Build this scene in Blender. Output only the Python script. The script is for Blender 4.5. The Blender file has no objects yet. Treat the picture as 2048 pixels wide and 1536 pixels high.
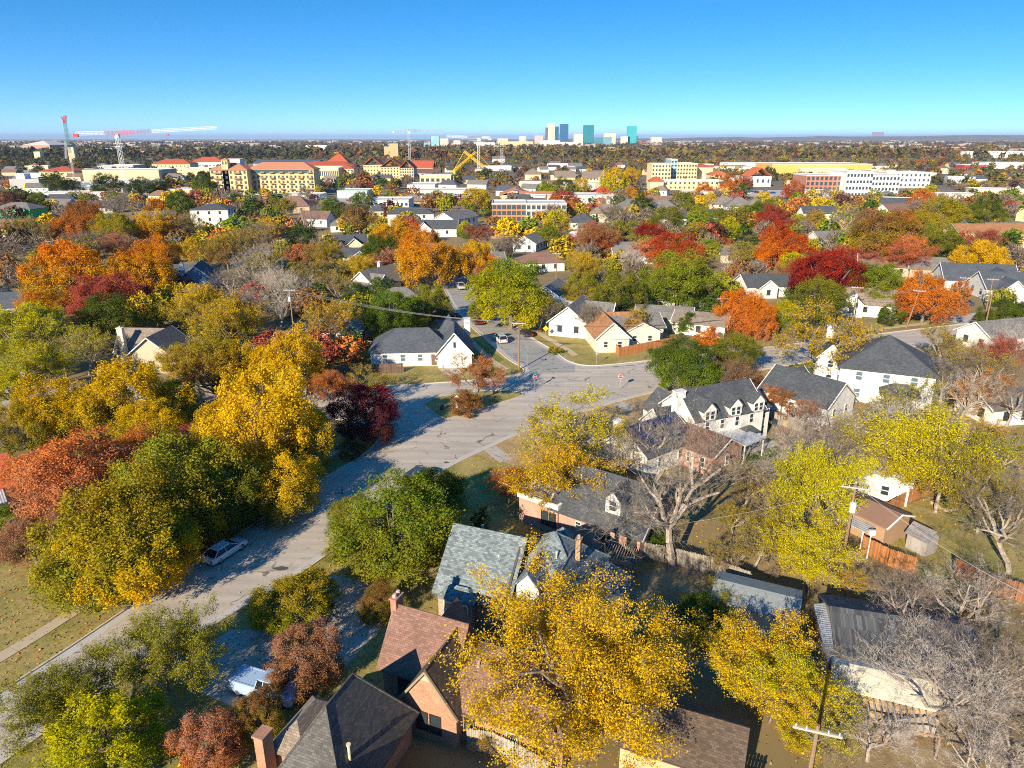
import bpy, math, random
import numpy as np
from mathutils import Vector, Matrix

scene = bpy.context.scene
COL = scene.collection
# ------------------------------------------------------------------ camera
CAM_H = 40.0
FPX = 1421.0
PITCH = math.atan((768 - 277) / FPX)
CP, SP = math.cos(PITCH), math.sin(PITCH)
cam_d = bpy.data.cameras.new('camera')
cam_d.sensor_width = 36.0
cam_d.lens = 36.0 * FPX / 2048.0
cam_d.clip_start = 0.5
cam_d.clip_end = 90000.0
cam = bpy.data.objects.new('camera', cam_d)
COL.objects.link(cam)
cam.location = (0, 0, CAM_H)
cam.rotation_euler = (math.pi / 2 - PITCH, 0, 0)
scene.camera = cam
# ------------------------------------------------------------------ sky and sun
SUN_EL = math.radians(23.5)
SHADOW_AZ = math.radians(29.0)                 # shadows fall away from the camera and to the right
sun_dir = Vector((-math.sin(SHADOW_AZ) * math.cos(SUN_EL), -math.cos(SHADOW_AZ) * math.cos(SUN_EL), math.sin(SUN_EL)))
world = bpy.data.worlds.new('World')
scene.world = world
world.use_nodes = True
wt = world.node_tree
wt.nodes.clear()
w_out = wt.nodes.new('ShaderNodeOutputWorld')
w_bg = wt.nodes.new('ShaderNodeBackground')
w_sky = wt.nodes.new('ShaderNodeTexSky')
w_sky.sky_type = 'NISHITA'
w_sky.sun_disc = False
w_sky.sun_elevation = SUN_EL
w_sky.sun_rotation = math.atan2(sun_dir.x, sun_dir.y)
w_sky.air_density = 1.0
w_sky.dust_density = 0.15
w_sky.ozone_density = 3.0
w_sky.altitude = 200
w_co = wt.nodes.new('ShaderNodeTexCoord')
w_sep = wt.nodes.new('ShaderNodeSeparateXYZ')
w_mul = wt.nodes.new('ShaderNodeMath'); w_mul.operation = 'MULTIPLY_ADD'
w_mul.inputs[1].default_value = 2.4; w_mul.inputs[2].default_value = 0.085
w_com = wt.nodes.new('ShaderNodeCombineXYZ')
w_nrm = wt.nodes.new('ShaderNodeVectorMath'); w_nrm.operation = 'NORMALIZE'
w_hsv = wt.nodes.new('ShaderNodeHueSaturation')
w_hsv.inputs['Saturation'].default_value = 1.45
w_hsv.inputs['Value'].default_value = 1.42
w_gam = wt.nodes.new('ShaderNodeGamma')          # the photo's sky is tone-mapped: a flatter, bluer gradient
w_gam.inputs['Gamma'].default_value = 0.88
wl = wt.links.new
wl(w_co.outputs['Generated'], w_sep.inputs[0])
wl(w_sep.outputs[0], w_com.inputs[0]); wl(w_sep.outputs[1], w_com.inputs[1])
wl(w_sep.outputs[2], w_mul.inputs[0]); wl(w_mul.outputs[0], w_com.inputs[2])
wl(w_com.outputs[0], w_nrm.inputs[0]); wl(w_nrm.outputs[0], w_sky.inputs['Vector'])
wl(w_sky.outputs[0], w_gam.inputs['Color']); wl(w_gam.outputs[0], w_hsv.inputs['Color']); # one small wisp of cirrus high on the right
c_dot = []
_cu, _cv = 1322.0, 24.0
def _wn(op, a, b=None, c=None):
    n = wt.nodes.new('ShaderNodeMath'); n.operation = op
    for i, q in enumerate((a, b, c)):
        if q is None: continue
        if isinstance(q, (int, float)): n.inputs[i].default_value = q
        else: wl(q, n.inputs[i])
    return n.outputs[0]
_az = _wn('ARCTAN2', w_sep.outputs[0], w_sep.outputs[1]); _el = _wn('ARCSINE', w_sep.outputs[2])
_a = _wn('ADD', _az, -math.atan((_cu - 1024) / 1343)); _e = _wn('ADD', _el, -0.176)
_s = _wn('MULTIPLY_ADD', _a, 0.16, _e)                                   # the wisp tilts down to the right
_s = _wn('SUBTRACT', _s, _wn('MULTIPLY', _wn('MULTIPLY', _a, _a), 2.6))
_cn = wt.nodes.new('ShaderNodeTexNoise'); _cn.inputs['Scale'].default_value = 1.0; _cn.inputs['Detail'].default_value = 6; _cn.inputs['Roughness'].default_value = 0.65
_cv3 = wt.nodes.new('ShaderNodeCombineXYZ'); wl(_wn('MULTIPLY', _a, 30.0), _cv3.inputs[0]); wl(_wn('MULTIPLY', _s, 160.0), _cv3.inputs[1]); wl(_cv3.outputs[0], _cn.inputs['Vector'])
_d2 = _wn('ADD', _wn('POWER', _wn('ABSOLUTE', _wn('MULTIPLY', _a, 16.0)), 2.0), _wn('POWER', _wn('ABSOLUTE', _wn('MULTIPLY', _s, 95.0)), 2.0))
_m = _wn('MULTIPLY', _wn('EXPONENT', _wn('MULTIPLY', _d2, -1.2)), _wn('MULTIPLY', _cn.outputs['Fac'], 0.55))
_mx = wt.nodes.new('ShaderNodeMix'); _mx.data_type = 'RGBA'; _mx.clamp_factor = True
wl(_m, _mx.inputs[0]); wl(w_hsv.outputs[0], _mx.inputs[6]); _mx.inputs[7].default_value = (4.6, 5.2, 5.9, 1)
wl(_mx.outputs[2], w_bg.inputs['Color'])
w_bg.inputs['Strength'].default_value = 0.11
wl(w_bg.outputs[0], w_out.inputs['Surface'])
sun_l = bpy.data.lights.new('sun', 'SUN')
sun_l.energy = 5.0
sun_l.angle = math.radians(0.5)
sun_l.color = (1.0, 0.85, 0.62)
sun = bpy.data.objects.new('sun', sun_l)
COL.objects.link(sun)
sun.rotation_euler = sun_dir.to_track_quat('Z', 'Y').to_euler()
scene.view_settings.view_transform = 'Standard'
scene.view_settings.look = 'None'
scene.view_settings.exposure = 0.90
scene.view_settings.gamma = 1.0
scene.render.engine = 'CYCLES'
scene.cycles.max_bounces = 4
scene.cycles.diffuse_bounces = 2
scene.cycles.glossy_bounces = 2
scene.cycles.transmission_bounces = 2
scene.cycles.transparent_max_bounces = 4
scene.cycles.volume_bounces = 0
scene.cycles.use_denoising = False
scene.cycles.filter_width = 1.05

# ------------------------------------------------------------------ projection helpers (photo pixels -> places on the ground)
def ray(u, v):
    x = (u - 1024) / FPX; y = -(v - 768) / FPX
    return x, CP + y * SP, -SP + y * CP
def P(u, v, z=0.0):
    dx, dy, dz = ray(u, v)
    t = (CAM_H - z) / -dz
    return Vector((dx * t, dy * t, z))
def Q(p):
    x, y, z = p[0], p[1], p[2] - CAM_H
    fw = y * CP - z * SP; up = y * SP + z * CP
    return 1024 + FPX * x / fw, 768 - FPX * up / fw

# ------------------------------------------------------------------ object helpers
def tag(o, label, cat, group=None):
    o['label'] = label; o['category'] = cat
    if group: o['group'] = group
    return o
def empty(name, loc=(0, 0, 0), rz=0.0):
    o = bpy.data.objects.new(name, None)
    COL.objects.link(o); o.location = loc; o.rotation_euler = (0, 0, rz)
    o.empty_display_size = 0.3
    return o
def link(name, me, parent=None, loc=None, rz=None, sc=None):
    o = bpy.data.objects.new(name, me)
    COL.objects.link(o)
    if parent is not None: o.parent = parent
    if loc is not None: o.location = loc
    if rz is not None: o.rotation_euler = (0, 0, rz)
    if sc is not None: o.scale = sc
    return o
def structure(o):
    o['kind'] = 'structure'; return o

class MB:
    """collects faces; build() links them as one mesh object with metric UVs"""
    def __init__(s): s.v = []; s.f = []; s.m = []; s.mi = 0
    def add(s, vs, fs):
        b = len(s.v); s.v += [tuple(p) for p in vs]
        s.f += [tuple(b + i for i in f) for f in fs]; s.m += [s.mi] * len(fs)
        return s
    def box(s, c, d, rz=0.0, M=None):
        hx, hy, hz = d[0] / 2, d[1] / 2, d[2] / 2
        vs = [Vector((sx * hx, sy * hy, sz * hz)) for sz in (-1, 1) for sx, sy in ((-1, -1), (1, -1), (1, 1), (-1, 1))]
        if rz: R = Matrix.Rotation(rz, 3, 'Z'); vs = [R @ p for p in vs]
        if M is not None: vs = [M @ p for p in vs]
        c = Vector(c)
        return s.add([p + c for p in vs], [(3, 2, 1, 0), (4, 5, 6, 7), (0, 1, 5, 4), (1, 2, 6, 5), (2, 3, 7, 6), (3, 0, 4, 7)])
    def prism(s, poly, z0, z1):
        n = len(poly)
        vs = [(p[0], p[1], z0) for p in poly] + [(p[0], p[1], z1) for p in poly]
        return s.add(vs, [tuple(range(n - 1, -1, -1)), tuple(range(n, 2 * n))] + [(i, (i + 1) % n, n + (i + 1) % n, n + i) for i in range(n)])
    def tube(s, pts, rad, n=6, cap=True):
        pts = [Vector(p) for p in pts]; rings = []
        b = len(s.v)
        for i, p in enumerate(pts):
            d = (pts[min(i + 1, len(pts) - 1)] - pts[max(i - 1, 0)]).normalized()
            a = d.orthogonal().normalized(); c = d.cross(a)
            r = rad[i] if isinstance(rad, (list, tuple)) else rad
            s.v += [tuple(p + (a * math.cos(2 * math.pi * k / n) + c * math.sin(2 * math.pi * k / n)) * r) for k in range(n)]
        for i in range(len(pts) - 1):
            for k in range(n):
                k2 = (k + 1) % n
                s.f.append((b + i * n + k, b + i * n + k2, b + (i + 1) * n + k2, b + (i + 1) * n + k)); s.m.append(s.mi)
        if cap:
            s.f.append(tuple(b + k for k in range(n - 1, -1, -1))); s.m.append(s.mi)
            e = b + (len(pts) - 1) * n
            s.f.append(tuple(e + k for k in range(n))); s.m.append(s.mi)
        return s
    def bar(s, p0, p1, r, n=4): return s.tube([p0, p1], r, n)
    def mesh(s, name, mats, smooth=False, uv=True):
        me = bpy.data.meshes.new(name)
        me.from_pydata(s.v, [], s.f)
        for m in (mats if isinstance(mats, (list, tuple)) else [mats]): me.materials.append(m)
        if len(set(s.m)) > 1: me.polygons.foreach_set('material_index', s.m)
        if uv and s.f:
            me.update()
            lay = me.uv_layers.new(name='metric')
            buf = np.zeros(len(me.loops) * 2, dtype=np.float32)
            for po in me.polygons:
                nv = po.normal
                ua = Vector((-nv.y, nv.x, 0))
                ua = ua.normalized() if ua.length > 1e-3 else Vector((1, 0, 0))
                va = nv.cross(ua)
                for li in po.loop_indices:
                    co = me.vertices[me.loops[li].vertex_index].co
                    buf[2 * li] = co.dot(ua); buf[2 * li + 1] = co.dot(va)
            lay.data.foreach_set('uv', buf)
        if smooth: me.polygons.foreach_set('use_smooth', [True] * len(me.polygons))
        me.update()
        return me
    def build(s, name, mats, parent=None, loc=None, rz=None, smooth=False):
        return link(name, s.mesh(name, mats, smooth), parent, loc, rz)

# ------------------------------------------------------------------ materials
MATS = {}
def newmat(key):
    m = bpy.data.materials.new(key); m.use_nodes = True
    nt = m.node_tree
    return m, nt, nt.nodes['Principled BSDF']
def mixc(nt, fac, a, b, mode='MIX'):
    n = nt.nodes.new('ShaderNodeMix'); n.data_type = 'RGBA'; n.blend_type = mode
    for sock, val in ((n.inputs[0], fac), (n.inputs[6], a), (n.inputs[7], b)):
        if isinstance(val, (int, float)): sock.default_value = val
        elif isinstance(val, tuple): sock.default_value = (*val[:3], 1)
        else: nt.links.new(val, sock)
    return n.outputs[2]
def noise(nt, scale, detail=3, vec=None, rough=0.55, dist=0.0):
    n = nt.nodes.new('ShaderNodeTexNoise')
    n.inputs['Scale'].default_value = scale; n.inputs['Detail'].default_value = detail
    n.inputs['Roughness'].default_value = rough; n.inputs['Distortion'].default_value = dist
    if vec is not None: nt.links.new(vec, n.inputs['Vector'])
    return n.outputs['Fac']
def ramp(nt, fac, stops):
    n = nt.nodes.new('ShaderNodeValToRGB'); e = n.color_ramp.elements
    while len(e) < len(stops): e.new(0.5)
    for el, (p, c) in zip(e, stops):
        el.position = p; el.color = (*c[:3], 1) if isinstance(c, tuple) else (c, c, c, 1)
    nt.links.new(fac, n.inputs[0]); return n.outputs[0]
def coord(nt, which='Object'):
    return nt.nodes.new('ShaderNodeTexCoord').outputs[which]
def bump(nt, bs, h, strength=0.3, dist=0.05):
    b = nt.nodes.new('ShaderNodeBump'); b.inputs['Strength'].default_value = strength; b.inputs['Distance'].default_value = dist
    nt.links.new(h, b.inputs['Height']); nt.links.new(b.outputs[0], bs.inputs['Normal'])
def dk(c, k): return tuple(x * k for x in c[:3])

def plain(c, rough=0.8, var=0.25, scale=1.2, metal=0.0):
    key = ('plain', c, rough, var, scale, metal)
    if key in MATS: return MATS[key]
    m, nt, bs = newmat('painted')
    o = coord(nt)
    col = mixc(nt, noise(nt, scale, 5, o), dk(c, 1 - var), dk(c, 1 + var * 0.6))
    nt.links.new(col, bs.inputs['Base Color'])
    bs.inputs['Roughness'].default_value = rough; bs.inputs['Metallic'].default_value = metal
    MATS[key] = m; return m
def shingle(c, tab=(0.32, 0.16), var=0.45):
    key = ('shingle', c, tab, var)
    if key in MATS: return MATS[key]
    m, nt, bs = newmat('shingles')
    uv = coord(nt, 'UV')
    b = nt.nodes.new('ShaderNodeTexBrick')
    b.inputs['Scale'].default_value = 1.0; b.inputs['Brick Width'].default_value = tab[0]; b.inputs['Row Height'].default_value = tab[1]
    b.inputs['Mortar Size'].default_value = 0.012; b.inputs['Mortar Smooth'].default_value = 0.4
    b.inputs['Color1'].default_value = (*dk(c, 1 - var), 1); b.inputs['Color2'].default_value = (*dk(c, 1 + var * .8), 1)
    b.inputs['Mortar'].default_value = (*dk(c, 0.4), 1); b.inputs['Bias'].default_value = -0.1
    nt.links.new(uv, b.inputs['Vector'])
    big = noise(nt, 0.35, 4, uv)
    col = mixc(nt, 1.0, b.outputs['Color'], ramp(nt, big, [(0.3, 0.82), (0.75, 1.12)]), 'MULTIPLY')
    nt.links.new(col, bs.inputs['Base Color']); bs.inputs['Roughness'].default_value = 0.92
    bump(nt, bs, b.outputs['Color'], 0.35, 0.03)
    MATS[key] = m; return m
def brick(c1, c2, mortar=(0.35, 0.30, 0.26)):
    key = ('brick', c1, c2)
    if key in MATS: return MATS[key]
    m, nt, bs = newmat('brickwork')
    uv = coord(nt, 'UV')
    b = nt.nodes.new('ShaderNodeTexBrick')
    b.inputs['Scale'].default_value = 1.0; b.inputs['Brick Width'].default_value = 0.24; b.inputs['Row Height'].default_value = 0.085
    b.inputs['Mortar Size'].default_value = 0.009; b.inputs['Mortar Smooth'].default_value = 0.2
    b.inputs['Color1'].default_value = (*c1, 1); b.inputs['Color2'].default_value = (*c2, 1); b.inputs['Mortar'].default_value = (*mortar, 1)
    nt.links.new(uv, b.inputs['Vector'])
    col = mixc(nt, 1.0, b.outputs['Color'], ramp(nt, noise(nt, 0.8, 4, uv), [(0.3, 0.8), (0.7, 1.12)]), 'MULTIPLY')
    nt.links.new(col, bs.inputs['Base Color']); bs.inputs['Roughness'].default_value = 0.9
    bump(nt, bs, b.outputs['Fac'], -0.3, 0.01)
    MATS[key] = m; return m
def siding(c, step=0.18, vertical=False, depth=0.35):
    key = ('siding', c, step, vertical)
    if key in MATS: return MATS[key]
    m, nt, bs = newmat('siding')
    uv = coord(nt, 'UV')
    w = nt.nodes.new('ShaderNodeTexWave'); w.wave_type = 'BANDS'; w.wave_profile = 'SAW'
    w.bands_direction = 'X' if vertical else 'Y'
    w.inputs['Scale'].default_value = 0.314 / step; w.inputs['Distortion'].default_value = 0.0
    nt.links.new(uv, w.inputs['Vector'])
    col = mixc(nt, noise(nt, 0.9, 4, uv), dk(c, 0.82), dk(c, 1.05))
    col = mixc(nt, 1.0, col, ramp(nt, w.outputs['Fac'], [(0.0, 1 - depth), (0.14, 1.0)]), 'MULTIPLY')
    nt.links.new(col, bs.inputs['Base Color']); bs.inputs['Roughness'].default_value = 0.75
    bump(nt, bs, w.outputs['Fac'], 0.3, 0.02)
    MATS[key] = m; return m
def metal_roof(c, rust=0.0):
    key = ('metal', c, rust)
    if key in MATS: return MATS[key]
    m, nt, bs = newmat('corrugated_metal')
    uv = coord(nt, 'UV')
    w = nt.nodes.new('ShaderNodeTexWave'); w.wave_type = 'BANDS'; w.bands_direction = 'X'
    w.inputs['Scale'].default_value = 1.3; nt.links.new(uv, w.inputs['Vector'])
    col = mixc(nt, ramp(nt, noise(nt, 1.1, 5, uv), [(0.45, 0.0), (0.62, 1.0)]), c, mixc(nt, rust, dk(c, 0.8), (0.22, 0.09, 0.04)))
    col = mixc(nt, 1.0, col, ramp(nt, w.outputs['Fac'], [(0.0, 0.6), (0.5, 1.0)]), 'MULTIPLY')
    nt.links.new(col, bs.inputs['Base Color']); bs.inputs['Roughness'].default_value = 0.45; bs.inputs['Metallic'].default_value = 0.3
    bump(nt, bs, w.outputs['Fac'], 0.5, 0.04)
    MATS[key] = m; return m
def glass(c=(0.03, 0.045, 0.06), rough=0.08):
    key = ('glass', c, rough)
    if key in MATS: return MATS[key]
    m, nt, bs = newmat('window_glass')
    bs.inputs['Base Color'].default_value = (*c, 1); bs.inputs['Roughness'].default_value = rough
    bs.inputs['Specular IOR Level'].default_value = 0.8
    MATS[key] = m; return m
def tower_glass(c, g=(3.6, 3.6), frame=0.6):
    key = ('tower', c, g)
    if key in MATS: return MATS[key]
    m, nt, bs = newmat('tower_facade')
    uv = coord(nt, 'UV')
    b = nt.nodes.new('ShaderNodeTexBrick'); b.offset = 0.0
    b.inputs['Scale'].default_value = 1.0; b.inputs['Brick Width'].default_value = g[0]; b.inputs['Row Height'].default_value = g[1]
    b.inputs['Mortar Size'].default_value = frame; b.inputs['Mortar Smooth'].default_value = 0.1
    b.inputs['Color1'].default_value = (*dk(c, .75), 1); b.inputs['Color2'].default_value = (*dk(c, 1.15), 1); b.inputs['Mortar'].default_value = (*dk(c, 1.7), 1)
    nt.links.new(uv, b.inputs['Vector']); nt.links.new(b.outputs['Color'], bs.inputs['Base Color'])
    bs.inputs['Roughness'].default_value = 0.35
    MATS[key] = m; return m
def car_paint(c):
    key = ('paint', c)
    if key in MATS: return MATS[key]
    m, nt, bs = newmat('car_paint')
    col = mixc(nt, noise(nt, 3, 3, coord(nt)), dk(c, 0.9), c)
    nt.links.new(col, bs.inputs['Base Color'])
    bs.inputs['Roughness'].default_value = 0.3; bs.inputs['Coat Weight'].default_value = 0.6; bs.inputs['Coat Roughness'].default_value = 0.08
    MATS[key] = m; return m

def foliage_mat():
    m, nt, bs = newmat('leaves')
    nt.nodes.remove(bs)
    out = nt.nodes['Material Output']
    oi = nt.nodes.new('ShaderNodeObjectInfo')
    at = nt.nodes.new('ShaderNodeAttribute'); at.attribute_type = 'OBJECT'; at.attribute_name = 'leaf_b'
    lv = nt.nodes.new('ShaderNodeAttribute'); lv.attribute_type = 'GEOMETRY'; lv.attribute_name = 'lv'
    o = coord(nt)
    add = nt.nodes.new('ShaderNodeVectorMath'); add.operation = 'MULTIPLY_ADD'
    nt.links.new(oi.outputs['Random'], add.inputs[0]); add.inputs[1].default_value = (37, 11, 23); nt.links.new(o, add.inputs[2])
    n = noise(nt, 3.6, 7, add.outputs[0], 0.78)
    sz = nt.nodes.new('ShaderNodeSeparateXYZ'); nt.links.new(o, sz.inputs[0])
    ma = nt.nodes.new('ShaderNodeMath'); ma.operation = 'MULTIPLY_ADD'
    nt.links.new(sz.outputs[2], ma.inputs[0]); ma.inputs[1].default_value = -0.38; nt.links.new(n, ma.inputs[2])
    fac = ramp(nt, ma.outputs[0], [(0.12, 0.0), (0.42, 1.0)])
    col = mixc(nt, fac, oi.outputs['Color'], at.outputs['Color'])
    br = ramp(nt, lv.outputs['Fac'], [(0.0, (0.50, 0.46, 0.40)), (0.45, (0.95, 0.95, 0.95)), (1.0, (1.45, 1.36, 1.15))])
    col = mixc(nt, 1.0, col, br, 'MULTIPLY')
    d = nt.nodes.new('ShaderNodeBsdfDiffuse'); t = nt.nodes.new('ShaderNodeBsdfTranslucent')
    nt.links.new(col, d.inputs[0]); nt.links.new(col, t.inputs[0])
    mx = nt.nodes.new('ShaderNodeMixShader'); mx.inputs[0].default_value = 0.28
    nt.links.new(d.outputs[0], mx.inputs[1]); nt.links.new(t.outputs[0], mx.inputs[2])
    nt.links.new(mx.outputs[0], out.inputs['Surface'])
    return m
def bark_mat():
    m, nt, bs = newmat('bark')
    oi = nt.nodes.new('ShaderNodeObjectInfo')
    o = coord(nt)
    col = mixc(nt, 1.0, oi.outputs['Color'], ramp(nt, noise(nt, 30, 4, o), [(0.3, 0.55), (0.7, 1.25)]), 'MULTIPLY')
    nt.links.new(col, bs.inputs['Base Color']); bs.inputs['Roughness'].default_value = 0.95
    return m
def woods_mat():
    m, nt, bs = newmat('far_leaves')
    nt.nodes.remove(bs)
    at = nt.nodes.new('ShaderNodeAttribute'); at.attribute_type = 'GEOMETRY'; at.attribute_name = 'tint'
    d = nt.nodes.new('ShaderNodeBsdfDiffuse'); nt.links.new(at.outputs['Color'], d.inputs[0])
    nt.links.new(d.outputs[0], nt.nodes['Material Output'].inputs['Surface'])
    return m
LEAF, BARK, WOODS = foliage_mat(), bark_mat(), woods_mat()
WHITE = plain((0.78, 0.77, 0.74), 0.6, 0.06)
FRAME = plain((0.70, 0.70, 0.68), 0.5, 0.05)
DARKFRAME = plain((0.03, 0.03, 0.03), 0.5, 0.05)
PANE = glass()
PANE_L = glass((0.10, 0.16, 0.20), 0.1)
CONC = plain((0.42, 0.39, 0.34), 0.9, 0.22, 0.6)
STEEL = plain((0.35, 0.36, 0.37), 0.5, 0.2, 2.0, 0.6)
WOODPOLE = plain((0.26, 0.17, 0.10), 0.9, 0.4, 3.0)
RUBBER = plain((0.015, 0.015, 0.016), 0.8, 0.1)
# ------------------------------------------------------------------ ground, roads, kerbs, lawns
def ground_mat():
    m, nt, bs = newmat('ground_cover')
    o = coord(nt)
    n1 = noise(nt, 0.05, 6, o, 0.6); n2 = noise(nt, 0.6, 6, o, 0.7); n3 = noise(nt, 0.004, 6, o, 0.6)
    near = mixc(nt, ramp(nt, n1, [(0.40, 0.0), (0.60, 1.0)]), (0.15, 0.13, 0.045), (0.30, 0.23, 0.11))
    near = mixc(nt, ramp(nt, n2, [(0.35, 0.0), (0.72, 1.0)]), near, (0.24, 0.15, 0.065))
    far = mixc(nt, ramp(nt, n3, [(0.42, 0.0), (0.6, 1.0)]), (0.13, 0.10, 0.06), (0.20, 0.16, 0.11))
    far = mixc(nt, ramp(nt, noise(nt, 0.018, 5, o, 0.7), [(0.60, 0.0), (0.66, 1.0)]), far, (0.34, 0.32, 0.30))
    ln = nt.nodes.new('ShaderNodeVectorMath'); ln.operation = 'LENGTH'; nt.links.new(o, ln.inputs[0])
    mr = nt.nodes.new('ShaderNodeMapRange'); mr.inputs[1].default_value = 350; mr.inputs[2].default_value = 700
    nt.links.new(ln.outputs['Value'], mr.inputs[0])
    nt.links.new(mixc(nt, mr.outputs[0], near, far), bs.inputs['Base Color'])
    bs.inputs['Roughness'].default_value = 0.95
    return m
def lawn_mat(key, a, b, litter=(0.24, 0.14, 0.05), lit=0.66):
    m, nt, bs = newmat(key)
    o = coord(nt)
    col = mixc(nt, ramp(nt, noise(nt, 0.22, 6, o, 0.65), [(0.36, 0.0), (0.62, 1.0)]), a, b)
    col = mixc(nt, 1.0, col, ramp(nt, noise(nt, 2.2, 6, o, 0.8), [(0.3, 0.6), (0.7, 1.35)]), 'MULTIPLY')
    col = mixc(nt, ramp(nt, noise(nt, 0.55, 5, o, 0.7), [(0.54, 0.0), (0.64, 0.75)]), col, dk(b, 0.62))
    col = mixc(nt, ramp(nt, noise(nt, 1.1, 7, o, 0.8), [(lit, 0.0), (lit + 0.06, 0.8)]), col, litter)
    nt.links.new(col, bs.inputs['Base Color']); bs.inputs['Roughness'].default_value = 0.95
    bump(nt, bs, noise(nt, 6, 4, o, 0.8), 0.6, 0.08)
    return m
def road_mat(key, a, b, crack=True):
    m, nt, bs = newmat(key)
    o = coord(nt)
    mp = nt.nodes.new('ShaderNodeMapping'); nt.links.new(o, mp.inputs[0])
    mp.inputs['Rotation'].default_value = (0, 0, math.radians(-65)); mp.inputs['Scale'].default_value = (0.05, 0.9, 1)
    col = mixc(nt, ramp(nt, noise(nt, 0.09, 6, o, 0.7), [(0.3, 0.0), (0.7, 1.0)]), a, b)
    col = mixc(nt, 1.0, col, ramp(nt, noise(nt, 1.0, 5, mp.outputs[0], 0.6), [(0.3, 0.80), (0.7, 1.14)]), 'MULTIPLY')
    col = mixc(nt, 1.0, col, ramp(nt, noise(nt, 3.0, 6, o, 0.9), [(0.3, 0.82), (0.7, 1.14)]), 'MULTIPLY')
    if crack:
        dn = nt.nodes.new('ShaderNodeTexNoise'); dn.inputs['Scale'].default_value = 0.5; dn.inputs['Detail'].default_value = 4
        nt.links.new(o, dn.inputs['Vector'])
        va = nt.nodes.new('ShaderNodeVectorMath'); va.operation = 'MULTIPLY_ADD'
        nt.links.new(dn.outputs['Color'], va.inputs[0]); va.inputs[1].default_value = (3.0, 3.0, 0); nt.links.new(o, va.inputs[2])
        vo = nt.nodes.new('ShaderNodeTexVoronoi'); vo.feature = 'DISTANCE_TO_EDGE'; vo.inputs['Scale'].default_value = 0.17
        nt.links.new(va.outputs[0], vo.inputs['Vector'])
        brk = ramp(nt, noise(nt, 0.35, 3, o), [(0.46, 0.0), (0.56, 1.0)])
        ck = ramp(nt, vo.outputs['Distance'], [(0.006, 1.0), (0.016, 0.0)])
        ml = nt.nodes.new('ShaderNodeMath'); ml.operation = 'MULTIPLY'; nt.links.new(ck, ml.inputs[0]); nt.links.new(brk, ml.inputs[1])
        col = mixc(nt, ml.outputs[0], col, dk(a, 0.35))
    nt.links.new(col, bs.inputs['Base Color']); bs.inputs['Roughness'].default_value = 0.9
    return m
M_GROUND = ground_mat()
M_ROAD = road_mat('worn_asphalt', (0.40, 0.35, 0.295), (0.52, 0.46, 0.39))
M_ROAD2 = road_mat('grey_asphalt', (0.27, 0.26, 0.25), (0.36, 0.345, 0.325))
M_PATCH = plain((0.075, 0.075, 0.078), 0.9, 0.3, 4)
M_LAWN = lawn_mat('dry_lawn', (0.20, 0.19, 0.035), (0.37, 0.28, 0.095))
M_LAWNG = lawn_mat('green_lawn', (0.085, 0.14, 0.015), (0.17, 0.17, 0.03), lit=0.72)
M_LAWND = lawn_mat('straw_lawn', (0.36, 0.25, 0.11), (0.44, 0.31, 0.14), (0.22, 0.20, 0.05), 0.7)
M_LITTER = lawn_mat('leaf_litter', (0.22, 0.15, 0.07), (0.34, 0.26, 0.14), (0.38, 0.20, 0.05), 0.55)
M_KERB = plain((0.56, 0.48, 0.37), 0.9, 0.25, 1.5)
M_GUT = plain((0.46, 0.44, 0.41), 0.9, 0.18, 0.8)

def sheet(name, poly, z, mat):
    import bmesh
    a = sum(poly[i][0] * poly[(i + 1) % len(poly)][1] - poly[(i + 1) % len(poly)][0] * poly[i][1] for i in range(len(poly)))
    if a < 0: poly = list(reversed(poly))
    bm = bmesh.new(); f = bm.faces.new([bm.verts.new((p[0], p[1], z)) for p in poly])
    bmesh.ops.triangulate(bm, faces=[f])
    me = bpy.data.meshes.new(name); bm.to_mesh(me); bm.free(); me.materials.append(mat)
    return structure(link(name, me))
def smooth_line(pts, n=4):
    pts = [Vector((p[0], p[1], 0)) for p in pts]; out = []
    for i in range(len(pts) - 1):
        p0, p1, p2, p3 = pts[max(i - 1, 0)], pts[i], pts[i + 1], pts[min(i + 2, len(pts) - 1)]
        d = (p2 - p1).length; m1 = (p2 - p0).normalized() * d; m2 = (p3 - p1).normalized() * d
        for k in range(n):
            t = k / n
            out.append(p1 * (2 * t ** 3 - 3 * t * t + 1) + m1 * (t ** 3 - 2 * t * t + t) + p2 * (3 * t * t - 2 * t ** 3) + m2 * (t ** 3 - t * t))
    return out + [pts[-1]]
def offset(line, d):
    out = []
    for i, p in enumerate(line):
        t = (line[min(i + 1, len(line) - 1)] - line[max(i - 1, 0)]).normalized()
        out.append(p + Vector((-t.y, t.x, 0)) * d)
    return out
def strip(name, la, lb, z, mat, h=0.0):
    n = len(la); mb = MB()
    if h:
        vs = [(p.x, p.y, z) for p in la] + [(p.x, p.y, z) for p in lb] + [(p.x, p.y, z + h) for p in la] + [(p.x, p.y, z + h) for p in lb]
        fs = []
        for i in range(n - 1):
            fs += [(2 * n + i, 2 * n + i + 1, 3 * n + i + 1, 3 * n + i), (i, i + 1, 2 * n + i + 1, 2 * n + i), (n + i, 3 * n + i, 3 * n + i + 1, n + i + 1)]
        fs += [(0, 2 * n, 3 * n, n), (n - 1, 2 * n - 1, 4 * n - 1, 3 * n - 1)]
    else:
        vs = [(p.x, p.y, z) for p in la] + [(p.x, p.y, z) for p in lb]
        fs = [(i, i + 1, n + i + 1, n + i) for i in range(n - 1)]
        d0, d1 = la[1] - la[0], lb[0] - la[0]
        if d0.x * d1.y - d0.y * d1.x < 0: fs = [f[::-1] for f in fs]
    mb.add(vs, fs); me = mb.mesh(name, mat)
    return structure(link(name, me))
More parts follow.
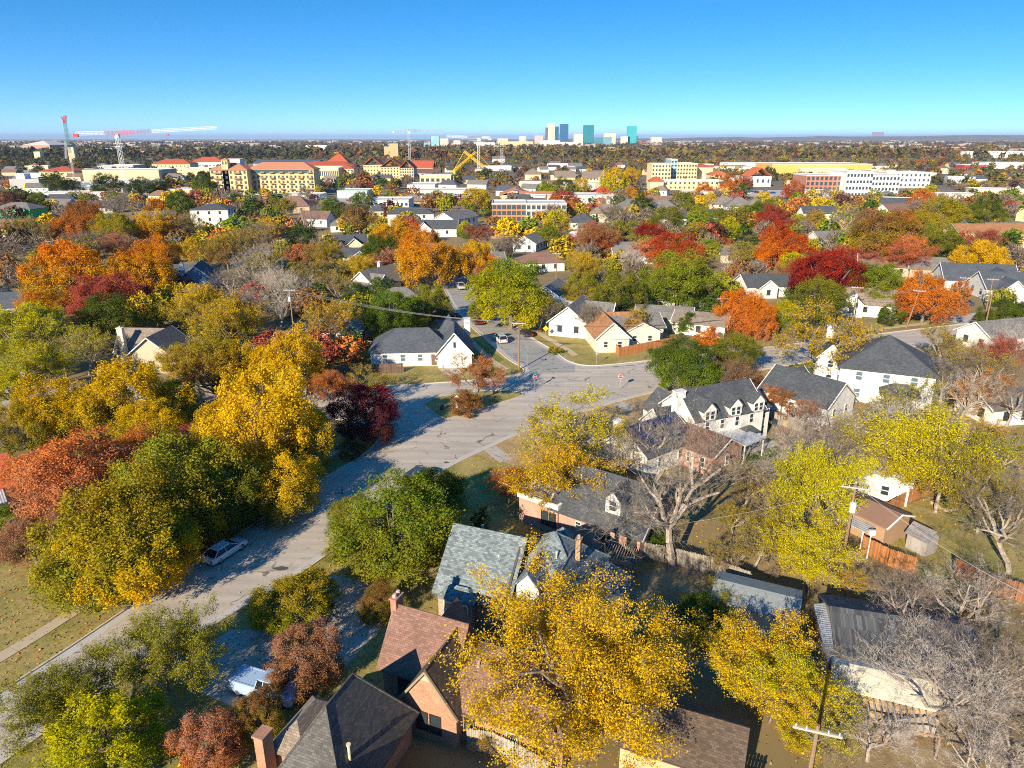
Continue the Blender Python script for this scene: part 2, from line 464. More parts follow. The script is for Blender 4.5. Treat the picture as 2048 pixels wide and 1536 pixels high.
def kerb_gutter(line, side, gutter=True):
    strip('kerb', line, offset(line, 0.16 * side), 0.0, M_KERB, 0.15)
    if gutter: strip('gutter', offset(line, -0.005 * side), offset(line, -0.85 * side), 0.030, M_GUT)

_g = MB(); S = 60000
_g.add([(-S, -2000, 0), (S, -2000, 0), (S, S, 0), (-S, S, 0)], [(0, 1, 2, 3)])
structure(_g.build('ground', M_GROUND))

V2 = lambda l: [Vector((a, b, 0)) for a, b in l]
# main road, bottom left to the junction and on to the right
LK = smooth_line([(-52.2, 8), (-46.5, 24), (-39.0, 43.4), (-36.8, 48.3), (-34.0, 55.0), (-31.6, 60.5), (-27.8, 69.8), (-23.6, 79.1), (-20.6, 85.0), (-19.1, 89.2), (-18.9, 92.4), (-20.6, 96.0), (-25.0, 99.0), (-34.0, 101.0), (-60, 102), (-110, 103), (-160, 104)])
RK = smooth_line([(-42.0, 8), (-37.6, 28), (-35.0, 36.2), (-29.2, 46.9), (-23.8, 54.6), (-20.1, 60.2), (-14.5, 71.0), (-8.7, 82.0), (-3.5, 88.6), (2.7, 95.4), (17.1, 107.2), (27.2, 113.6), (49.1, 125.4), (81, 138.6), (96, 142.5), (130, 152), (220, 180)])
NK = smooth_line([(-160, 114), (-110, 114.2), (-60, 114.5), (-34, 114.6), (-21.3, 114.6), (-11.1, 116.6), (-2.6, 119.0), (1.6, 121.2), (2.2, 124.0), (-0.4, 129.5), (-2.6, 135.5), (-6.6, 147.5), (-10.7, 160.5), (-14.9, 176.1), (-17.6, 190), (-20.6, 205), (-26, 230), (-34, 262), (-46, 300)])
EK = smooth_line([(-36.5, 302), (-24.5, 264), (-16.2, 230), (-12.2, 200), (-5.2, 172.2), (-2.2, 163.9), (4.1, 146.0), (8.4, 135.5), (10.6, 129.0), (13.4, 126.2), (17.5, 126.4), (27.5, 129.8), (49.8, 137.8), (79.1, 148.7), (104, 157.8), (140, 168), (230, 196)])
def road_sheet():
    i1 = max(range(len(LK)), key=lambda i: -abs((LK[i] - Vector((-34, 101, 0))).length))
    poly = RK + list(reversed(EK)) + list(reversed(NK)) + list(reversed(LK))
    from mathutils.geometry import delaunay_2d_cdt
    n = len(poly)
    r = delaunay_2d_cdt([Vector((p.x, p.y)) for p in poly], [], [list(range(n))], 1, 1e-4)
    me = bpy.data.meshes.new('road')
    fs = []
    for f in r[2]:
        a, b, c = (r[0][i] for i in f[:3])
        fs.append(tuple(f) if (b - a).cross(c - a) > 0 else tuple(reversed(f)))
    me.from_pydata([(p.x, p.y, .02) for p in r[0]], [], fs); me.materials.append(M_ROAD)
    structure(link('road', me))
road_sheet()
kerb_gutter(LK, 1); kerb_gutter(RK, -1); kerb_gutter(NK, 1); kerb_gutter(EK, 1)
# traffic island
ISL = smooth_line([(-14.0, 105.4), (-12.4, 102.6), (-10.0, 99.7), (-8.6, 100.6), (-5.0, 103.6), (-1.0, 107.3), (1.7, 110.0), (1.4, 111.3), (-1.5, 111.9), (-5.4, 111.8), (-11.8, 109.2), (-14.0, 105.4)], 3)
sheet('island_lawn', ISL[:-1], 0.10, M_LAWN)
strip('island_kerb', ISL, offset(ISL, -0.18), 0.0, M_KERB, 0.15)
# asphalt patches and repairs, each its own sheet
def blob_patch(u, v, r, asp=0.6, seed=1):
    rnd = random.Random(seed); c = P(u, v)
    pts = [(c.x + math.cos(a) * r * rnd.uniform(.7, 1.2), c.y + math.sin(a) * r * asp * rnd.uniform(.7, 1.2)) for a in [i * 2 * math.pi / 11 for i in range(11)]]
    sheet('road_patch', pts, 0.026, M_PATCH)
blob_patch(563, 1137, 0.8, 0.45, 3); blob_patch(838, 932, 0.5, 0.5, 5); blob_patch(893, 925, 0.35, 0.7, 6)
for (u0, u1, v0, v1) in ((1080, 1150, 745, 722), (1105, 1133, 722, 712)):
    a, b, c_, d = P(u0, v0), P(u1, v0), P(u1, v1), P(u0, v1)
    sheet('road_patch', [a, b, c_, d], 0.026, M_ROAD2)
# street going up: grey asphalt overlay
NB = [p for p in NK if p.y > 121.5 and p.x < 3]; EB = [p for p in EK if p.y > 127.5 and p.x < 12]; EB.reverse()
sheet('side_street', offset(NB, -0.5) + list(reversed(offset(EB, 0.5))), 0.024, M_ROAD2)

# lawns (sheets)
def lawn(px, mat, z=0.006, name='lawn'): return sheet(name, [P(u, v) for u, v in px], z, mat)
lawnL = [p for p in LK if 20 < p.y < 93 and p.x < -18]
sheet('verge_lawn', offset(lawnL, 0.17) + [Vector((-60, 96, 0)), Vector((-75, 60, 0)), Vector((-70, 24, 0))], 0.006, M_LAWN)
lawnR = [p for p in RK if 30 < p.y < 92]
sheet('garden_lawn', offset(lawnR, -0.17) + [Vector((10, 84, 0)), Vector((-2, 60, 0)), Vector((-14, 32, 0))], 0.006, M_LAWN)
lawnN = [p for p in NK if p.x > -24 and p.y < 162]
sheet('corner_lawn', offset(lawnN, 0.17) + [Vector((-26, 162, 0)), Vector((-30, 118, 0))], 0.006, M_LAWN)
lawnE = [p for p in EK if p.y < 170 and p.x < 29]
sheet('corner_lawn', offset(lawnE, 0.17) + [Vector((34, 150, 0)), Vector((14, 170, 0))], 0.006, M_LAWN)
lawnS = [p for p in RK if 87 < p.y < 130 and p.x < 52]
sheet('front_lawn', offset(lawnS, -0.17) + [Vector((52, 112, 0)), Vector((30, 98, 0)), Vector((12, 82, 0)), Vector((1, 83, 0))], 0.008, M_LAWND)
lawn([(655, 690), (760, 705), (860, 660), (870, 640), (690, 655)], M_LAWNG, 0.012)
lawn([(640, 700), (760, 700), (760, 735), (650, 760)], M_LAWNG, 0.014)
lawn([(925, 665), (1010, 720), (985, 730), (940, 700)], M_LAWNG, 0.011)
lawn([(1480, 905), (1560, 870), (1560, 920), (1500, 930)], M_LAWNG, 0.012)
lawn([(1550, 740), (1625, 722), (1690, 715), (1670, 760), (1640, 770)], M_LAWNG, 0.012)
lawn([(1735, 665), (1800, 655), (1930, 645), (1925, 640), (1800, 630), (1735, 645)], M_LAWN, 0.011)
lawn([(1740, 690), (1830, 695), (1960, 688), (1990, 705), (1880, 740), (1800, 720)], M_LAWND, 0.010)
lawn([(1730, 1030), (1900, 985), (2048, 1040), (2048, 1200), (1850, 1160), (1735, 1090)], M_LAWN, 0.012, 'back_lawn')
lawn([(1230, 1140), (1480, 1130), (1560, 1200), (1440, 1260), (1250, 1230)], M_LITTER, 0.013, 'back_yard')
lawn([(1640, 1400), (1900, 1400), (2000, 1600), (1650, 1600)], M_LITTER, 0.013, 'back_yard')
lawn([(1680, 960), (1780, 960), (1790, 1000), (1690, 1010)], M_LAWND, 0.010, 'back_yard')
lawn([(2000, 545), (2048, 540), (2048, 570), (2010, 560)], M_LAWNG, 0.011)

# concrete: driveways and paths
def paved(px, z=0.016, name='driveway', mat=None): return sheet(name, [P(u, v) for u, v in px], z, mat or CONC)
paved([(402, 1296), (466, 1258), (520, 1262), (585, 1240), (665, 1150), (735, 1165), (765, 1225), (755, 1262), (690, 1335), (655, 1320), (590, 1345), (560, 1420), (470, 1415), (400, 1385), (440, 1330)])
paved([(968, 901), (990, 890), (1028, 918), (1000, 926)], 0.012)
paved([(868, 641), (925, 638), (940, 650), (880, 655)], 0.016)
paved([(1440, 905), (1545, 880), (1560, 890), (1470, 915)], 0.016, 'path')
paved([(1880, 640), (1950, 625), (2000, 640), (1940, 652)], 0.014)
paved([(876, 740), (905, 730), (925, 745), (900, 752)], 0.016, 'path')
paved([(1225, 812), (1245, 803), (1275, 815), (1258, 822)], 0.016, 'path')
paved([(1560, 600), (1700, 590), (1720, 610), (1570, 620)], 0.012, 'alley')
paved([(1330, 630), (1440, 600), (1460, 615), (1350, 650)], 0.012, 'alley')
# sidewalk slabs, one object each
slab_me = MB().box((0, 0, 0), (1.47, 1.25, 0.08)).mesh('slab', plain((0.47, 0.38, 0.26), 0.9, 0.18, 0.7))
def sidewalk(line, n_max=60, width=1.0):
    root = structure(empty('sidewalk', (0, 0, 0)))
    acc = 0.0; last = line[0]; cnt = 0
    for i in range(len(line) - 1):
        a, b = line[i], line[i + 1]; d = (b - a).length; t = (b - a).normalized(); pos = -acc + 1.5
        while pos <= d and cnt < n_max:
            c = a + t * (pos - 0.75)
            o = link('slab', slab_me, root, (c.x, c.y, 0.02 + random.Random(cnt).uniform(-.006, .006)), math.atan2(t.y, t.x), (1, width, 1))
            cnt += 1; pos += 1.5
        acc = d - (pos - 1.5)
sidewalk(offset([p for p in LK if 26 < p.y < 90 and p.x < -18], 4.1))
sidewalk(offset([p for p in NK if 124 < p.y < 200], 3.2))
sidewalk(offset([p for p in reversed(EK) if 131 < p.y < 175 and p.x < 12], -3.0), 34)
sidewalk(offset([p for p in EK if p.x > 60 and p.x < 110], 3.4), 34)
# ------------------------------------------------------------------ trees
def np_mesh(name, V, T, mat, attrs=None, smooth=False):
    V = np.asarray(V, dtype=np.float32); T = np.asarray(T, dtype=np.int32)
    me = bpy.data.meshes.new(name)
    me.vertices.add(len(V)); me.vertices.foreach_set('co', V.ravel())
    me.loops.add(T.size); me.loops.foreach_set('vertex_index', T.ravel())
    me.polygons.add(len(T))
    me.polygons.foreach_set('loop_start', np.arange(0, T.size, T.shape[1], dtype=np.int32))
    try: me.polygons.foreach_set('loop_total', np.full(len(T), T.shape[1], dtype=np.int32))
    except Exception: pass
    me.materials.append(mat)
    for nm, (typ, arr) in (attrs or {}).items():
        a = me.attributes.new(nm, typ, 'POINT')
        a.data.foreach_set('color' if typ == 'FLOAT_COLOR' else 'value', np.asarray(arr, dtype=np.float32).ravel())
    me.update(calc_edges=True)
    return me
def unit(a): return a / (np.linalg.norm(a, axis=-1, keepdims=True) + 1e-9)
def leaf_tris(c, nrm, size, rng):
    """one leaf-shaped triangle per centre"""
    n = len(c)
    t = unit(np.cross(nrm, rng.normal(size=(n, 3)))); b = np.cross(nrm, t)
    s = size * rng.uniform(0.6, 1.35, (n, 1))
    p0 = c + t * s * 0.75; p1 = c - t * s * 0.45 + b * s * 0.5; p2 = c - t * s * 0.45 - b * s * 0.5
    V = np.stack([p0, p1, p2], 1).reshape(-1, 3)
    return V
def tube_np(mb, pts, rads, n=5): mb.tube(pts, list(rads), n, cap=False)

PCEN = {}
def proto_leafy(kind, seed, nleaf, lsize):
    rng = np.random.default_rng(seed)
    cfg = dict(r=(0.10, 36, .15, 1.0), u=(0.08, 38, .13, 1.0), o=(0.10, 40, .14, 1.0), p=(0.08, 32, .14, 1.0), h=(0.0, 20, .17, 1.0))[kind]
    z0, nl, lr, _ = cfg
    cz, rz = (z0 + 1) / 2, (1 - z0) / 2
    lob = []
    tries = 0
    while len(lob) < nl and tries < 4000:
        tries += 1
        d = unit(rng.normal(size=3))
        if d[2] < -0.75: continue
        f = rng.uniform(0.45, 0.80) ** 0.8
        env = 1.0
        if kind == 'p': env = 1.0 - 0.38 * max(0, d[2])
        if kind == 'o': env = 1.0 + 0.05 * (1 - abs(d[2]))
        r = lr * rng.uniform(0.7, 1.2)
        lump = 0.90 + 0.16 * math.sin(3 * math.atan2(d[1], d[0]) + seed) * (1 - abs(d[2])) + rng.uniform(-.08, .06)
        c = np.array([d[0] * f * .5 * env, d[1] * f * .5 * env, d[2] * f * rz]) * lump
        if any(np.linalg.norm((c - l[0]) * np.array([1, 1, 1.1])) < 0.62 * (r + l[1]) * 0.8 for l in lob): continue
        lob.append((c, r))
    cs, ns, ls = [], [], []
    per = nleaf // len(lob)
    for c, r in lob:
        out = unit(c + np.array([0, 0, 0.12]))
        ncl = 13
        d = unit(rng.normal(size=(ncl, 3)) + out * 0.75 + np.array([0, 0, 0.35]))
        st = np.array([1.0, 1.0, 1.0])
        if kind in 'up': st = np.array([0.85, 0.85, 1.35])
        cc = c + d * r * rng.uniform(0.6, 1.05, (ncl, 1)) * st
        idx = rng.integers(0, ncl, per)
        sg = r * 0.21
        off = rng.normal(size=(per, 3)) * sg * np.array([1.0, 1.0, 0.75])
        if kind in 'up': off = off * np.array([.85, .85, 1.5])
        p = cc[idx] + off
        n = unit(d[idx] * 0.7 + rng.normal(size=(per, 3)) * 0.75 + np.array([0, 0, 0.35]))
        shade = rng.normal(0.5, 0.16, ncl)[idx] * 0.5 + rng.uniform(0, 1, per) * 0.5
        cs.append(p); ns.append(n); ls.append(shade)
    c = np.concatenate(cs); n = np.concatenate(ns); lv = np.concatenate(ls)
    ex = np.array([0.5, 0.5, rz])
    q = np.percentile(np.abs(c[:, :2]), 99.2); c[:, :2] *= 0.5 / q
    zl, zh = np.percentile(c[:, 2], 0.5), np.percentile(c[:, 2], 99.7)
    c[:, 2] = z0 + (c[:, 2] - zl) / (zh - zl) * (1 - z0)
    keep = c[:, 2] > 0.01
    c, n, lv = c[keep], n[keep], lv[keep]
    PCEN.setdefault(kind, []).append((c, n))
    V = leaf_tris(c, n, lsize, rng)
    T = np.arange(len(V)).reshape(-1, 3)
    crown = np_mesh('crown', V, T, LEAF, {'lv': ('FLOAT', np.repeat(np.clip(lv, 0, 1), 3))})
    mb = MB()
    mb.tube([(0, 0, -0.02), (0.008, 0, 0.10), (0, 0.01, max(z0, .1) + 0.06), (0.01, 0, cz)], [0.034, 0.025, 0.02, 0.010], 7, False)
    k = 0.5 / q
    for l, r in lob:
        e = Vector((l[0] * k, l[1] * k, z0 + (l[2] - zl) / (zh - zl) * (1 - z0)))
        s = Vector((0, 0, min(z0 + 0.02 + 0.2 * rng.uniform(), e.z * .8)))
        m = s.lerp(e, 0.5) + Vector((e.x * .12, e.y * .12, -0.02))
        mb.tube([s, m, e], [0.012, 0.008, 0.003], 4, False)
    trunk = mb.mesh('trunk', BARK, uv=False)
    return trunk, crown

def proto_branchy(kind, seed, nleaf, lsize, twig_w):
    """b: bare, s: thin remaining leaves, w: feathery sprays of small leaves"""
    rng = np.random.default_rng(seed); rnd = random.Random(seed)
    segs = []            # (p0, p1, r0, r1, level)
    tips = []
    up = Vector((0, 0, 1))
    def grow(p, d, L, r, lev):
        nseg = 3 if lev < 2 else 2
        q = p; dd = d.copy()
        for i in range(nseg):
            dd = (dd + Vector((rnd.gauss(0, .16), rnd.gauss(0, .16), rnd.gauss(0.03, .12)))).normalized()
            e = q + dd * (L / nseg)
            segs.append((q, e, r * (1 - .28 * i / nseg), r * (1 - .28 * (i + 1) / nseg), lev))
            if lev >= 1 and i < nseg - 1 and rnd.random() < .75:
                side = (dd + Vector((rnd.gauss(0, .8), rnd.gauss(0, .8), rnd.gauss(0.1, .5)))).normalized()
                if lev < MAXL: grow(e, side, L * rnd.uniform(.45, .7), r * .55, lev + 1)
            q = e
        if lev >= MAXL - 1: tips.append((q, dd))
        if lev >= MAXL: return
        k = rnd.choice((2, 3, 3)) if lev else (rnd.choice((5, 6)) if kind != 'w' else 7)
        a0 = rnd.uniform(0, 6.28)
        for j in range(k):
            if lev == 0:
                a = a0 + j * 6.283 / k; spread = rnd.uniform(.45, 1.15) if kind != 'w' else (rnd.uniform(.15, .6) if j % 2 else rnd.uniform(.8, 1.7))
                nd = Vector((math.cos(a) * spread, math.sin(a) * spread, 1)).normalized()
            else:
                nd = (dd + Vector((rnd.gauss(0, .5), rnd.gauss(0, .5), rnd.gauss(.08, .4)))).normalized()
            grow(q, nd, L * rnd.uniform(.62, .86) * (1.25 if lev == 0 else 1), r * .62, lev + 1)
    MAXL = 5
    grow(Vector((0, 0, 0)), up, .22 if kind != 'w' else .09, .026, 0)
    A = np.array([[*s[0], *s[1]] for s in segs])
    xy = np.percentile(np.abs(A[:, 3:5]), 96.5); zt = np.percentile(A[:, 5], 99.6)
    k = np.array([.5 / xy, .5 / xy, 1 / zt])
    S = lambda v: Vector((v[0] * k[0], v[1] * k[1], v[2] * k[2]))
    mb = MB(); tv = []
    for p0, p1, r0, r1, lev in segs:
        a, b = S(p0), S(p1)
        if lev <= 2: mb.tube([a, b], [r0, r1], 5 if lev < 2 else 4, False)
        else:
            n = np.array((b - a)); side = unit(np.cross(n, rng.normal(size=3)))
            w = twig_w * (1.0 if lev > 3 else 1.6)
            a_, b_ = np.array(a), np.array(b)
            tv += [a_ + side * w, a_ - side * w, b_]
    trunk = mb.mesh('trunk', BARK, uv=False)
    T0 = np.array([[*S(t[0])] for t in tips]); D0 = unit(np.array([[*t[1]] for t in tips]))
    # fine twigs
    per = 5
    base = np.repeat(T0, per, 0); dd = unit(np.repeat(D0, per, 0) + rng.normal(size=(len(base), 3)) * .65 + np.array([0, 0, .1]))
    ln = rng.uniform(.025, .085, (len(base), 1)); st = base - np.repeat(D0, per, 0) * rng.uniform(0, .05, (len(base), 1))
    en = st + dd * ln; sd = unit(np.cross(dd, rng.normal(size=dd.shape))) * twig_w * .8
    tw = np.stack([st + sd, st - sd, en], 1).reshape(-1, 3)
    Vt = np.concatenate([np.array(tv).reshape(-1, 3), tw])
    lvt = np.full(len(Vt), 0.5) + np.repeat(rng.uniform(-.25, .3, len(Vt) // 3), 3)
    twigs = np_mesh('twigs', Vt, np.arange(len(Vt)).reshape(-1, 3), BARK)
    crown = None
    if nleaf:
        pool = np.concatenate([en, st, (st + en) / 2])
        if kind == 's':
            cl = rng.uniform(0, 1, len(T0)) < .62
            keep = np.tile(np.repeat(cl, per), 3); pool = pool[keep]
        c = pool[rng.integers(0, len(pool), nleaf)] + rng.normal(size=(nleaf, 3)) * (.013 if kind == 's' else .016)
        n = unit(rng.normal(size=(nleaf, 3)) + np.array([0, 0, .5]))
        c = c[c[:, 2] > .08]; n = n[:len(c)]
        V = leaf_tris(c, n, lsize, rng)
        lv = np.repeat(np.clip(rng.normal(.5, .25, len(c)), 0, 1), 3)
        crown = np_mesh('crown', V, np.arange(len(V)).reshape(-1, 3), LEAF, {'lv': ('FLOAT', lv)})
    return trunk, crown, twigs

PROTO = {}
def protos():
    for kd, n in (('r', 3), ('u', 4), ('o', 3), ('h', 3)):
        PROTO[kd] = [proto_leafy(kd, 11 + 7 * i + ord(kd), 46000 if kd != 'h' else 14000, 0.0128 if kd != 'h' else .022) for i in range(n)]
        PROTO[kd + 'f'] = [proto_leafy(kd, 511 + 7 * i + ord(kd), 9000, 0.025) for i in range(3)]
    PROTO['p'] = PROTO['pf'] = [proto_leafy('p', 5 + i, 9000, .025) for i in range(2)]
    PROTO['b'] = [proto_branchy('b', 3 + i, 0, 0, .00115) for i in range(4)]
    PROTO['bf'] = [proto_branchy('b', 43 + i, 0, 0, .0034) for i in range(3)]
    PROTO['s'] = [proto_branchy('s', 23 + i, 14000, .013, .0015) for i in range(4)]
    PROTO['sf'] = [proto_branchy('s', 63 + i, 5000, .027, .0030) for i in range(3)]
    PROTO['d'] = [proto_branchy('w', 83 + i, 40000, .0118, .0014) for i in range(3)]      # well-leaved open crown
    PROTO['df'] = [proto_branchy('w', 83 + i, 9000, .026, .0022) for i in range(2)]
    PROTO['w'] = [proto_branchy('w', 93 + i, 60000, .0098, .0012) for i in range(2)]
    PROTO['wf'] = PROTO['w']
    PROTO['D'] = [proto_branchy('w', 123, 110000, .0074, .0011)]
    PROTO['Df'] = PROTO['D']
protos()
C = dict(O=(0.60, 0.195, 0.012), Y=(0.67, 0.43, 0.014), L=(0.52, 0.47, 0.006), G=(0.060, 0.098, 0.018), g=(0.15, 0.21, 0.015),
         V=(0.25, 0.245, 0.022), R=(0.38, 0.042, 0.016), M=(0.125, 0.012, 0.028), P=(0.44, 0.21, 0.13), B=(0.27, 0.13, 0.045),
         T=(0.215, 0.172, 0.138), S=(0.56, 0.19, 0.045), D=(0.34, 0.075, 0.05), W=(0.40, 0.355, 0.305), K=(0.10, 0.035, 0.03),
         A=(0.58, 0.37, 0.008), E=(0.37, 0.28, 0.018))
CN = dict(O='orange', Y='golden yellow', L='lime yellow', G='dark green', g='green', V='olive green', R='red', M='burgundy',
          P='dusty pink', B='brown', T='grey', S='rust orange', D='dusty red', W='pale grey', K='dark maroon', A='mustard yellow', E='olive gold')
KN = dict(r='round tree', u='billowing tree', o='broad oak', p='upright oval tree', h='bush', b='bare tree', s='half-bare tree', d='open-crowned tree', D='spreading tree', w='feathery small tree')
ASP = dict(r=.95, u=1.0, o=.8, p=1.2, h=.75, b=1.0, s=1.0, d=1.0, w=1.0, D=.92)
ALLTREES = []
def tree_at(x, y, wid, hei, kind, ca, cb, seed, label=None, rz=None, far=False, group=None):
    pr = PROTO[kind + ('f' if far else '')]
    p = pr[seed % len(pr)]
    rnd = random.Random(seed * 7 + 1)
    root = empty('bush' if kind == 'h' else 'tree', (x, y, 0), rnd.uniform(0, 6.28) if rz is None else rz)
    bark = (0.22, 0.17, 0.13) if kind not in 'bs' else (0.36, 0.30, 0.25)
    tr = link('trunk', p[0], root, sc=(wid, wid, hei)); tr.color = (*bark, 1)
    def j(c):
        k = rnd.uniform(.86, 1.12); return tuple(a * k * rnd.uniform(.96, 1.04) for a in c)
    if len(p) > 2:
        tw = link('twigs', p[2], root, sc=(wid, wid, hei)); tw.color = (*j(C['W'] if ca == 'W' else C['T']), 1)
    if p[1] is not None:
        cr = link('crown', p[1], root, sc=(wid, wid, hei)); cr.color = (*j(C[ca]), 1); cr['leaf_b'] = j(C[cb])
    u, v = Q((x, y, hei * .6))
    ALLTREES.append(dict(o=root, x=x, y=y, w=wid, h=hei, k=kind, ca=ca, cb=cb, u=u, v=v, label=label))
    return root
TREE_SPOTS = []
def tree(u, vt, w, kind, ca, cb=None, asp=None, label=None, seed=None):
    """crown centre u, top v and width w as seen in the photo; distance follows from the usual height to width ratio"""
    asp = asp or ASP[kind]
    dx, dy, dz = ray(u, vt + 0.02 * w)
    k = -dz / dy; c = w / (dy * FPX)
    Y = CAM_H / (k + asp * c); X = dx * Y / dy; W = c * Y
    n = len(ALLTREES)
    return tree_at(X, Y, W * (1.12 if kind in 'ruop' else 1.04), W * asp, kind, ca, cb or ca, n + 3 if seed is None else seed, label, far=w < 62)

def tree_base(u, vb, wid, hei, kind, ca, cb, seed):
    """tree whose foot can be seen in the photo"""
    p = P(u, vb); return tree_at(p.x, p.y, wid, hei, kind, ca, cb, seed)
# ------------------------------------------------------------------ houses
def win_meshes():
    def fr(mat, nm):
        mb = MB(); t = 0.09
        mb.box((0, -0.03, 0.5 - t / 2), (1, 0.1, t)); mb.box((0, -0.04, -0.5 + t / 2), (1.06, 0.13, t))
        mb.box((-0.5 + t / 2, -0.03, 0), (t, 0.1, 1 - 2 * t)); mb.box((0.5 - t / 2, -0.03, 0), (t, 0.1, 1 - 2 * t)); mb.box((0, -0.025, 0), (1 - 2 * t, 0.07, 0.06))
        return mb.mesh('frame', mat)
    pane = MB().box((0, 0.0, 0), (0.86, 0.05, 0.86)).mesh('pane', PANE)
    panel = MB().box((0, 0.0, 0), (0.86, 0.05, 0.86)).mesh('pane', PANE_L)
    return fr(FRAME, 'a'), fr(DARKFRAME, 'b'), pane, panel
WFR, WFRD, WPANE, WPANEL = win_meshes()
def window(root, x, y, z, w, h, rz, dark=False, light=False):
    o = link('window', WFRD if dark else WFR, root, (x, y, z), rz, (w, 1, h))
    link('pane', WPANEL if light else WPANE, o)
    return o
DOOR_ME = MB().box((0, -0.02, 0.5), (1, 0.1, 1)).box((0, -0.08, 0.25), (0.7, 0.05, 0.36)).box((0, -0.08, 0.72), (0.7, 0.05, 0.36)).mesh('door', plain((0.16, 0.10, 0.07), .6))
KNOB_ME = MB().box((0.38, -0.12, 0.48), (0.06, 0.1, 0.03)).mesh('handle', STEEL)
def door(root, x, y, rz, w=0.95, h=2.05):
    o = link('door', DOOR_ME, root, (x, y, 0.15), rz, (w, 1, h)); link('handle', KNOB_ME, o)
def facing(root, p, n):
    R = Matrix.Rotation(root.rotation_euler.z, 3, 'Z')
    wp = root.location + R @ Vector(p); wn = R @ Vector(n)
    return wn.dot(Vector((0, 0, CAM_H)) - wp) > 0
def gable_roof(mb, cx, cy, sx, sy, axis, hw, rise, o, t=0.16, oe=None):
    L, W = (sx, sy) if axis == 'x' else (sy, sx)
    oe = o if oe is None else oe
    hl = L / 2 + oe; h2 = W / 2 + o; ze = hw - rise * o / (W / 2)
    prof = [(-h2, ze + t), (0, hw + rise + t), (h2, ze + t), (h2, ze), (0, hw + rise), (-h2, ze)]
    vs = []
    for s in (-hl, hl):
        for a, z in prof: vs.append((cx + s, cy + a, z) if axis == 'x' else (cx - a, cy + s, z))
    mb.add(vs, [(0, 1, 4, 5)[::-1], (1, 2, 3, 4)[::-1], (6, 7, 10, 11), (7, 8, 9, 10)] + [(i, (i + 1) % 6, 6 + (i + 1) % 6, 6 + i)[::-1] for i in range(6)])
def hip_roof(mb, cx, cy, sx, sy, axis, hw, rise, o, t=0.16, ridge=None):
    L, W = (sx, sy) if axis == 'x' else (sy, sx)
    hl, h2 = L / 2 + o, W / 2 + o; ze = hw - rise * o / (W / 2)
    r = max(0.02, (L - W) / 2) if ridge is None else ridge / 2
    loc = [(-hl, -h2, ze), (hl, -h2, ze), (hl, h2, ze), (-hl, h2, ze), (-hl, -h2, ze + t), (hl, -h2, ze + t), (hl, h2, ze + t), (-hl, h2, ze + t), (-r, 0, hw + rise + t), (r, 0, hw + rise + t)]
    vs = [((cx + a, cy + b, z) if axis == 'x' else (cx - b, cy + a, z)) for a, b, z in loc]
    mb.add(vs, [(3, 2, 1, 0), (0, 1, 5, 4), (1, 2, 6, 5), (2, 3, 7, 6), (3, 0, 4, 7), (4, 5, 9, 8), (5, 6, 9), (6, 7, 8, 9), (7, 4, 8)])
    pts = [vs[i] for i in (4, 5, 6, 7, 8, 9)]
    return pts
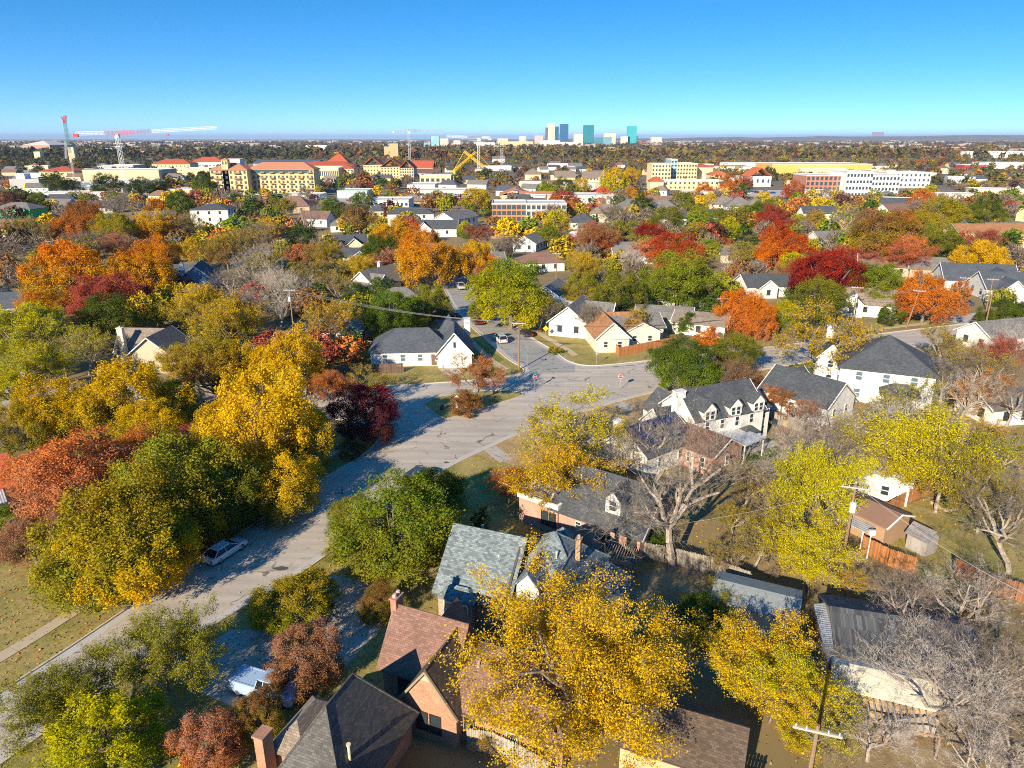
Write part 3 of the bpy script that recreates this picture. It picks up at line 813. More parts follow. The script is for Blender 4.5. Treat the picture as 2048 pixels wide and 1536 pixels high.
def section(root, cx, cy, sx, sy, axis, hw, rise, roof, wm, rm, o=0.45, z0=0.0, nwin=(2, 1), wsize=(0.95, 1.35), dark=False, storeys=1, trim=None, caps=False, light=False, lab=None):
    """one block of a house: walls, roof, windows on the sides that can be seen"""
    wb = MB()
    L, W = (sx, sy) if axis == 'x' else (sy, sx)
    if roof == 'gable':
        loc = []
        for s in (-L / 2, L / 2):
            loc += [(s, -W / 2, z0), (s, W / 2, z0), (s, W / 2, hw), (s, 0, hw + rise - .02), (s, -W / 2, hw)]
        vs = [((cx + a, cy + b, z) if axis == 'x' else (cx - b, cy + a, z)) for a, b, z in loc]
        wb.add(vs, [(0, 4, 3, 2, 1), (5, 6, 7, 8, 9), (0, 5, 9, 4), (1, 2, 7, 6), (0, 1, 6, 5)])
    else:
        wb.box((cx, cy, (z0 + hw) / 2), (sx, sy, hw - z0))
    wall = wb.build('wall', wm, root)
    rb = MB()
    if roof == 'gable': gable_roof(rb, cx, cy, sx, sy, axis, hw, rise, o)
    elif roof == 'hip':
        pts = hip_roof(rb, cx, cy, sx, sy, axis, hw, rise, o)
    elif roof == 'flat':
        t = 0.5
        rb.box((cx, cy, hw + .06), (sx + .1, sy + .1, .12))
        for dx, dy, a, b in ((0, -sy / 2, sx + .3, .3), (0, sy / 2, sx + .3, .3), (-sx / 2, 0, .3, sy - .3), (sx / 2, 0, .3, sy - .3)):
            rb.box((cx + dx, cy + dy, hw + .2), (a, b, t))
    ro = rb.build('roof', rm, root)
    if caps and roof in ('hip', 'gable'):
        cb = MB(); up = Vector((0, 0, .03))
        if roof == 'hip':
            p = [Vector(q) + up for q in pts]
            for a, b in ((0, 4), (1, 5), (2, 5), (3, 4), (4, 5)): cb.bar(p[a], p[b], .075, 5)
        else:
            h = hw + rise + .17; e = L / 2 + o
            cb.bar((cx - e, cy, h) if axis == 'x' else (cx, cy - e, h), (cx + e, cy, h) if axis == 'x' else (cx, cy + e, h), .09, 5)
        cb.build('ridge_cap', rm, ro)
    if trim is not None and roof == 'gable':
        hl = L / 2 + o + .02
        f = lambda q: (cx + q[0], cy + q[1], q[2]) if axis == 'x' else (cx - q[1], cy + q[0], q[2])
        for s in (-hl, hl):
            for k in (-1, 1):
                e = (s, k * (W / 2 + o), hw - rise * o / (W / 2) + .06)
                MB().tube([f((s, 0, hw + rise + .06)), f(e)], .11, 4).build('barge_board', trim, ro)
    nf, ns = nwin
    for (nx, ny, ln, cnt) in ((0, -1, sx, nf), (0, 1, sx, nf), (-1, 0, sy, ns), (1, 0, sy, ns)):
        pc = (cx + nx * sx / 2, cy + ny * sy / 2, hw / 2)
        if cnt < 1 or not facing(root, pc, (nx, ny, 0)): continue
        rz = math.atan2(nx, -ny)
        for st in range(storeys):
            hh = (hw - z0) / storeys; zc = z0 + hh * st + hh * .55
            for i in range(cnt):
                f = (i + .5) / cnt - .5
                x, y = pc[0] + (-ny) * f * ln * .86 * 1.0, pc[1] + nx * f * ln * .86
                window(root, x + nx * .02, y + ny * .02, zc, wsize[0], min(wsize[1], hh * .62), rz, dark, light)
    return wall, ro
def chimney(root, x, y, z0, z1, w=.7, d=.55, mat=None, pots=1):
    mb = MB(); mb.box((x, y, (z0 + z1) / 2), (w, d, z1 - z0)); mb.box((x, y, z1 + .06), (w + .16, d + .16, .14))
    c = mb.build('chimney', mat or brick((0.33, 0.12, 0.06), (0.42, 0.18, 0.09)), root)
    for i in range(pots):
        MB().tube([(x + (i - (pots - 1) / 2) * .38, y, z1 + .12), (x + (i - (pots - 1) / 2) * .38, y, z1 + .42)], [.15, .12], 8).build('chimney_pot', plain((.55, .42, .34)), c)
def vent(root, x, y, z, h=.5, r=.06, mat=None):
    MB().tube([(x, y, z - .3), (x, y, z + h)], r, 7).tube([(x, y, z + h), (x, y, z + h + .08)], r * 1.7, 7).build('vent_pipe', mat or plain((.6, .55, .5)), root)
def house(name, label, loc, ang, cat='house'):
    return tag(empty(name, (loc[0], loc[1], 0), math.radians(ang)), label, cat)
def dormer(root, cx, cy, w, dep, z0, hw, rise, wm, rm, dirv=-1, nwin=1, axis='y', ws=(.8, 1.0)):
    section(root, cx, cy, w if axis == 'y' else dep, dep if axis == 'y' else w, axis, hw, rise, 'gable', wm, rm, .18, z0, (0, 0))
    if axis == 'y':
        for i in range(nwin): window(root, cx + (i - (nwin - 1) / 2) * (ws[0] + .1), cy + dirv * (dep / 2 + .02), (z0 + hw) / 2 + .1, ws[0], min(ws[1], (hw - z0) * .85), 0 if dirv < 0 else math.pi)
W_SID = siding((0.70, 0.70, 0.68)); W_BRK = brick((0.67, 0.67, 0.65), (0.72, 0.715, 0.69), (0.58, 0.57, 0.55))
R_SLATE = shingle((0.19, 0.235, 0.255)); R_BROWN = shingle((0.24, 0.135, 0.105), var=.25); R_CHAR = shingle((0.075, 0.085, 0.10), var=.3)
R_DKGRY = shingle((0.11, 0.105, 0.10), var=.35); R_TAN = shingle((0.26, 0.21, 0.17), var=.3); R_ORNG = shingle((0.40, 0.19, 0.085), var=.3)
R_GREY = shingle((0.20, 0.19, 0.18), var=.3); R_BLUE = shingle((0.085, 0.10, 0.125), var=.3); R_DKBR = shingle((0.12, 0.085, 0.06), (.3, .16), .35)
B_RED = brick((0.36, 0.16, 0.09), (0.48, 0.25, 0.13)); B_PINK = brick((0.46, 0.23, 0.17), (0.56, 0.31, 0.23)); B_TAN = brick((0.48, 0.36, 0.22), (0.58, 0.44, 0.28))
CREAM = siding((0.68, 0.60, 0.44)); CREAMP = plain((0.72, 0.64, 0.47), .8, .08)

# brown-roofed brick house, bottom centre
h = house('brick_house', 'brick house with brown shingle roof and steep front gable beside the big golden tree', (-3.9, 42.7), -23)
section(h, -2.7, .8, 5.7, 5.0, 'x', 3.0, 3.3, 'gable', B_RED, R_BROWN, .35, nwin=(0, 0), caps=True)
section(h, 4.4, .0, 9.6, 6.4, 'x', 3.0, 2.8, 'hip', B_RED, R_BROWN, .4, nwin=(0, 0), caps=True)
section(h, -.35, -1.75, 4.3, 4.5, 'y', 3.0, 2.95, 'gable', B_RED, R_DKBR, .25, nwin=(0, 0), trim=plain((.30, .23, .14)), caps=True)
for dx in (-.52, .52): window(h, -.35 + dx, -4.02, 1.5, .9, 1.6, 0, True)
window(h, -3.7, -1.73, 1.5, 1.1, 1.5, 0, True); window(h, -2.75, -1.73, 1.5, .8, 1.5, 0, True); window(h, 2.4, -3.22, 1.7, .8, 1.0, 0, True); window(h, 5.6, -3.22, 1.7, .8, 1.0, 0)
window(h, 8.0, -3.22, 1.7, .8, 1.0, 0)
MB().add([(-.95, -4.03, 5.0), (.25, -4.03, 5.0), (-.35, -4.03, 5.85)], [(0, 1, 2)]).build('gable_panel', plain((.45, .42, .30)), h)
chimney(h, -5.75, 1.0, 0, 7.0, .5, 1.0, None, 0)
for k in (-.25, .25): MB().tube([(-5.75, 1 + k, 7.1), (-5.75, 1 + k, 7.4)], [.17, .14], 8).build('chimney_pot', plain((.6, .46, .38)), h)
section(h, -2.9, 3.9, 2.2, 2.6, 'y', 3.0, 1.7, 'gable', B_RED, R_BROWN, .2, nwin=(0, 0))
vent(h, 2.2, -1.2, 4.9, .5, .09, plain((.62, .40, .33))); vent(h, 1.1, -.3, 5.6, .3, .06, plain((.62, .40, .33)))
# gutter along the front eave
MB().box((4.4, -3.68, 2.78), (10.2, .12, .12)).build('gutter', plain((.16, .10, .07)), h)

# blue-grey shingle house
h = house('stone_house', 'house with mottled blue-grey shingle roof and cross gables behind the golden tree', (-4.8, 57.1), -21)
S_WALL = brick((.30, .22, .17), (.44, .35, .28))
section(h, 3.1, -.3, 6.4, 8.4, 'x', 2.8, 3.9, 'gable', S_WALL, R_SLATE, .4, nwin=(0, 2), caps=True)
section(h, 8.7, 1.4, 7.6, 7.4, 'x', 3.2, 3.6, 'hip', S_WALL, R_SLATE, .4, nwin=(0, 0), caps=True)
section(h, 7.9, -1.7, 2.0, 3.6, 'y', 4.4, 1.2, 'gable', W_SID, R_SLATE, .25, nwin=(1, 0), caps=True)
section(h, 10.4, -2.2, 4.2, 6.0, 'y', 2.8, 2.7, 'gable', S_WALL, R_SLATE, .35, nwin=(1, 1), caps=True)
section(h, 13.6, 1.2, 3.2, 3.4, 'x', 3.1, 1.9, 'hip', W_SID, R_SLATE, .35, nwin=(1, 1), wsize=(.7, 1.3), caps=True)
section(h, 2.0, -4.5, 3.0, 1.4, 'x', 2.7, .7, 'hip', S_WALL, R_SLATE, .2, nwin=(0, 0))
for dx in (-.6, .6): window(h, 2.0 + dx, -5.23, 1.5, 1.1, 1.7, 0, False, True)
MB().add([(6.15, -4.6, 3.2), (6.35, -4.6, 3.2), (6.35, -.4, 6.72), (6.15, -.4, 6.72)], [(0, 1, 2, 3)]).build('valley_flashing', plain((.06, .06, .07)), h)
chimney(h, 11.0, 1.0, 5, 7.0, .42, .5, brick((.46, .24, .10), (.52, .30, .15)), 1)
vent(h, 1.6, 1.6, 5.4, .6, .1, plain((.32, .42, .45))); vent(h, 4.6, -1.8, 5.2, .35, .07); vent(h, 9.4, -.3, 5.8, .3, .07)
section(h, 8.3, 5.2, 1.4, 1.4, 'x', 4.4, .8, 'hip', W_SID, R_SLATE, .2, nwin=(0, 0))

# dark hip roof at the bottom edge
h = house('shingle_house', 'dark brown-grey hip-roofed house cut by the bottom edge of the picture', P(732, 1362, 6.8), -21)
section(h, -.9, -1.6, 5.2, 8.2, 'y', 2.8, 4.2, 'hip', B_RED, R_DKGRY, .4, nwin=(0, 0), caps=True)
section(h, 3.2, -5.2, 8.6, 4.8, 'x', 2.8, 1.9, 'hip', B_RED, R_DKGRY, .4, nwin=(0, 0), caps=True)
section(h, -4.2, -1.0, 2.4, 4.4, 'y', 2.6, 1.2, 'hip', B_RED, R_TAN, .3, nwin=(0, 0))
chimney(h, -5.3, -4.0, 0, 4.3, .7, .9, brick((.36, .14, .07), (.45, .2, .1)), 0)
vent(h, .9, -3.6, 4.4, .9, .09, plain((.66, .62, .40))); vent(h, -1.0, -5.2, 3.6, .4, .16, STEEL)

# long garage behind the golden tree
h = house('garage', 'garage with dark brown shingle roof and tan wall right of the golden tree', P(1372, 1425, 4.0), -23, 'garage')
section(h, 0, 0, 7.4, 5.0, 'x', 2.5, 1.5, 'gable', plain((.55, .38, .22), .8, .1), R_DKBR, .35, nwin=(0, 0), caps=True)
window(h, 2.4, -2.52, 1.4, .6, .7, 0)
MB().box((0, -2.86, 2.32), (8.0, .1, .1)).build('gutter', plain((.08, .06, .05)), h)

# pink brick house with charcoal roof and dormer
h = house('brick_house', 'pinkish brick house with charcoal roof, white dormer and black-framed windows', (9.6, 68.4), -36.5)
section(h, 1.6, 0, 10.4, 8.2, 'x', 3.0, 3.4, 'gable', B_PINK, R_CHAR, .4, nwin=(0, 0), caps=True, trim=plain((.42, .38, .33)))
section(h, -5.2, -.2, 5.0, 8.4, 'x', 3.05, .4, 'flat', B_PINK, plain((.78, .76, .70), .7, .1), nwin=(0, 0))
section(h, -4.0, 3.0, 6.4, 5.0, 'x', 3.2, 2.2, 'hip', B_PINK, R_CHAR, .35, nwin=(0, 0))
for x, w in ((-4.3, .9), (-3.3, .9), (3.0, .95), (5.9, 1.1)): window(h, x, -4.42 if x < -2.8 else -4.12, 1.55, w, 1.7, 0, True)
window(h, -.3, -4.12, 1.9, .7, .8, 0)
dormer(h, 3.2, -1.9, 1.7, 2.8, 4.0, 5.6, .9, W_SID, R_CHAR, -1, 1, ws=(.9, 1.25))
vent(h, -1.8, -1.2, 5.5, .5)

# white house with solar roof and white patio cover
h = house('solar_house', 'white house with solar panels on its roof and white metal patio cover', P(1300, 845, 5.2), 38)
section(h, 0, 0, 9.0, 7.4, 'x', 3.0, 2.5, 'gable', W_BRK, R_BLUE, .35, nwin=(2, 1), trim=WHITE)
section(h, 5.2, -5.0, 6.0, 7.0, 'y', 2.8, 1.6, 'gable', B_PINK, shingle((.20, .10, .07), var=.3), .35, nwin=(1, 3), wsize=(.8, 1.5), trim=WHITE)
rise, half = 2.5, 3.7
pan = MB().box((0, 0, 0), (1.0, 1.66, .05)).mesh('solar_panel', glass((.02, .035, .10), .12))
sl = math.atan2(rise, half)
for i in range(7):
    for j in range(2):
        d = .95 + j * 1.74
        o_ = link('solar_panel', pan, h, (-3.4 + i * 1.06, -d * math.cos(sl) - .0, 3.0 + rise - d * math.sin(sl) + .30)); o_.rotation_euler = (sl, 0, 0)
chimney(h, -4.7, 1.2, 0, 6.2, 1.0, .8, W_BRK, 0)
mb = MB().box((10.6, -5.5, 2.7), (4.6, 7.0, .12)); mb.build('patio_roof', metal_roof((.74, .75, .76)), h)
for px, py in ((12.7, -8.7), (12.7, -2.3), (8.6, -8.7)): MB().box((px, py, 1.32), (.14, .14, 2.64)).build('patio_post', WHITE, h)

# white two-storey house with dormers
h = house('two_storey_house', 'white two-storey house with charcoal roof and wall dormers near the junction', (27.8, 92.2), 24)
section(h, 0, 0, 11.6, 7.4, 'x', 5.0, 3.0, 'gable', W_BRK, R_CHAR, .3, nwin=(4, 0), wsize=(.75, 1.5), storeys=2, trim=WHITE)
section(h, -7.3, 1.2, 3.0, 5.4, 'x', 3.0, 2.4, 'gable', W_BRK, R_CHAR, .3, nwin=(1, 1), trim=WHITE)
section(h, -3.6, 5.6, 5.0, 4.0, 'y', 3.2, 2.4, 'gable', W_BRK, R_CHAR, .3, nwin=(0, 0))
for x in (-3.6, .7, 4.6): dormer(h, x, -2.4, 2.1, 3.0, 4.6, 6.2, 1.1, W_SID, R_CHAR, -1, 2, ws=(.75, 1.3))
chimney(h, -6.3, -.6, 0, 8.2, 1.5, .9, W_BRK, 0)
mb = MB(); hip_roof(mb, 2.6, -4.6, 2.0, 1.4, 'x', 2.6, .6, .1); mb.build('porch_roof', R_CHAR, h)
door(h, 2.6, -3.82, 0)
section(h, 6.9, .4, 2.2, 6.0, 'y', 4.6, .8, 'hip', W_SID, R_CHAR, .2, nwin=(1, 1), storeys=2)

# two white houses to the right
h = house('white_house', 'single-storey white house with charcoal roof behind grey board fence', (45.6, 103.4), -52)
section(h, 0, 0, 11.0, 8.0, 'x', 3.0, 2.9, 'gable', W_BRK, R_CHAR, .35, nwin=(3, 2), trim=WHITE)
section(h, -4.2, 2.6, 4.4, 5.4, 'y', 3.0, 2.0, 'gable', W_BRK, R_CHAR, .3, nwin=(1, 1), trim=WHITE)
h = house('two_storey_house', 'big white two-storey house with steep charcoal hip roof by the road', (61.0, 111.0), -23)
section(h, 0, 0, 13.5, 11.5, 'y', 5.6, 4.2, 'hip', W_BRK, R_CHAR, .4, nwin=(3, 3), wsize=(1.1, 1.6), storeys=2, caps=True, light=True)
section(h, -8.0, 3.5, 4.0, 5.0, 'y', 5.0, 2.2, 'gable', W_BRK, R_CHAR, .3, nwin=(1, 1), storeys=2, trim=WHITE)
section(h, 2.0, -7.6, 5.0, 3.0, 'x', 3.0, 1.2, 'hip', W_BRK, R_CHAR, .3, nwin=(2, 1))
chimney(h, -8.5, 6.5, 0, 9.2, 1.3, 1.0, W_BRK, 0)

# white ranch with slate roof left of the side street
h = house('white_cottage', 'white corner cottage with dark slate hip roof and arched front gable', (-16.5, 130.4), 4)
section(h, -2.4, 0, 15.0, 8.6, 'x', 3.0, 3.0, 'hip', W_BRK, R_BLUE, .4, nwin=(4, 1), wsize=(1.0, 1.5), caps=True, light=True)
section(h, 5.6, -1.4, 6.2, 9.0, 'y', 3.0, 3.6, 'gable', W_BRK, R_BLUE, .35, nwin=(0, 1), trim=WHITE, light=True)
section(h, 4.5, 3.5, 5.0, 5.0, 'x', 3.4, 4.4, 'hip', W_BRK, R_BLUE, .3, nwin=(0, 0))
chimney(h, 8.0, 3.4, 0, 7.0, 1.2, .9, W_BRK, 0); door(h, 1.7, -4.32, 0)
window(h, 5.6, -5.92, 4.4, .4, 1.0, 0, True)

# cream house with orange-brown roof
h = house('cream_house', 'cream house with orange-brown shingle roof on the corner lawn', (22.4, 141.2), 6)
CB = brick((.70, .62, .47), (.76, .68, .53), (.6, .55, .44))
section(h, -3.2, 0, 6.6, 12.0, 'y', 3.0, 3.0, 'gable', CB, R_ORNG, .35, nwin=(2, 3), trim=WHITE)
section(h, 3.9, .6, 7.4, 5.2, 'y', 2.9, 1.9, 'gable', CB, R_ORNG, .3, nwin=(2, 1), trim=WHITE)
section(h, 1.2, 5.0, 8.0, 6.0, 'x', 3.0, 2.4, 'gable', CB, R_ORNG, .3, nwin=(0, 0))
# ------------------------------------------------------------------ houses farther back: (ridge pixel, ridge height, angle, size x, size y, axis, wall height, rise, roof, walls, roofing, label)
def simple_house(u, v, ang, sx, sy, axis, hw, rise, roof, wm, rm, label, name='house', nwin=(3, 2), storeys=1, wing=None, ch=None, trim=True, dark=True, cat='house', ws=(1.0, 1.4)):
    p = P(u, v, hw + rise)
    h = house(name, label, (p.x, p.y), ang, cat)
    section(h, 0, 0, sx, sy, axis, hw, rise, roof, wm, rm, .45, 0, nwin, ws, dark, storeys, WHITE if trim else None)
    if wing: section(h, wing[0], wing[1], wing[2], wing[3], wing[4], hw * .98, rise * wing[5], wing[6], wm, rm, .4, 0, (1, 1), ws, dark, storeys, WHITE if trim else None)
    if ch: chimney(h, ch[0], ch[1], 0, hw + rise + .9, 1.0, .8, ch[2] if len(ch) > 2 else None, 1)
    return h
MH = [
 (1152, 602, 70, 12, 8.5, 'x', 3.2, 3.4, 'gable', W_SID, R_GREY, 'white house with long grey gable roof behind the orange-roofed cream house', dict(wing=(4, -4, 6, 7, 'y', .8, 'gable'))),
 (1105, 565, 72, 12, 8, 'x', 3.0, 2.6, 'gable', siding((.28, .36, .42)), R_GREY, 'slate blue house with gable end between the round green trees', dict()),
 (1130, 592, 75, 9, 7, 'x', 2.8, .8, 'gable', W_SID, plain((.72, .74, .76), .5, .1), 'white-roofed annex beside the slate blue house', dict(nwin=(1, 1))),
 (1265, 628, 10, 11, 8, 'x', 3.0, 2.0, 'gable', CREAM, R_GREY, 'low cream house with weathered grey roof behind the corner cottage', dict()),
 (1330, 612, -15, 12, 7, 'x', 2.8, 1.8, 'gable', CREAM, R_GREY, 'long grey-roofed garage house near the alley fence', dict()),
 (1325, 580, -20, 15, 8, 'x', 3.0, 1.5, 'hip', W_SID, R_GREY, 'low white house with flat grey hip roof below the large olive oak', dict()),
 (1405, 625, -25, 11, 7, 'x', 2.8, 1.6, 'gable', W_SID, R_TAN, 'pale tan-roofed white outbuilding left of the orange trees', dict()),
 (1540, 548, 8, 16, 8, 'x', 3.0, 2.4, 'gable', W_SID, R_CHAR, 'white cottage with dark shutters and charcoal roof below the red oak', dict(wing=(-3, -3.5, 5, 5, 'y', .8, 'gable'))),
 (1735, 577, -24, 13, 8, 'x', 3.2, 2.8, 'gable', W_SID, R_TAN, 'white gabled house with taupe roof beside the leaning utility pole', dict(wing=(-3, -3, 5, 6, 'y', .8, 'gable'))),
 (1795, 585, -22, 8, 6, 'x', 2.8, 1.8, 'gable', W_SID, R_TAN, 'small white garage half hidden by red and green bushes', dict(nwin=(1, 1))),
 (1770, 508, -16, 15, 9, 'x', 3.0, 3.0, 'gable', brick((.52, .36, .30), (.6, .45, .38)), shingle((.25, .13, .10), var=.2), 'house with wide reddish brown gable roof behind the green oaks', dict(ch=(2, 1))),
 (1870, 515, -18, 14, 9, 'x', 3.0, 2.8, 'gable', B_TAN, R_GREY, 'house with weathered grey gable roof left of the charcoal-roofed complex', dict()),
 (1955, 528, -14, 18, 11, 'x', 3.2, 3.6, 'gable', W_SID, R_BLUE, 'large white house with broad slate-blue roof behind two utility poles', dict(wing=(4, -6, 8, 8, 'y', .9, 'gable'))),
 (2035, 545, -8, 18, 11, 'x', 3.2, 3.4, 'gable', W_SID, R_BLUE, 'white house with slate-blue roof cut by the right picture edge', dict(wing=(-4, -5.5, 6, 6, 'y', .8, 'gable'))),
 (2040, 500, 8, 14, 9, 'x', 3.0, 2.2, 'gable', B_TAN, R_TAN, 'tan house with light brown roof at the right edge above the lawn', dict()),
 (1985, 448, -4, 30, 12, 'x', 5.8, 2.6, 'gable', siding((.66, .53, .30)), R_ORNG, 'long cream two-storey apartment house with salmon roof at the right edge', dict(storeys=2, nwin=(7, 2))),
 (318, 664, -3, 9, 8, 'y', 3.0, 3.6, 'gable', siding((.50, .43, .31)), R_TAN, 'cream house with steep tan roof and front gable among the golden trees', dict(wing=(-4.5, 2.5, 8, 6, 'x', 1.0, 'gable'), ch=(-6.6, -1, CREAMP))),
 (395, 527, 12, 10, 10, 'y', 3.4, 4.0, 'gable', siding((.20, .32, .48)), R_BLUE, 'blue house with steep gables and brick chimney in the shade', dict(wing=(-4, 2, 7, 7, 'x', .9, 'gable'), ch=(-3, -5.2, plain((.18, .30, .45))))),
 (690, 470, 14, 15, 9, 'x', 3.2, 3.2, 'gable', CREAM, R_CHAR, 'cream house with dark roof facing the street with its gable', dict(wing=(3, -4, 7, 8, 'y', .9, 'gable'))),
 (705, 496, 6, 12, 8, 'x', 3.0, 2.2, 'gable', siding((.55, .66, .74)), R_CHAR, 'pale blue house with grey roof in front of the cream gable house', dict(wing=(3, -3, 6, 6, 'y', .9, 'gable'))),
 (690, 434, 10, 13, 9, 'x', 3.2, 3.0, 'hip', W_SID, R_GREY, 'white house with grey hip roof behind the bare pecan', dict()),
 (757, 535, 62, 15, 9, 'x', 3.2, 3.6, 'gable', W_SID, R_GREY, 'white house with long grey gable roof left of the parked cars on the side street', dict(ch=(3, 2, W_BRK), wing=(-5, -2, 7, 7, 'y', .8, 'gable'))),
 (835, 508, 60, 12, 8, 'x', 3.0, 2.8, 'gable', CREAM, R_TAN, 'tan-roofed house behind the large orange oak', dict()),
 (800, 575, 4, 12, 9, 'x', 3.2, 2.4, 'hip', W_BRK, R_GREY, 'white house hidden behind the dark live oaks', dict()),
 (665, 640, 2, 13, 7, 'x', 3.0, 1.4, 'hip', siding((.62, .68, .72)), R_GREY, 'pale grey house behind the orange board fence', dict()),
 (1265, 484, 6, 15, 9, 'x', 3.0, 3.2, 'gable', W_SID, R_GREY, 'white house with weathered grey gables between the two red oaks', dict(wing=(4, -4.5, 6, 7, 'y', .9, 'gable'))),
 (1150, 463, -6, 9, 7, 'x', 3.0, 1.6, 'hip', W_SID, plain((.66, .70, .74), .5, .1), 'small white house with pale metal roof above the rust bush', dict()),
 (1178, 446, 4, 10, 7, 'x', 3.4, 1.4, 'gable', CREAM, R_GREY, 'cream cottage with grey roof left of the dark red tree', dict()),
 (1215, 408, -10, 17, 12, 'x', 4.6, 4.0, 'hip', CREAM, R_TAN, 'big cream house with taupe hip roof behind the grey bare tree', dict(storeys=2)),
 (1262, 398, 12, 15, 12, 'x', 4.4, 4.0, 'hip', CREAM, R_GREY, 'grey hip-roofed house right of the white flat-roofed shop', dict(storeys=2)),
 (1325, 400, -8, 18, 13, 'x', 4.4, 4.2, 'hip', CREAM, R_GREY, 'grey-roofed house behind the tall dark green tree', dict(storeys=2)),
 (1448, 392, 6, 15, 12, 'x', 4.4, 4.0, 'hip', CREAM, R_TAN, 'taupe hip-roofed house right of the narrow yellow tree', dict(storeys=2)),
 (1478, 395, -6, 15, 12, 'x', 4.4, 4.2, 'hip', W_SID, R_GREY, 'grey steep-roofed house near the parking lot', dict(storeys=2)),
 (1512, 398, 4, 14, 12, 'x', 4.4, 4.0, 'hip', CREAM, R_TAN, 'tan hip-roofed house left of the deep red oak', dict(storeys=2)),
 (425, 408, 4, 17, 13, 'x', 9.0, 2.0, 'hip', W_SID, R_CHAR, 'tall white three-storey house with dark hip roof among grey trees', dict(storeys=3, nwin=(3, 3))),
 (38, 405, -6, 20, 12, 'x', 7.0, 2.6, 'hip', plain((.05, .45, .12), .6, .2), R_GREY, 'house under construction wrapped in bright green sheathing', dict(nwin=(0, 0))),
 (300, 398, 3, 16, 10, 'x', 3.4, 2.4, 'hip', CREAM, R_CHAR, 'pale yellow house with dark hip roof left of the white three-storey house', dict()),
 (118, 398, -8, 15, 11, 'x', 3.4, 3.2, 'gable', CREAM, R_GREY, 'grey gable-roofed house behind the brown maple', dict()),
 (200, 402, 8, 16, 11, 'x', 3.4, 3.0, 'gable', W_SID, R_BLUE, 'blue-grey roofed house by the construction deck', dict()),
 (585, 392, 0, 22, 14, 'x', 4.0, 5.0, 'hip', B_TAN, R_BROWN, 'house with big dark brown hip roof below the yellow dormitory', dict()),
 (822, 415, 4, 22, 10, 'x', 6.0, 2.4, 'hip', W_SID, R_CHAR, 'white two-storey house with charcoal hip roof behind the orange oak', dict(storeys=2)),
 (868, 440, 2, 20, 9, 'x', 3.6, 3.0, 'gable', W_SID, R_CHAR, 'white house with charcoal gable roof and cross gable', dict(wing=(-4, -3, 6, 7, 'y', .9, 'gable'))),
 (912, 422, 62, 20, 11, 'x', 6.0, 2.8, 'gable', W_SID, R_GREY, 'white barn-like house with pale green-grey roof', dict(storeys=2, nwin=(4, 2))),
 (825, 388, 20, 14, 12, 'x', 5.0, 3.6, 'hip', B_TAN, R_TAN, 'tan hip-roofed building behind the white townhouses', dict()),
 (1080, 505, 12, 14, 9, 'x', 3.0, 2.4, 'hip', W_SID, R_BROWN, 'brown-roofed house behind the bright green oak', dict()),
 (1060, 468, 70, 13, 9, 'x', 3.2, 2.6, 'gable', siding((.5, .58, .62)), R_GREY, 'blue-grey house in the shade beside the street', dict()),
 (985, 450, 8, 14, 8, 'x', 3.2, 2.0, 'hip', brick((.42, .2, .15), (.5, .28, .22)), R_CHAR, 'low brick house with dark roof below the wood-clad condos', dict()),
 (975, 505, 14, 10, 8, 'x', 3.0, 2.0, 'gable', W_SID, R_GREY, 'white cottage between the orange oak and the street trees', dict()),
 (1640, 440, 8, 14, 9, 'x', 3.2, 2.4, 'gable', W_SID, R_TAN, 'white-trimmed house behind the bare tree right of the red oak', dict()),
 (1660, 462, 5, 13, 9, 'x', 3.2, 2.4, 'gable', W_SID, R_GREY, 'grey-roofed house beside the blue car', dict()),
 (1480, 492, -5, 14, 9, 'x', 3.0, 2.2, 'gable', CREAM, R_GREY, 'grey gable-roofed cream house behind the lime green tree', dict()),
 (1905, 440, 20, 12, 8, 'x', 3.2, 2.6, 'gable', siding((.6, .68, .74)), R_BLUE, 'pale blue gabled house left of the cream apartment house', dict()),
 (1960, 425, -10, 14, 9, 'x', 3.4, 2.6, 'gable', W_SID, R_BLUE, 'white house with blue-grey roof above the cream apartment house', dict()),
 (2000, 640, 18, 12, 8, 'x', 3.0, 2.4, 'gable', W_SID, R_GREY, 'grey-roofed white house at the right edge behind bare branches', dict()),
 (2020, 775, 10, 11, 7, 'x', 2.8, 1.8, 'gable', W_SID, R_GREY, 'white shed with grey roof among bare trees at the right edge', dict(cat='shed')),
]
for row in MH:
    *a, lab, kw = row
    simple_house(*a, lab, **kw)
# outbuildings in the right foreground
h = house('shed', 'small grey garden shed with hip roof standing on the back lawn', P(1850, 1055, 2.6), -62, 'shed')
section(h, 0, 0, 2.1, 1.9, 'x', 1.8, .8, 'gable', siding((.34, .31, .30), .2, True), shingle((.24, .22, .23), var=.25), .2, nwin=(0, 0))
MB().box((0, -.97, .9), (.9, .06, 1.8)).build('door', siding((.40, .37, .36), .2, True), h)
h = house('shed', 'brown-roofed shed with white awning beside the pole with the transformer', P(1748, 1008, 3.2), -58, 'shed')
section(h, 0, 0, 5.6, 4.4, 'x', 2.5, .8, 'gable', siding((.40, .26, .16), .2, True), plain((.24, .14, .10), .9, .2), .3, nwin=(0, 0), trim=WHITE)
MB().box((-.6, -3.3, 2.1), (5.0, 2.0, .08)).build('awning', metal_roof((.72, .70, .68)), h)
for px in (-2.9, 1.7): MB().box((px, -4.2, 1.03), (.1, .1, 2.06)).build('awning_post', WHITE, h)
h = house('white_shed', 'long white shed half covered by the lime yellow trees', P(1745, 930, 3.4), -32, 'shed')
section(h, 0, 0, 8.5, 4.0, 'x', 2.6, .8, 'gable', W_SID, plain((.70, .70, .68), .6, .15), .3, nwin=(2, 1))
h = house('dark_roof_house', 'house with weathered dark plank-like roof under the bare trees', P(1800, 1235, 4.4), -14, 'house')
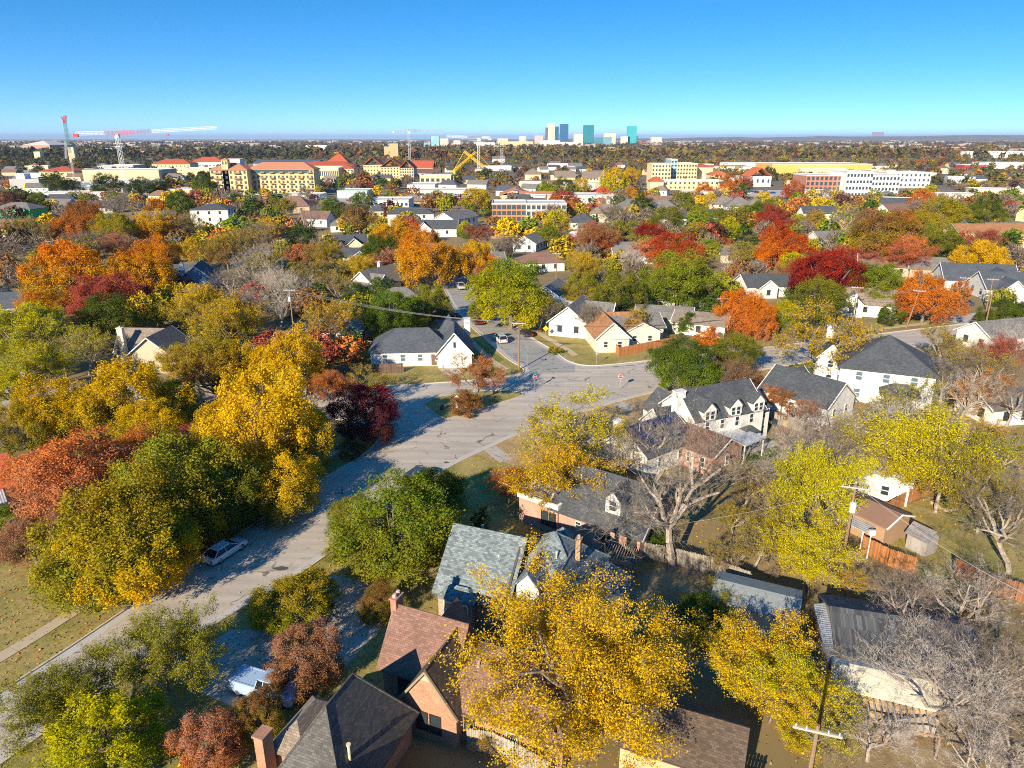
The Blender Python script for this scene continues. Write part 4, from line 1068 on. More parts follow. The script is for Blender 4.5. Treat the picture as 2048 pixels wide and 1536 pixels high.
section(h, 0, 0, 9.6, 8.0, 'x', 2.7, 1.7, 'gable', siding((.34, .30, .25)), shingle((.085, .09, .10), (.2, 1.3), .5), .4, nwin=(2, 2))
h = house('tin_shed', 'narrow lean-to with shiny corrugated roof beside the dark plank roof', P(1668, 1262, 2.5), 76, 'shed')
section(h, 0, 0, 7.0, 1.7, 'x', 2.2, .3, 'gable', plain((.40, .20, .09), .8, .3), metal_roof((.55, .60, .66)), .15, nwin=(0, 0))
h = house('pale_shed', 'shed with leaf-strewn cream roof and slatted lean-to in the right foreground', P(1765, 1345, 2.9), -20, 'shed')
section(h, 0, 0, 6.4, 3.6, 'x', 2.3, .6, 'gable', siding((.42, .30, .18), .25, True), plain((.62, .58, .46), .85, .3, 2.2), .3, nwin=(0, 0))
for i in range(16): MB().box((-3.2 + i * .42, -3.1, 2.0), (.09, 2.2, .06)).build('slat', metal_roof((.55, .55, .55), .3), h)
MB().box((0, -4.15, 1.9), (6.9, .1, .14)).build('beam', WOODPOLE, h)
for px in (-3.2, 0, 3.2): MB().box((px, -4.15, .92), (.12, .1, 1.84)).build('post', WOODPOLE, h)
h = house('flat_shed', 'low outbuilding with grey leaf-covered roof and tan wall right of the green shrubs', P(1515, 1180, 3.0), -25, 'shed')
section(h, 0, 0, 6.6, 4.2, 'x', 2.4, .6, 'gable', CREAM, plain((.24, .27, .27), .9, .45, 2.5), .3, nwin=(0, 0))
h = house('orange_roof_house', 'house with orange-red metal roof among the left-hand trees', P(322, 866, 4.2), 55)
section(h, 0, 0, 9, 7, 'x', 2.6, 1.6, 'gable', CREAM, plain((.55, .12, .04), .6, .12), .4, nwin=(2, 1))
h = house('white_porch_house', 'white metal porch roof with red-roofed house at the left edge', P(-115, 960, 3.6), 40)
section(h, 0, 0, 12, 9, 'x', 3.0, 2.0, 'gable', CREAM, plain((.50, .11, .05), .6, .12), .4, nwin=(2, 1))
mb = MB(); mb.box((0, -6.4, 2.7), (10, 4.2, .12)); mb.build('porch_roof', metal_roof((.74, .75, .76)), h)
h = house('dark_house', 'dark-roofed house in deep shade at the left edge near the white pickup', P(8, 585, 5.5), 8)
section(h, 0, 0, 12, 9, 'x', 3.0, 2.5, 'gable', siding((.3, .3, .32)), R_BLUE, .4, nwin=(2, 1))

# ------------------------------------------------------------------ larger buildings farther away
FWIN = MB().box((0, 0, 0), (1, .16, 1)).mesh('window', glass((.05, .07, .09), .25))
def big(u0, u1, vt, vb, depth, wm, label, name='building', roof=None, rm=None, rise=0, rows=0, cols=0, ww=1.4, wh=1.6, side=0, cat='building', ang=0, par=True, o=.6, win0=0.0, into=None):
    """block whose front stands between columns u0..u1 with its foot at row vb and its wall top at row vt"""
    c = P((u0 + u1) / 2, vb); dx, dy, dz = ray((u0 + u1) / 2, vb)
    fw = c.y / dy
    W = (u1 - u0) * fw / FPX
    tx, ty, tz = ray((u0 + u1) / 2, vt)
    Hh = CAM_H + tz / ty * c.y
    if into is None: h = tag(empty(name, (c.x, c.y, 0), math.radians(ang)), label, cat); X0 = Y0 = 0.0
    else: h = into; X0, Y0 = c.x - into.location.x, c.y - into.location.y
    MB().box((X0, Y0 + depth / 2, Hh / 2), (W, depth, Hh)).build('wall', wm, h)
    rb = MB()
    if roof == 'hip': hip_roof(rb, X0, Y0 + depth / 2, W, depth, 'x' if W >= depth else 'y', Hh, rise, o, .5)
    elif roof == 'gable': gable_roof(rb, X0, Y0 + depth / 2, W, depth, 'x' if W >= depth else 'y', Hh, rise, o, .4)
    else:
        rb.box((X0, Y0 + depth / 2, Hh + .11), (W - .4, depth - .4, .2))
        if par:
            for x, y, a, b in ((0, .2, W + .3, .4), (0, depth - .2, W + .3, .4), (-W / 2 + .05, depth / 2, .4, depth - .8), (W / 2 - .05, depth / 2, .4, depth - .8)): rb.box((X0 + x, Y0 + y, Hh + .3), (a, b, .8))
    rb.build('roof', rm or plain((.55, .54, .52), .8, .15, .1), h)
    for r in range(rows):
        for k in range(cols):
            z = win0 + (Hh - win0) * (r + .55) / rows; x = -W / 2 + W * (k + .5) / cols
            link('window', FWIN, h, (X0 + x, Y0 - .03, z), 0, (ww, 1, wh))
        for k in range(side):
            sx = -1 if c.x > 0 else 1
            link('window', FWIN, h, (X0 + sx * (W / 2 + .03), Y0 + depth * (k + .5) / side, win0 + (Hh - win0) * (r + .55) / rows), math.pi / 2, (ww, 1, wh))
    return h, W, Hh
YEL = plain((.68, .50, .24), .85, .08, .1); YEL2 = plain((.72, .58, .32), .85, .08, .1); TANW = plain((.58, .46, .30), .85, .1, .1); WHT = plain((.76, .76, .74), .7, .06, .1)
RTILE = plain((.42, .085, .035), .8, .2, .4); RTILE2 = plain((.44, .17, .08), .8, .2, .4); GREYB = plain((.36, .37, .38), .8, .1, .1); BRK = brick((.36, .12, .07), (.44, .17, .10))
PINKT = plain((.46, .20, .11), .8, .15, .3)
# yellow dormitory
h, W, Hh = big(500, 631, 339, 389, 18, YEL, 'long yellow dormitory with balconies and pink tiled roof', 'dormitory', 'hip', PINKT, 4.5, 5, 16, 1.5, 1.9)
MB().box((0, -.02, Hh - 1.6), (W * .86, .3, 2.4)).build('window_band', glass((.05, .09, .09), .2), h)
for i in range(7):
    for r in range(4):
        x = -W / 2 + W * (i + .6) / 7
        MB().box((x, -.8, 3.6 + r * 4.0), (3.2, 1.6, .25)).box((x, -1.55, 4.1 + r * 4.0), (3.2, .1, 1.0)).build('balcony', plain((.30, .20, .13)), h)
dorm = h
h = tag(empty('dormitory', P(464, 391)), 'end block of the yellow dormitory with square tower', 'building')
h, W, Hh = big(426, 499, 340, 391, 20, YEL, '', 'dormitory', 'hip', PINKT, 4.5, 5, 8, 1.5, 1.9, into=h)
for r in range(4):
    for x in (-W * .32, W * .22):
        MB().box((x, -.9, 3.6 + r * 4.0), (4.6, 1.8, .25)).box((x, -1.75, 4.1 + r * 4.0), (4.6, .1, 1.0)).build('balcony', plain((.30, .20, .13)), h)
MB().box((-W * .1, 2.5, Hh / 2 + 3.5), (4.6, 5, Hh + 7)).build('tower', YEL, h)
mb = MB(); hip_roof(mb, -W * .1, 2.5, 5, 5, 'x', Hh + 7, 1.2, .4); mb.build('tower_roof', PINKT, h)
for d in (-1.1, 1.1): link('window', FWIN, h, (-W * .1 + d, -.05, Hh + 5), 0, (1.1, 1, 2.2))
BB = [
 (168, 320, 341, 362, 40, TANW, 'long tan flat-roofed campus hall behind the construction cranes', dict(rows=0)),
 (205, 268, 331, 342, 30, GREYB, '+grey mechanical block on top of the campus hall', dict()),
 (82, 150, 343, 360, 30, YEL2, 'pale campus building with low red roof left of the crane masts', dict(roof='hip', rm=RTILE, rise=4, rows=2, cols=8)),
 (306, 382, 328, 346, 25, YEL2, 'pale campus building with red hip roof left of the dormitory', dict(roof='hip', rm=RTILE, rise=5, rows=2, cols=10)),
 (383, 446, 324, 338, 25, WHT, 'white campus building with long red tile roof behind the dormitory', dict(roof='hip', rm=RTILE, rise=6, rows=1, cols=9, ww=3)),
 (440, 481, 319, 336, 20, WHT, 'white cubic block behind the dormitory tower', dict()),
 (366, 420, 337, 353, 18, YEL2, 'plain pale stucco block left of the dormitory', dict()),
 (508, 636, 327, 342, 40, GREYB, 'long hall with dark blue-grey roof behind the dormitory', dict(roof='gable', rm=plain((.10, .12, .15), .6), rise=4)),
 (596, 704, 331, 345, 30, YEL2, 'campus building with long red tile roof right of the dormitory', dict(roof='hip', rm=RTILE, rise=4, rows=1, cols=12)),
 (654, 697, 325, 340, 24, YEL2, 'pale pavilion with tall red pyramid roof', dict(roof='hip', rm=RTILE, rise=10)),
 (625, 678, 338, 358, 22, YEL2, 'colonnaded pale campus wing beside the dormitory', dict(rows=1, cols=14, ww=1.2, wh=5.0)),
 (676, 708, 337, 356, 20, YEL2, 'small pale campus block with large square windows', dict(roof='hip', rm=RTILE, rise=3, rows=2, cols=5, ww=2)),
 (728, 765, 330, 352, 22, YEL, 'stepped yellow dormitory with several gables and dark red roofs', dict(roof='gable', rm=RTILE, rise=8, rows=3, cols=6)),
 (762, 805, 334, 357, 26, YEL, '+middle stepped wing of the red-roofed dormitory', dict(roof='gable', rm=RTILE, rise=8, rows=4, cols=7)),
 (800, 828, 336, 359, 26, TANW, '+shaded end wing of the red-roofed dormitory', dict(roof='gable', rm=RTILE, rise=7, rows=4, cols=6)),
 (822, 866, 335, 350, 24, YEL2, 'low building with broad bright red roof', dict(roof='gable', rm=RTILE, rise=7)),
 (830, 880, 346, 352, 22, TANW, 'low building with purple-brown roof', dict(roof='gable', rm=plain((.16, .09, .08)), rise=4)),
 (840, 902, 352, 370, 26, YEL2, 'tan flat-roofed building with arches near the yellow machines', dict(rows=1, cols=6, ww=3, wh=3)),
 (815, 870, 371, 385, 30, WHT, 'cream flat-roofed shop left of the yellow-green tree', dict()),
 (828, 930, 383, 396, 30, plain((.70, .62, .50), .8, .08), 'long beige strip shop with flat roof', dict(rows=1, cols=9, ww=3, wh=1.8)),
 (886, 940, 392, 405, 20, plain((.72, .52, .42), .8, .08), 'salmon flat-roofed shop behind the barn-like house', dict(rows=1, cols=5, ww=2, wh=2)),
 (741, 818, 402, 430, 22, WHT, 'white row of flat-roofed townhouses', dict(rows=2, cols=9, side=3)),
 (675, 735, 383, 396, 24, plain((.50, .60, .62)), 'low building with pale turquoise roof behind townhouses', dict(rm=plain((.42, .50, .50)))),
 (440, 545, 393, 400, 16, WHT, 'long low white wall below the dormitory', dict()),
 (560, 640, 391, 399, 20, WHT, 'low white flat roofs right below the dormitory', dict()),
 (1154, 1232, 393, 408, 26, WHT, 'white flat-roofed shop with red canopy roofs', dict(roof=None)),
 (1184, 1235, 388, 396, 22, WHT, 'red metal hip roof behind the white shop', dict(roof='hip', rm=plain((.55, .06, .03)), rise=4)),
 (1000, 1065, 391, 402, 24, YEL2, 'tile-roofed shop left of the wood-clad condos', dict(roof='gable', rm=RTILE2, rise=4)),
 (1040, 1110, 399, 408, 22, YEL2, 'second tile-roofed shop behind the condos', dict(roof='gable', rm=RTILE2, rise=4)),
 (984, 1052, 409, 444, 22, plain((.40, .19, .075), .7, .15), 'wood-clad three-storey condos with white balconies', dict(rows=3, cols=7, ww=2.0, wh=2.0)),
 (1052, 1132, 409, 446, 20, plain((.50, .48, .47), .7, .1), '+grey and brown end of the modern condos', dict(rows=3, cols=8, ww=1.8, wh=1.9)),
 (1302, 1340, 329, 368, 25, YEL2, 'yellow hotel with glass stair tower and low podium', dict(rows=5, cols=6, ww=1.6, wh=1.8)),
 (1339, 1352, 320, 366, 25, plain((.34, .48, .52), .3, .1), '+glass stair tower of the yellow hotel', dict(rows=6, cols=2, ww=2)),
 (1352, 1392, 328, 366, 25, YEL2, '+middle block of the yellow hotel', dict(rows=5, cols=7, ww=1.6, wh=1.8)),
 (1391, 1424, 334, 364, 25, YEL2, '+right block hotel with big glass window', dict(roof='hip', rm=RTILE, rise=2)),
 (1300, 1446, 362, 380, 16, YEL2, '+low yellow podium of the hotel with red porch roofs', dict(rows=2, cols=16, ww=1.4, wh=1.6)),
 (1300, 1326, 362, 381, 10, YEL2, '+red-roofed porch the hotel entrance', dict(roof='hip', rm=RTILE, rise=3)),
 (1425, 1458, 350, 368, 25, YEL2, '+orange-roofed wing of the hotel', dict(roof='hip', rm=plain((.5, .14, .05)), rise=3)),
 (1498, 1541, 353, 373, 24, WHT, 'white mission-style church with orange roof', dict(roof='gable', rm=plain((.52, .13, .04)), rise=7, rows=1, cols=4, ww=1.8, wh=3)),
 (1542, 1742, 329, 349, 60, plain((.66, .40, .09), .8, .05, .1), 'long ochre warehouse with flat roof', dict()),
 (1608, 1688, 352, 394, 26, BRK, 'red brick apartment block with balconies', dict(rows=4, cols=9, ww=2.0, wh=2.4)),
 (1687, 1740, 345, 396, 28, WHT, 'white modern apartments beside the red brick block', dict(rows=4, cols=8, ww=1.6, wh=2)),
 (1738, 1794, 352, 395, 22, WHT, '+white terraced vertical strips', dict(rows=4, cols=8, ww=1.6, wh=2)),
 (1770, 1858, 346, 376, 24, WHT, '+white apartment behind the terraced apartments', dict(rows=3, cols=10, ww=1.6, wh=2)),
 (1740, 1772, 341, 352, 22, GREYB, '+grey rooftop above the white apartments', dict()),
 (1600, 1690, 338, 350, 30, plain((.60, .47, .33)), 'tan shop wall behind the red brick block', dict()),
 (1933, 2060, 303, 316, 26, WHT, 'row of white terraced apartments near the right edge', dict(rows=3, cols=16, ww=1.6, wh=2)),
 (1927, 1968, 330, 341, 20, plain((.45, .05, .07), .6), 'maroon and white shop front', dict(rows=1, cols=5, ww=4, wh=2)),
 (1968, 2060, 326, 338, 30, WHT, 'white flat-roofed store at the right edge', dict()),
 (1455, 1540, 327, 341, 40, WHT, 'white flat-roofed store left of the ochre warehouse', dict()),
 (1425, 1500, 333, 343, 30, WHT, 'pale store with dark roof behind the hotel', dict(rm=plain((.16, .13, .14)))),
 (1100, 1120, 327, 333, 14, WHT, 'white gabled row far behind the yellow trees', dict(roof='gable', rm=R_GREY, rise=3)),
 (1138, 1164, 331, 339, 14, WHT, 'white cottage row left of the yellow hotel', dict(roof='gable', rm=R_GREY, rise=3)),
 (1165, 1205, 356, 368, 16, YEL2, 'cream gabled apartments behind yellow trees', dict(roof='gable', rm=R_TAN, rise=5, rows=2, cols=6)),
 (1110, 1150, 354, 366, 16, YEL2, 'tan-roofed apartments right of the yellow boom crane', dict(roof='gable', rm=R_TAN, rise=5)),
 (1050, 1082, 348, 360, 16, YEL2, 'cream apartments with taupe hip roof behind the shops', dict(roof='hip', rm=R_TAN, rise=5)),
 (1038, 1084, 366, 376, 20, YEL2, 'beige low shop with flat roof above the tile-roofed shops', dict()),
 (985, 1010, 318, 326, 14, WHT, 'pair of white gabled houses behind the yellow crane', dict(roof='gable', rm=R_GREY, rise=4)),
 (769, 784, 294, 316, 12, plain((.52, .36, .17)), 'twin tan church towers rising above the far trees', dict()),
 (780, 797, 288, 318, 12, plain((.50, .35, .18)), '+taller beside the first', dict()),
 (609, 655, 291, 300, 40, WHT, 'white hospital block far left of the towers', dict()),
 (622, 628, 291, 300, 30, plain((.10, .22, .32)), '+blue glass of the white hospital', dict()),
 (48, 102, 290, 305, 120, plain((.50, .26, .18)), 'arena with brown walls and pale domed roof', dict(roof='hip', rm=plain((.62, .56, .50)), rise=12)),
 (190, 230, 297, 311, 60, plain((.20, .10, .10)), 'dark brick college block right of the arena', dict()),
 (140, 152, 295, 325, 10, TANW, 'tan bell tower left of the lattice crane', dict()),
 (70, 82, 304, 319, 12, YEL2, 'small pale bell tower above dark green trees', dict()),
 (258, 300, 300, 306, 60, WHT, 'white hall on the far plain', dict()),
 (270, 290, 303, 312, 30, plain((.28, .13, .11)), 'brick hall below the white hall on the plain', dict()),
 (298, 322, 290, 299, 40, plain((.10, .14, .18)), 'dark glass office far behind the red crane', dict()),
 (372, 405, 296, 303, 50, plain((.25, .17, .16)), 'brown office row on the far plain', dict()),
 (1743, 1766, 264, 278, 60, plain((.36, .17, .11)), 'brown brick hotel tower on the right horizon', dict()),
 (1783, 1832, 269, 277, 90, WHT, 'white hospital cluster on the right horizon', dict()),
 (1800, 1812, 265, 276, 40, WHT, '+tall white the right horizon hospital', dict()),
 (1949, 1995, 268, 275, 60, plain((.50, .42, .34)), 'grain elevator with silos at the right end of the horizon', dict()),
 (1992, 2070, 262, 275, 60, plain((.52, .42, .34)), '+grain at the right edge of the horizon', dict()),
 (2010, 2030, 254, 275, 40, plain((.46, .37, .30)), '+headhouse on top of the grain elevator', dict()),
]
PREV = None
for u0, u1, vt, vb, dep, wm, lab, kw in BB:
    if lab.startswith('+'): big(u0, u1, vt, vb, dep, wm, lab, into=PREV, **kw)      # a further block of the building before it
    else: PREV = big(u0, u1, vt, vb, dep, wm, lab, **kw)[0]
# downtown towers, about five kilometres away
TW = [
 (1094, 1109, 247, 292, 60, tower_glass((.52, .40, .29), (4, 8), .8), 'tall tan concrete tower of the downtown skyline'),
 (1091, 1095, 255, 292, 50, tower_glass((.10, .09, .09), (4, 5), .5), 'dark slab left of the tan tower'),
 (1109, 1117, 253, 292, 50, tower_glass((.02, .08, .17), (5, 5), .4), 'dark blue slab right of the tan tower'),
 (1120, 1136, 248, 291, 60, tower_glass((.02, .09, .20), (5, 5), .4), 'dark blue glass tower of the downtown skyline'),
 (1167, 1187, 250, 290, 60, tower_glass((.01, .16, .20), (5, 5), .4), 'teal glass tower in the middle of the skyline'),
 (1255, 1272, 252, 290, 50, tower_glass((.03, .30, .34), (5, 6), .5), 'light turquoise tower standing apart on the right'),
 (1207, 1231, 266, 289, 60, tower_glass((.46, .34, .25), (6, 6), 1.5), 'tan block right of the teal tower'),
 (1148, 1178, 268, 289, 80, tower_glass((.50, .40, .32), (6, 7), 1.5), 'stepped beige office block'),
 (1187, 1206, 275, 291, 60, tower_glass((.05, .16, .20), (6, 6), .6), 'low blue-green office block'),
 (1206, 1223, 274, 291, 50, tower_glass((.10, .22, .27), (6, 6), 1.), 'striped glass office block'),
 (1038, 1052, 272, 290, 50, tower_glass((.40, .33, .27), (8, 6), 1.5), 'beige cylinder-like block left of downtown'),
 (1069, 1086, 271, 290, 50, tower_glass((.34, .27, .25), (6, 6), 1.5), 'brown-grey office block left of the tan tower'),
 (1242, 1259, 273, 290, 40, tower_glass((.55, .44, .36), (6, 6), 1.5), 'pink-beige block left of the turquoise tower'),
 (1271, 1276, 272, 289, 30, tower_glass((.05, .12, .18), (6, 6), .6), 'small dark block right of the turquoise tower'),
 (1303, 1323, 274, 288, 60, tower_glass((.55, .43, .32), (7, 6), 1.5), 'tan hotel block right of downtown'),
 (1000, 1066, 283, 296, 80, plain((.60, .44, .26), .8, .1, .01), 'wide tan block at the foot of downtown'),
 (1081, 1120, 281, 294, 80, plain((.66, .62, .58), .8, .1, .01), 'wide white block at the foot of the tan tower'),
 (1120, 1165, 284, 294, 60, plain((.66, .58, .52), .8, .1, .01), 'long pale block at the foot of downtown'),
 (1262, 1296, 284, 289, 50, plain((.30, .12, .10), .8, .1, .01), 'low brown hall right of the turquoise tower'),
 (995, 1016, 277, 292, 50, plain((.62, .46, .34), .8, .1, .01), 'tan mid-rise left of downtown'),
 (863, 878, 272, 296, 40, tower_glass((.18, .36, .42), (5, 5), .5), 'pale glass tower near the far tower crane'),
 (848, 861, 285, 297, 40, tower_glass((.16, .26, .32), (5, 5), .6), 'low glass block beside the pale glass tower'),
 (880, 897, 277, 296, 40, tower_glass((.40, .32, .26), (6, 6), 1.2), 'brown-topped block right of the pale glass tower'),
 (907, 921, 281, 294, 40, tower_glass((.42, .34, .30), (6, 6), 1.2), 'beige mid-rise left of the white tower crane'),
 (948, 990, 285, 296, 60, plain((.66, .66, .66), .8, .1, .01), 'white wide building behind the white tower crane'),
]
for u0, u1, vt, vb, dep, wm, lab in TW: big(u0, u1, vt, vb, dep, wm, lab, 'tower', cat='tower', par=False)

sp = P(1595, 306); h = tag(empty('church', sp), 'small white church with thin pointed spire among far trees', 'church')
MB().box((0, 0, 4), (8, 16, 8)).build('wall', WHT, h)
MB().box((0, -9, 7), (4.4, 4.4, 14)).build('tower', WHT, h)
MB().add([(-2.2, -11.2, 14), (2.2, -11.2, 14), (2.2, -6.8, 14), (-2.2, -6.8, 14), (0, -9, 30)], [(0, 1, 4), (1, 2, 4), (2, 3, 4), (3, 0, 4), (3, 2, 1, 0)]).build('spire', WHT, h)
mb = MB(); gable_roof(mb, 0, 0, 8, 16, 'y', 8, 4, .4); mb.build('roof', R_GREY, h)
# ------------------------------------------------------------------ fences: each board its own part
BOARD = {}
def board_mesh(col):
    if col not in BOARD:
        BOARD[col] = [MB().add([(-.07, -.012, 0), (.07, -.012, 0), (.07, .012, 0), (-.07, .012, 0), (-.07, -.012, .96), (.07, -.012, .96), (.07, .012, .96), (-.07, .012, .96), (-.035, -.012, 1), (.035, -.012, 1), (.035, .012, 1), (-.035, .012, 1)],
            [(3, 2, 1, 0), (0, 1, 5, 9, 8, 4), (2, 3, 7, 11, 10, 6), (1, 2, 6, 5), (3, 0, 4, 7), (8, 9, 10, 11), (5, 6, 10, 9), (7, 4, 8, 11)]).mesh('board', plain(dk(col, k), .9, .3, 3.0)) for k in (.82, 1.0, 1.16)]
    return BOARD[col]
def fence(pts, col, label, ht=1.8, step=.155, name='board_fence'):
    a0 = Vector(pts[0][:2] + (0,)) if isinstance(pts[0], tuple) else pts[0]
    root = tag(empty(name, a0), label, 'fence'); rnd = random.Random(len(label))
    ms = board_mesh(col); n = 0
    tot = sum((pts[i + 1] - pts[i]).length for i in range(len(pts) - 1))
    step = max(step, tot / 290)
    for i in range(len(pts) - 1):
        a, b = pts[i] - a0, pts[i + 1] - a0; d = b - a; L = d.length; t = d.normalized(); rz = math.atan2(t.y, t.x)
        nrm = Vector((-t.y, t.x, 0)) * .05
        rb = MB()
        for z in (.35, ht * .55, ht - .25): rb.box((a + b) / 2 + nrm + Vector((0, 0, z)), (L, .06, .09), rz)
        rb.build('rail', ms[0].materials[0], root)
        for k in range(int(L / 2.4) + 1):
            p = a + t * min(L, k * 2.4) + nrm * 2
            MB().box((p.x, p.y, ht / 2), (.1, .1, ht), rz).build('post', ms[0].materials[0], root)
        for k in range(int(L / step)):
            p = a + t * (k + .5) * step
            link('board', rnd.choice(ms), root, (p.x, p.y, .04), rz + rnd.gauss(0, .02), (step / .16 if step > .16 else 1, 1, ht * rnd.uniform(.97, 1.02)))
    return root
ORF, BRF, GRF, DKF = (.38, .16, .055), (.30, .13, .06), (.30, .26, .21), (.14, .09, .065)
fence([P(1219, 690), P(1238, 713), P(1352, 690)], (.42, .17, .06), 'reddish brown board fence round the cream corner house')
fence([P(668, 690), P(745, 700)], ORF, 'orange board fence at the edge of the bright green lawn')
fence([P(765, 690), P(800, 676)], ORF, 'short orange fence piece behind the slate-roofed cottage')
fence([P(672, 752), P(750, 748), P(808, 745)], DKF, 'dark stained fence left of the slate-roofed cottage')
fence([P(1250, 1112), P(1330, 1126), P(1420, 1148), P(1500, 1180)], GRF, 'weathered grey fence at the foot of the huge bare tree', 1.9)
fence([P(1718, 1068), P(1770, 1036), P(1820, 1005), P(1915, 965)], ORF, 'rust brown fence along the far side of the back lawn', 1.9)
fence([P(1722, 1104), P(1775, 1132), P(1830, 1150)], ORF, 'rust brown fence at the near side of the back lawn', 1.9)
fence([P(1905, 1150), P(1960, 1180), P(2030, 1200), P(2100, 1230)], BRF, 'brown fence at the right edge beyond the bare trees', 1.9)
fence([P(1505, 835), P(1560, 850), P(1610, 868)], GRF, 'grey fence right of the white house with dormers')
fence([P(935, 1500), P(985, 1508), P(1030, 1530), P(1100, 1570)], (.36, .33, .29), 'pale grey fence between the brick house and the dark roof', 1.9)
fence([P(1240, 1505), P(1330, 1525), P(1440, 1560), P(1520, 1580)], DKF, 'dark picket fence at the bottom right of the golden tree', 1.3, .22)
fence([P(1365, 650), P(1395, 640)], ORF, 'short orange fence right of the cream corner house')
fence([P(1365, 618), P(1425, 612)], (.62, .57, .45), 'pale picket fence along the alley', 1.6, .25)
fence([P(1770, 1480), P(1850, 1470), P(1870, 1480)], GRF, 'grey fence panels under the bare trees near the bottom edge', 1.7)
# deck stairs / pergola beside the blue-grey roof
h = tag(empty('deck', P(1235, 1150), math.radians(-21)), 'small brown wooden deck with railing and slatted pergola behind the blue-grey roof', 'deck')
MB().box((0, 0, .9), (2.6, 2.4, .12)).build('floor_boards', WOODPOLE, h)
for x in (-1.25, 1.25):
    for y in (-1.15, 1.15): MB().box((x, y, 1.15), (.1, .1, 2.3)).build('post', WOODPOLE, h)
MB().box((0, -1.15, 1.9), (2.6, .06, .1)).build('rail', WOODPOLE, h)
for i in range(9): MB().box((-1.1 + i * .275, -1.15, 1.42), (.05, .05, .9)).build('baluster', WOODPOLE, h)
for i in range(11): MB().box((-1.25 + i * .25, 0.1, 2.34), (.06, 2.8, .1)).build('pergola_slat', plain((.40, .28, .18), .9, .3), h)

# ------------------------------------------------------------------ vehicles
def loft(mb, st, closed=True):
    """st: list of (x, [(y, z)...]) rings, mirrored in y"""
    b = len(mb.v); n = len(st[0][1])
    for x, ring in st: mb.v += [(x, y, z) for y, z in ring]
    for i in range(len(st) - 1):
        for k in range(n):
            k2 = (k + 1) % n
            mb.f.append((b + i * n + k, b + (i + 1) * n + k, b + (i + 1) * n + k2, b + i * n + k2)); mb.m.append(mb.mi)
    mb.f.append(tuple(b + k for k in range(n))); mb.m.append(mb.mi)
    e = b + (len(st) - 1) * n
    mb.f.append(tuple(e + k for k in range(n - 1, -1, -1))); mb.m.append(mb.mi)
def ringb(w, z0, z1, r=.1, tw=.06):
    return [(-w + r, z0), (-w, z0 + r), (-w, (z0 + z1) / 2), (-w + tw, z1 - r), (-w + tw + r, z1), (w - tw - r, z1), (w - tw, z1 - r), (w, (z0 + z1) / 2), (w, z0 + r), (w - r, z0)]
TYRE = MB().tube([(0, -.11, 0), (0, .11, 0)], .34, 16).mesh('tyre', RUBBER)
RIM = MB().tube([(0, -.125, 0), (0, .125, 0)], .21, 12).mesh('rim', plain((.5, .5, .52), .3, .1, 1, .8))
HLAMP = plain((.75, .78, .8), .15, .02); TLAMP = plain((.45, .01, .01), .25, .05)
GLS = glass((.015, .02, .025), .04)
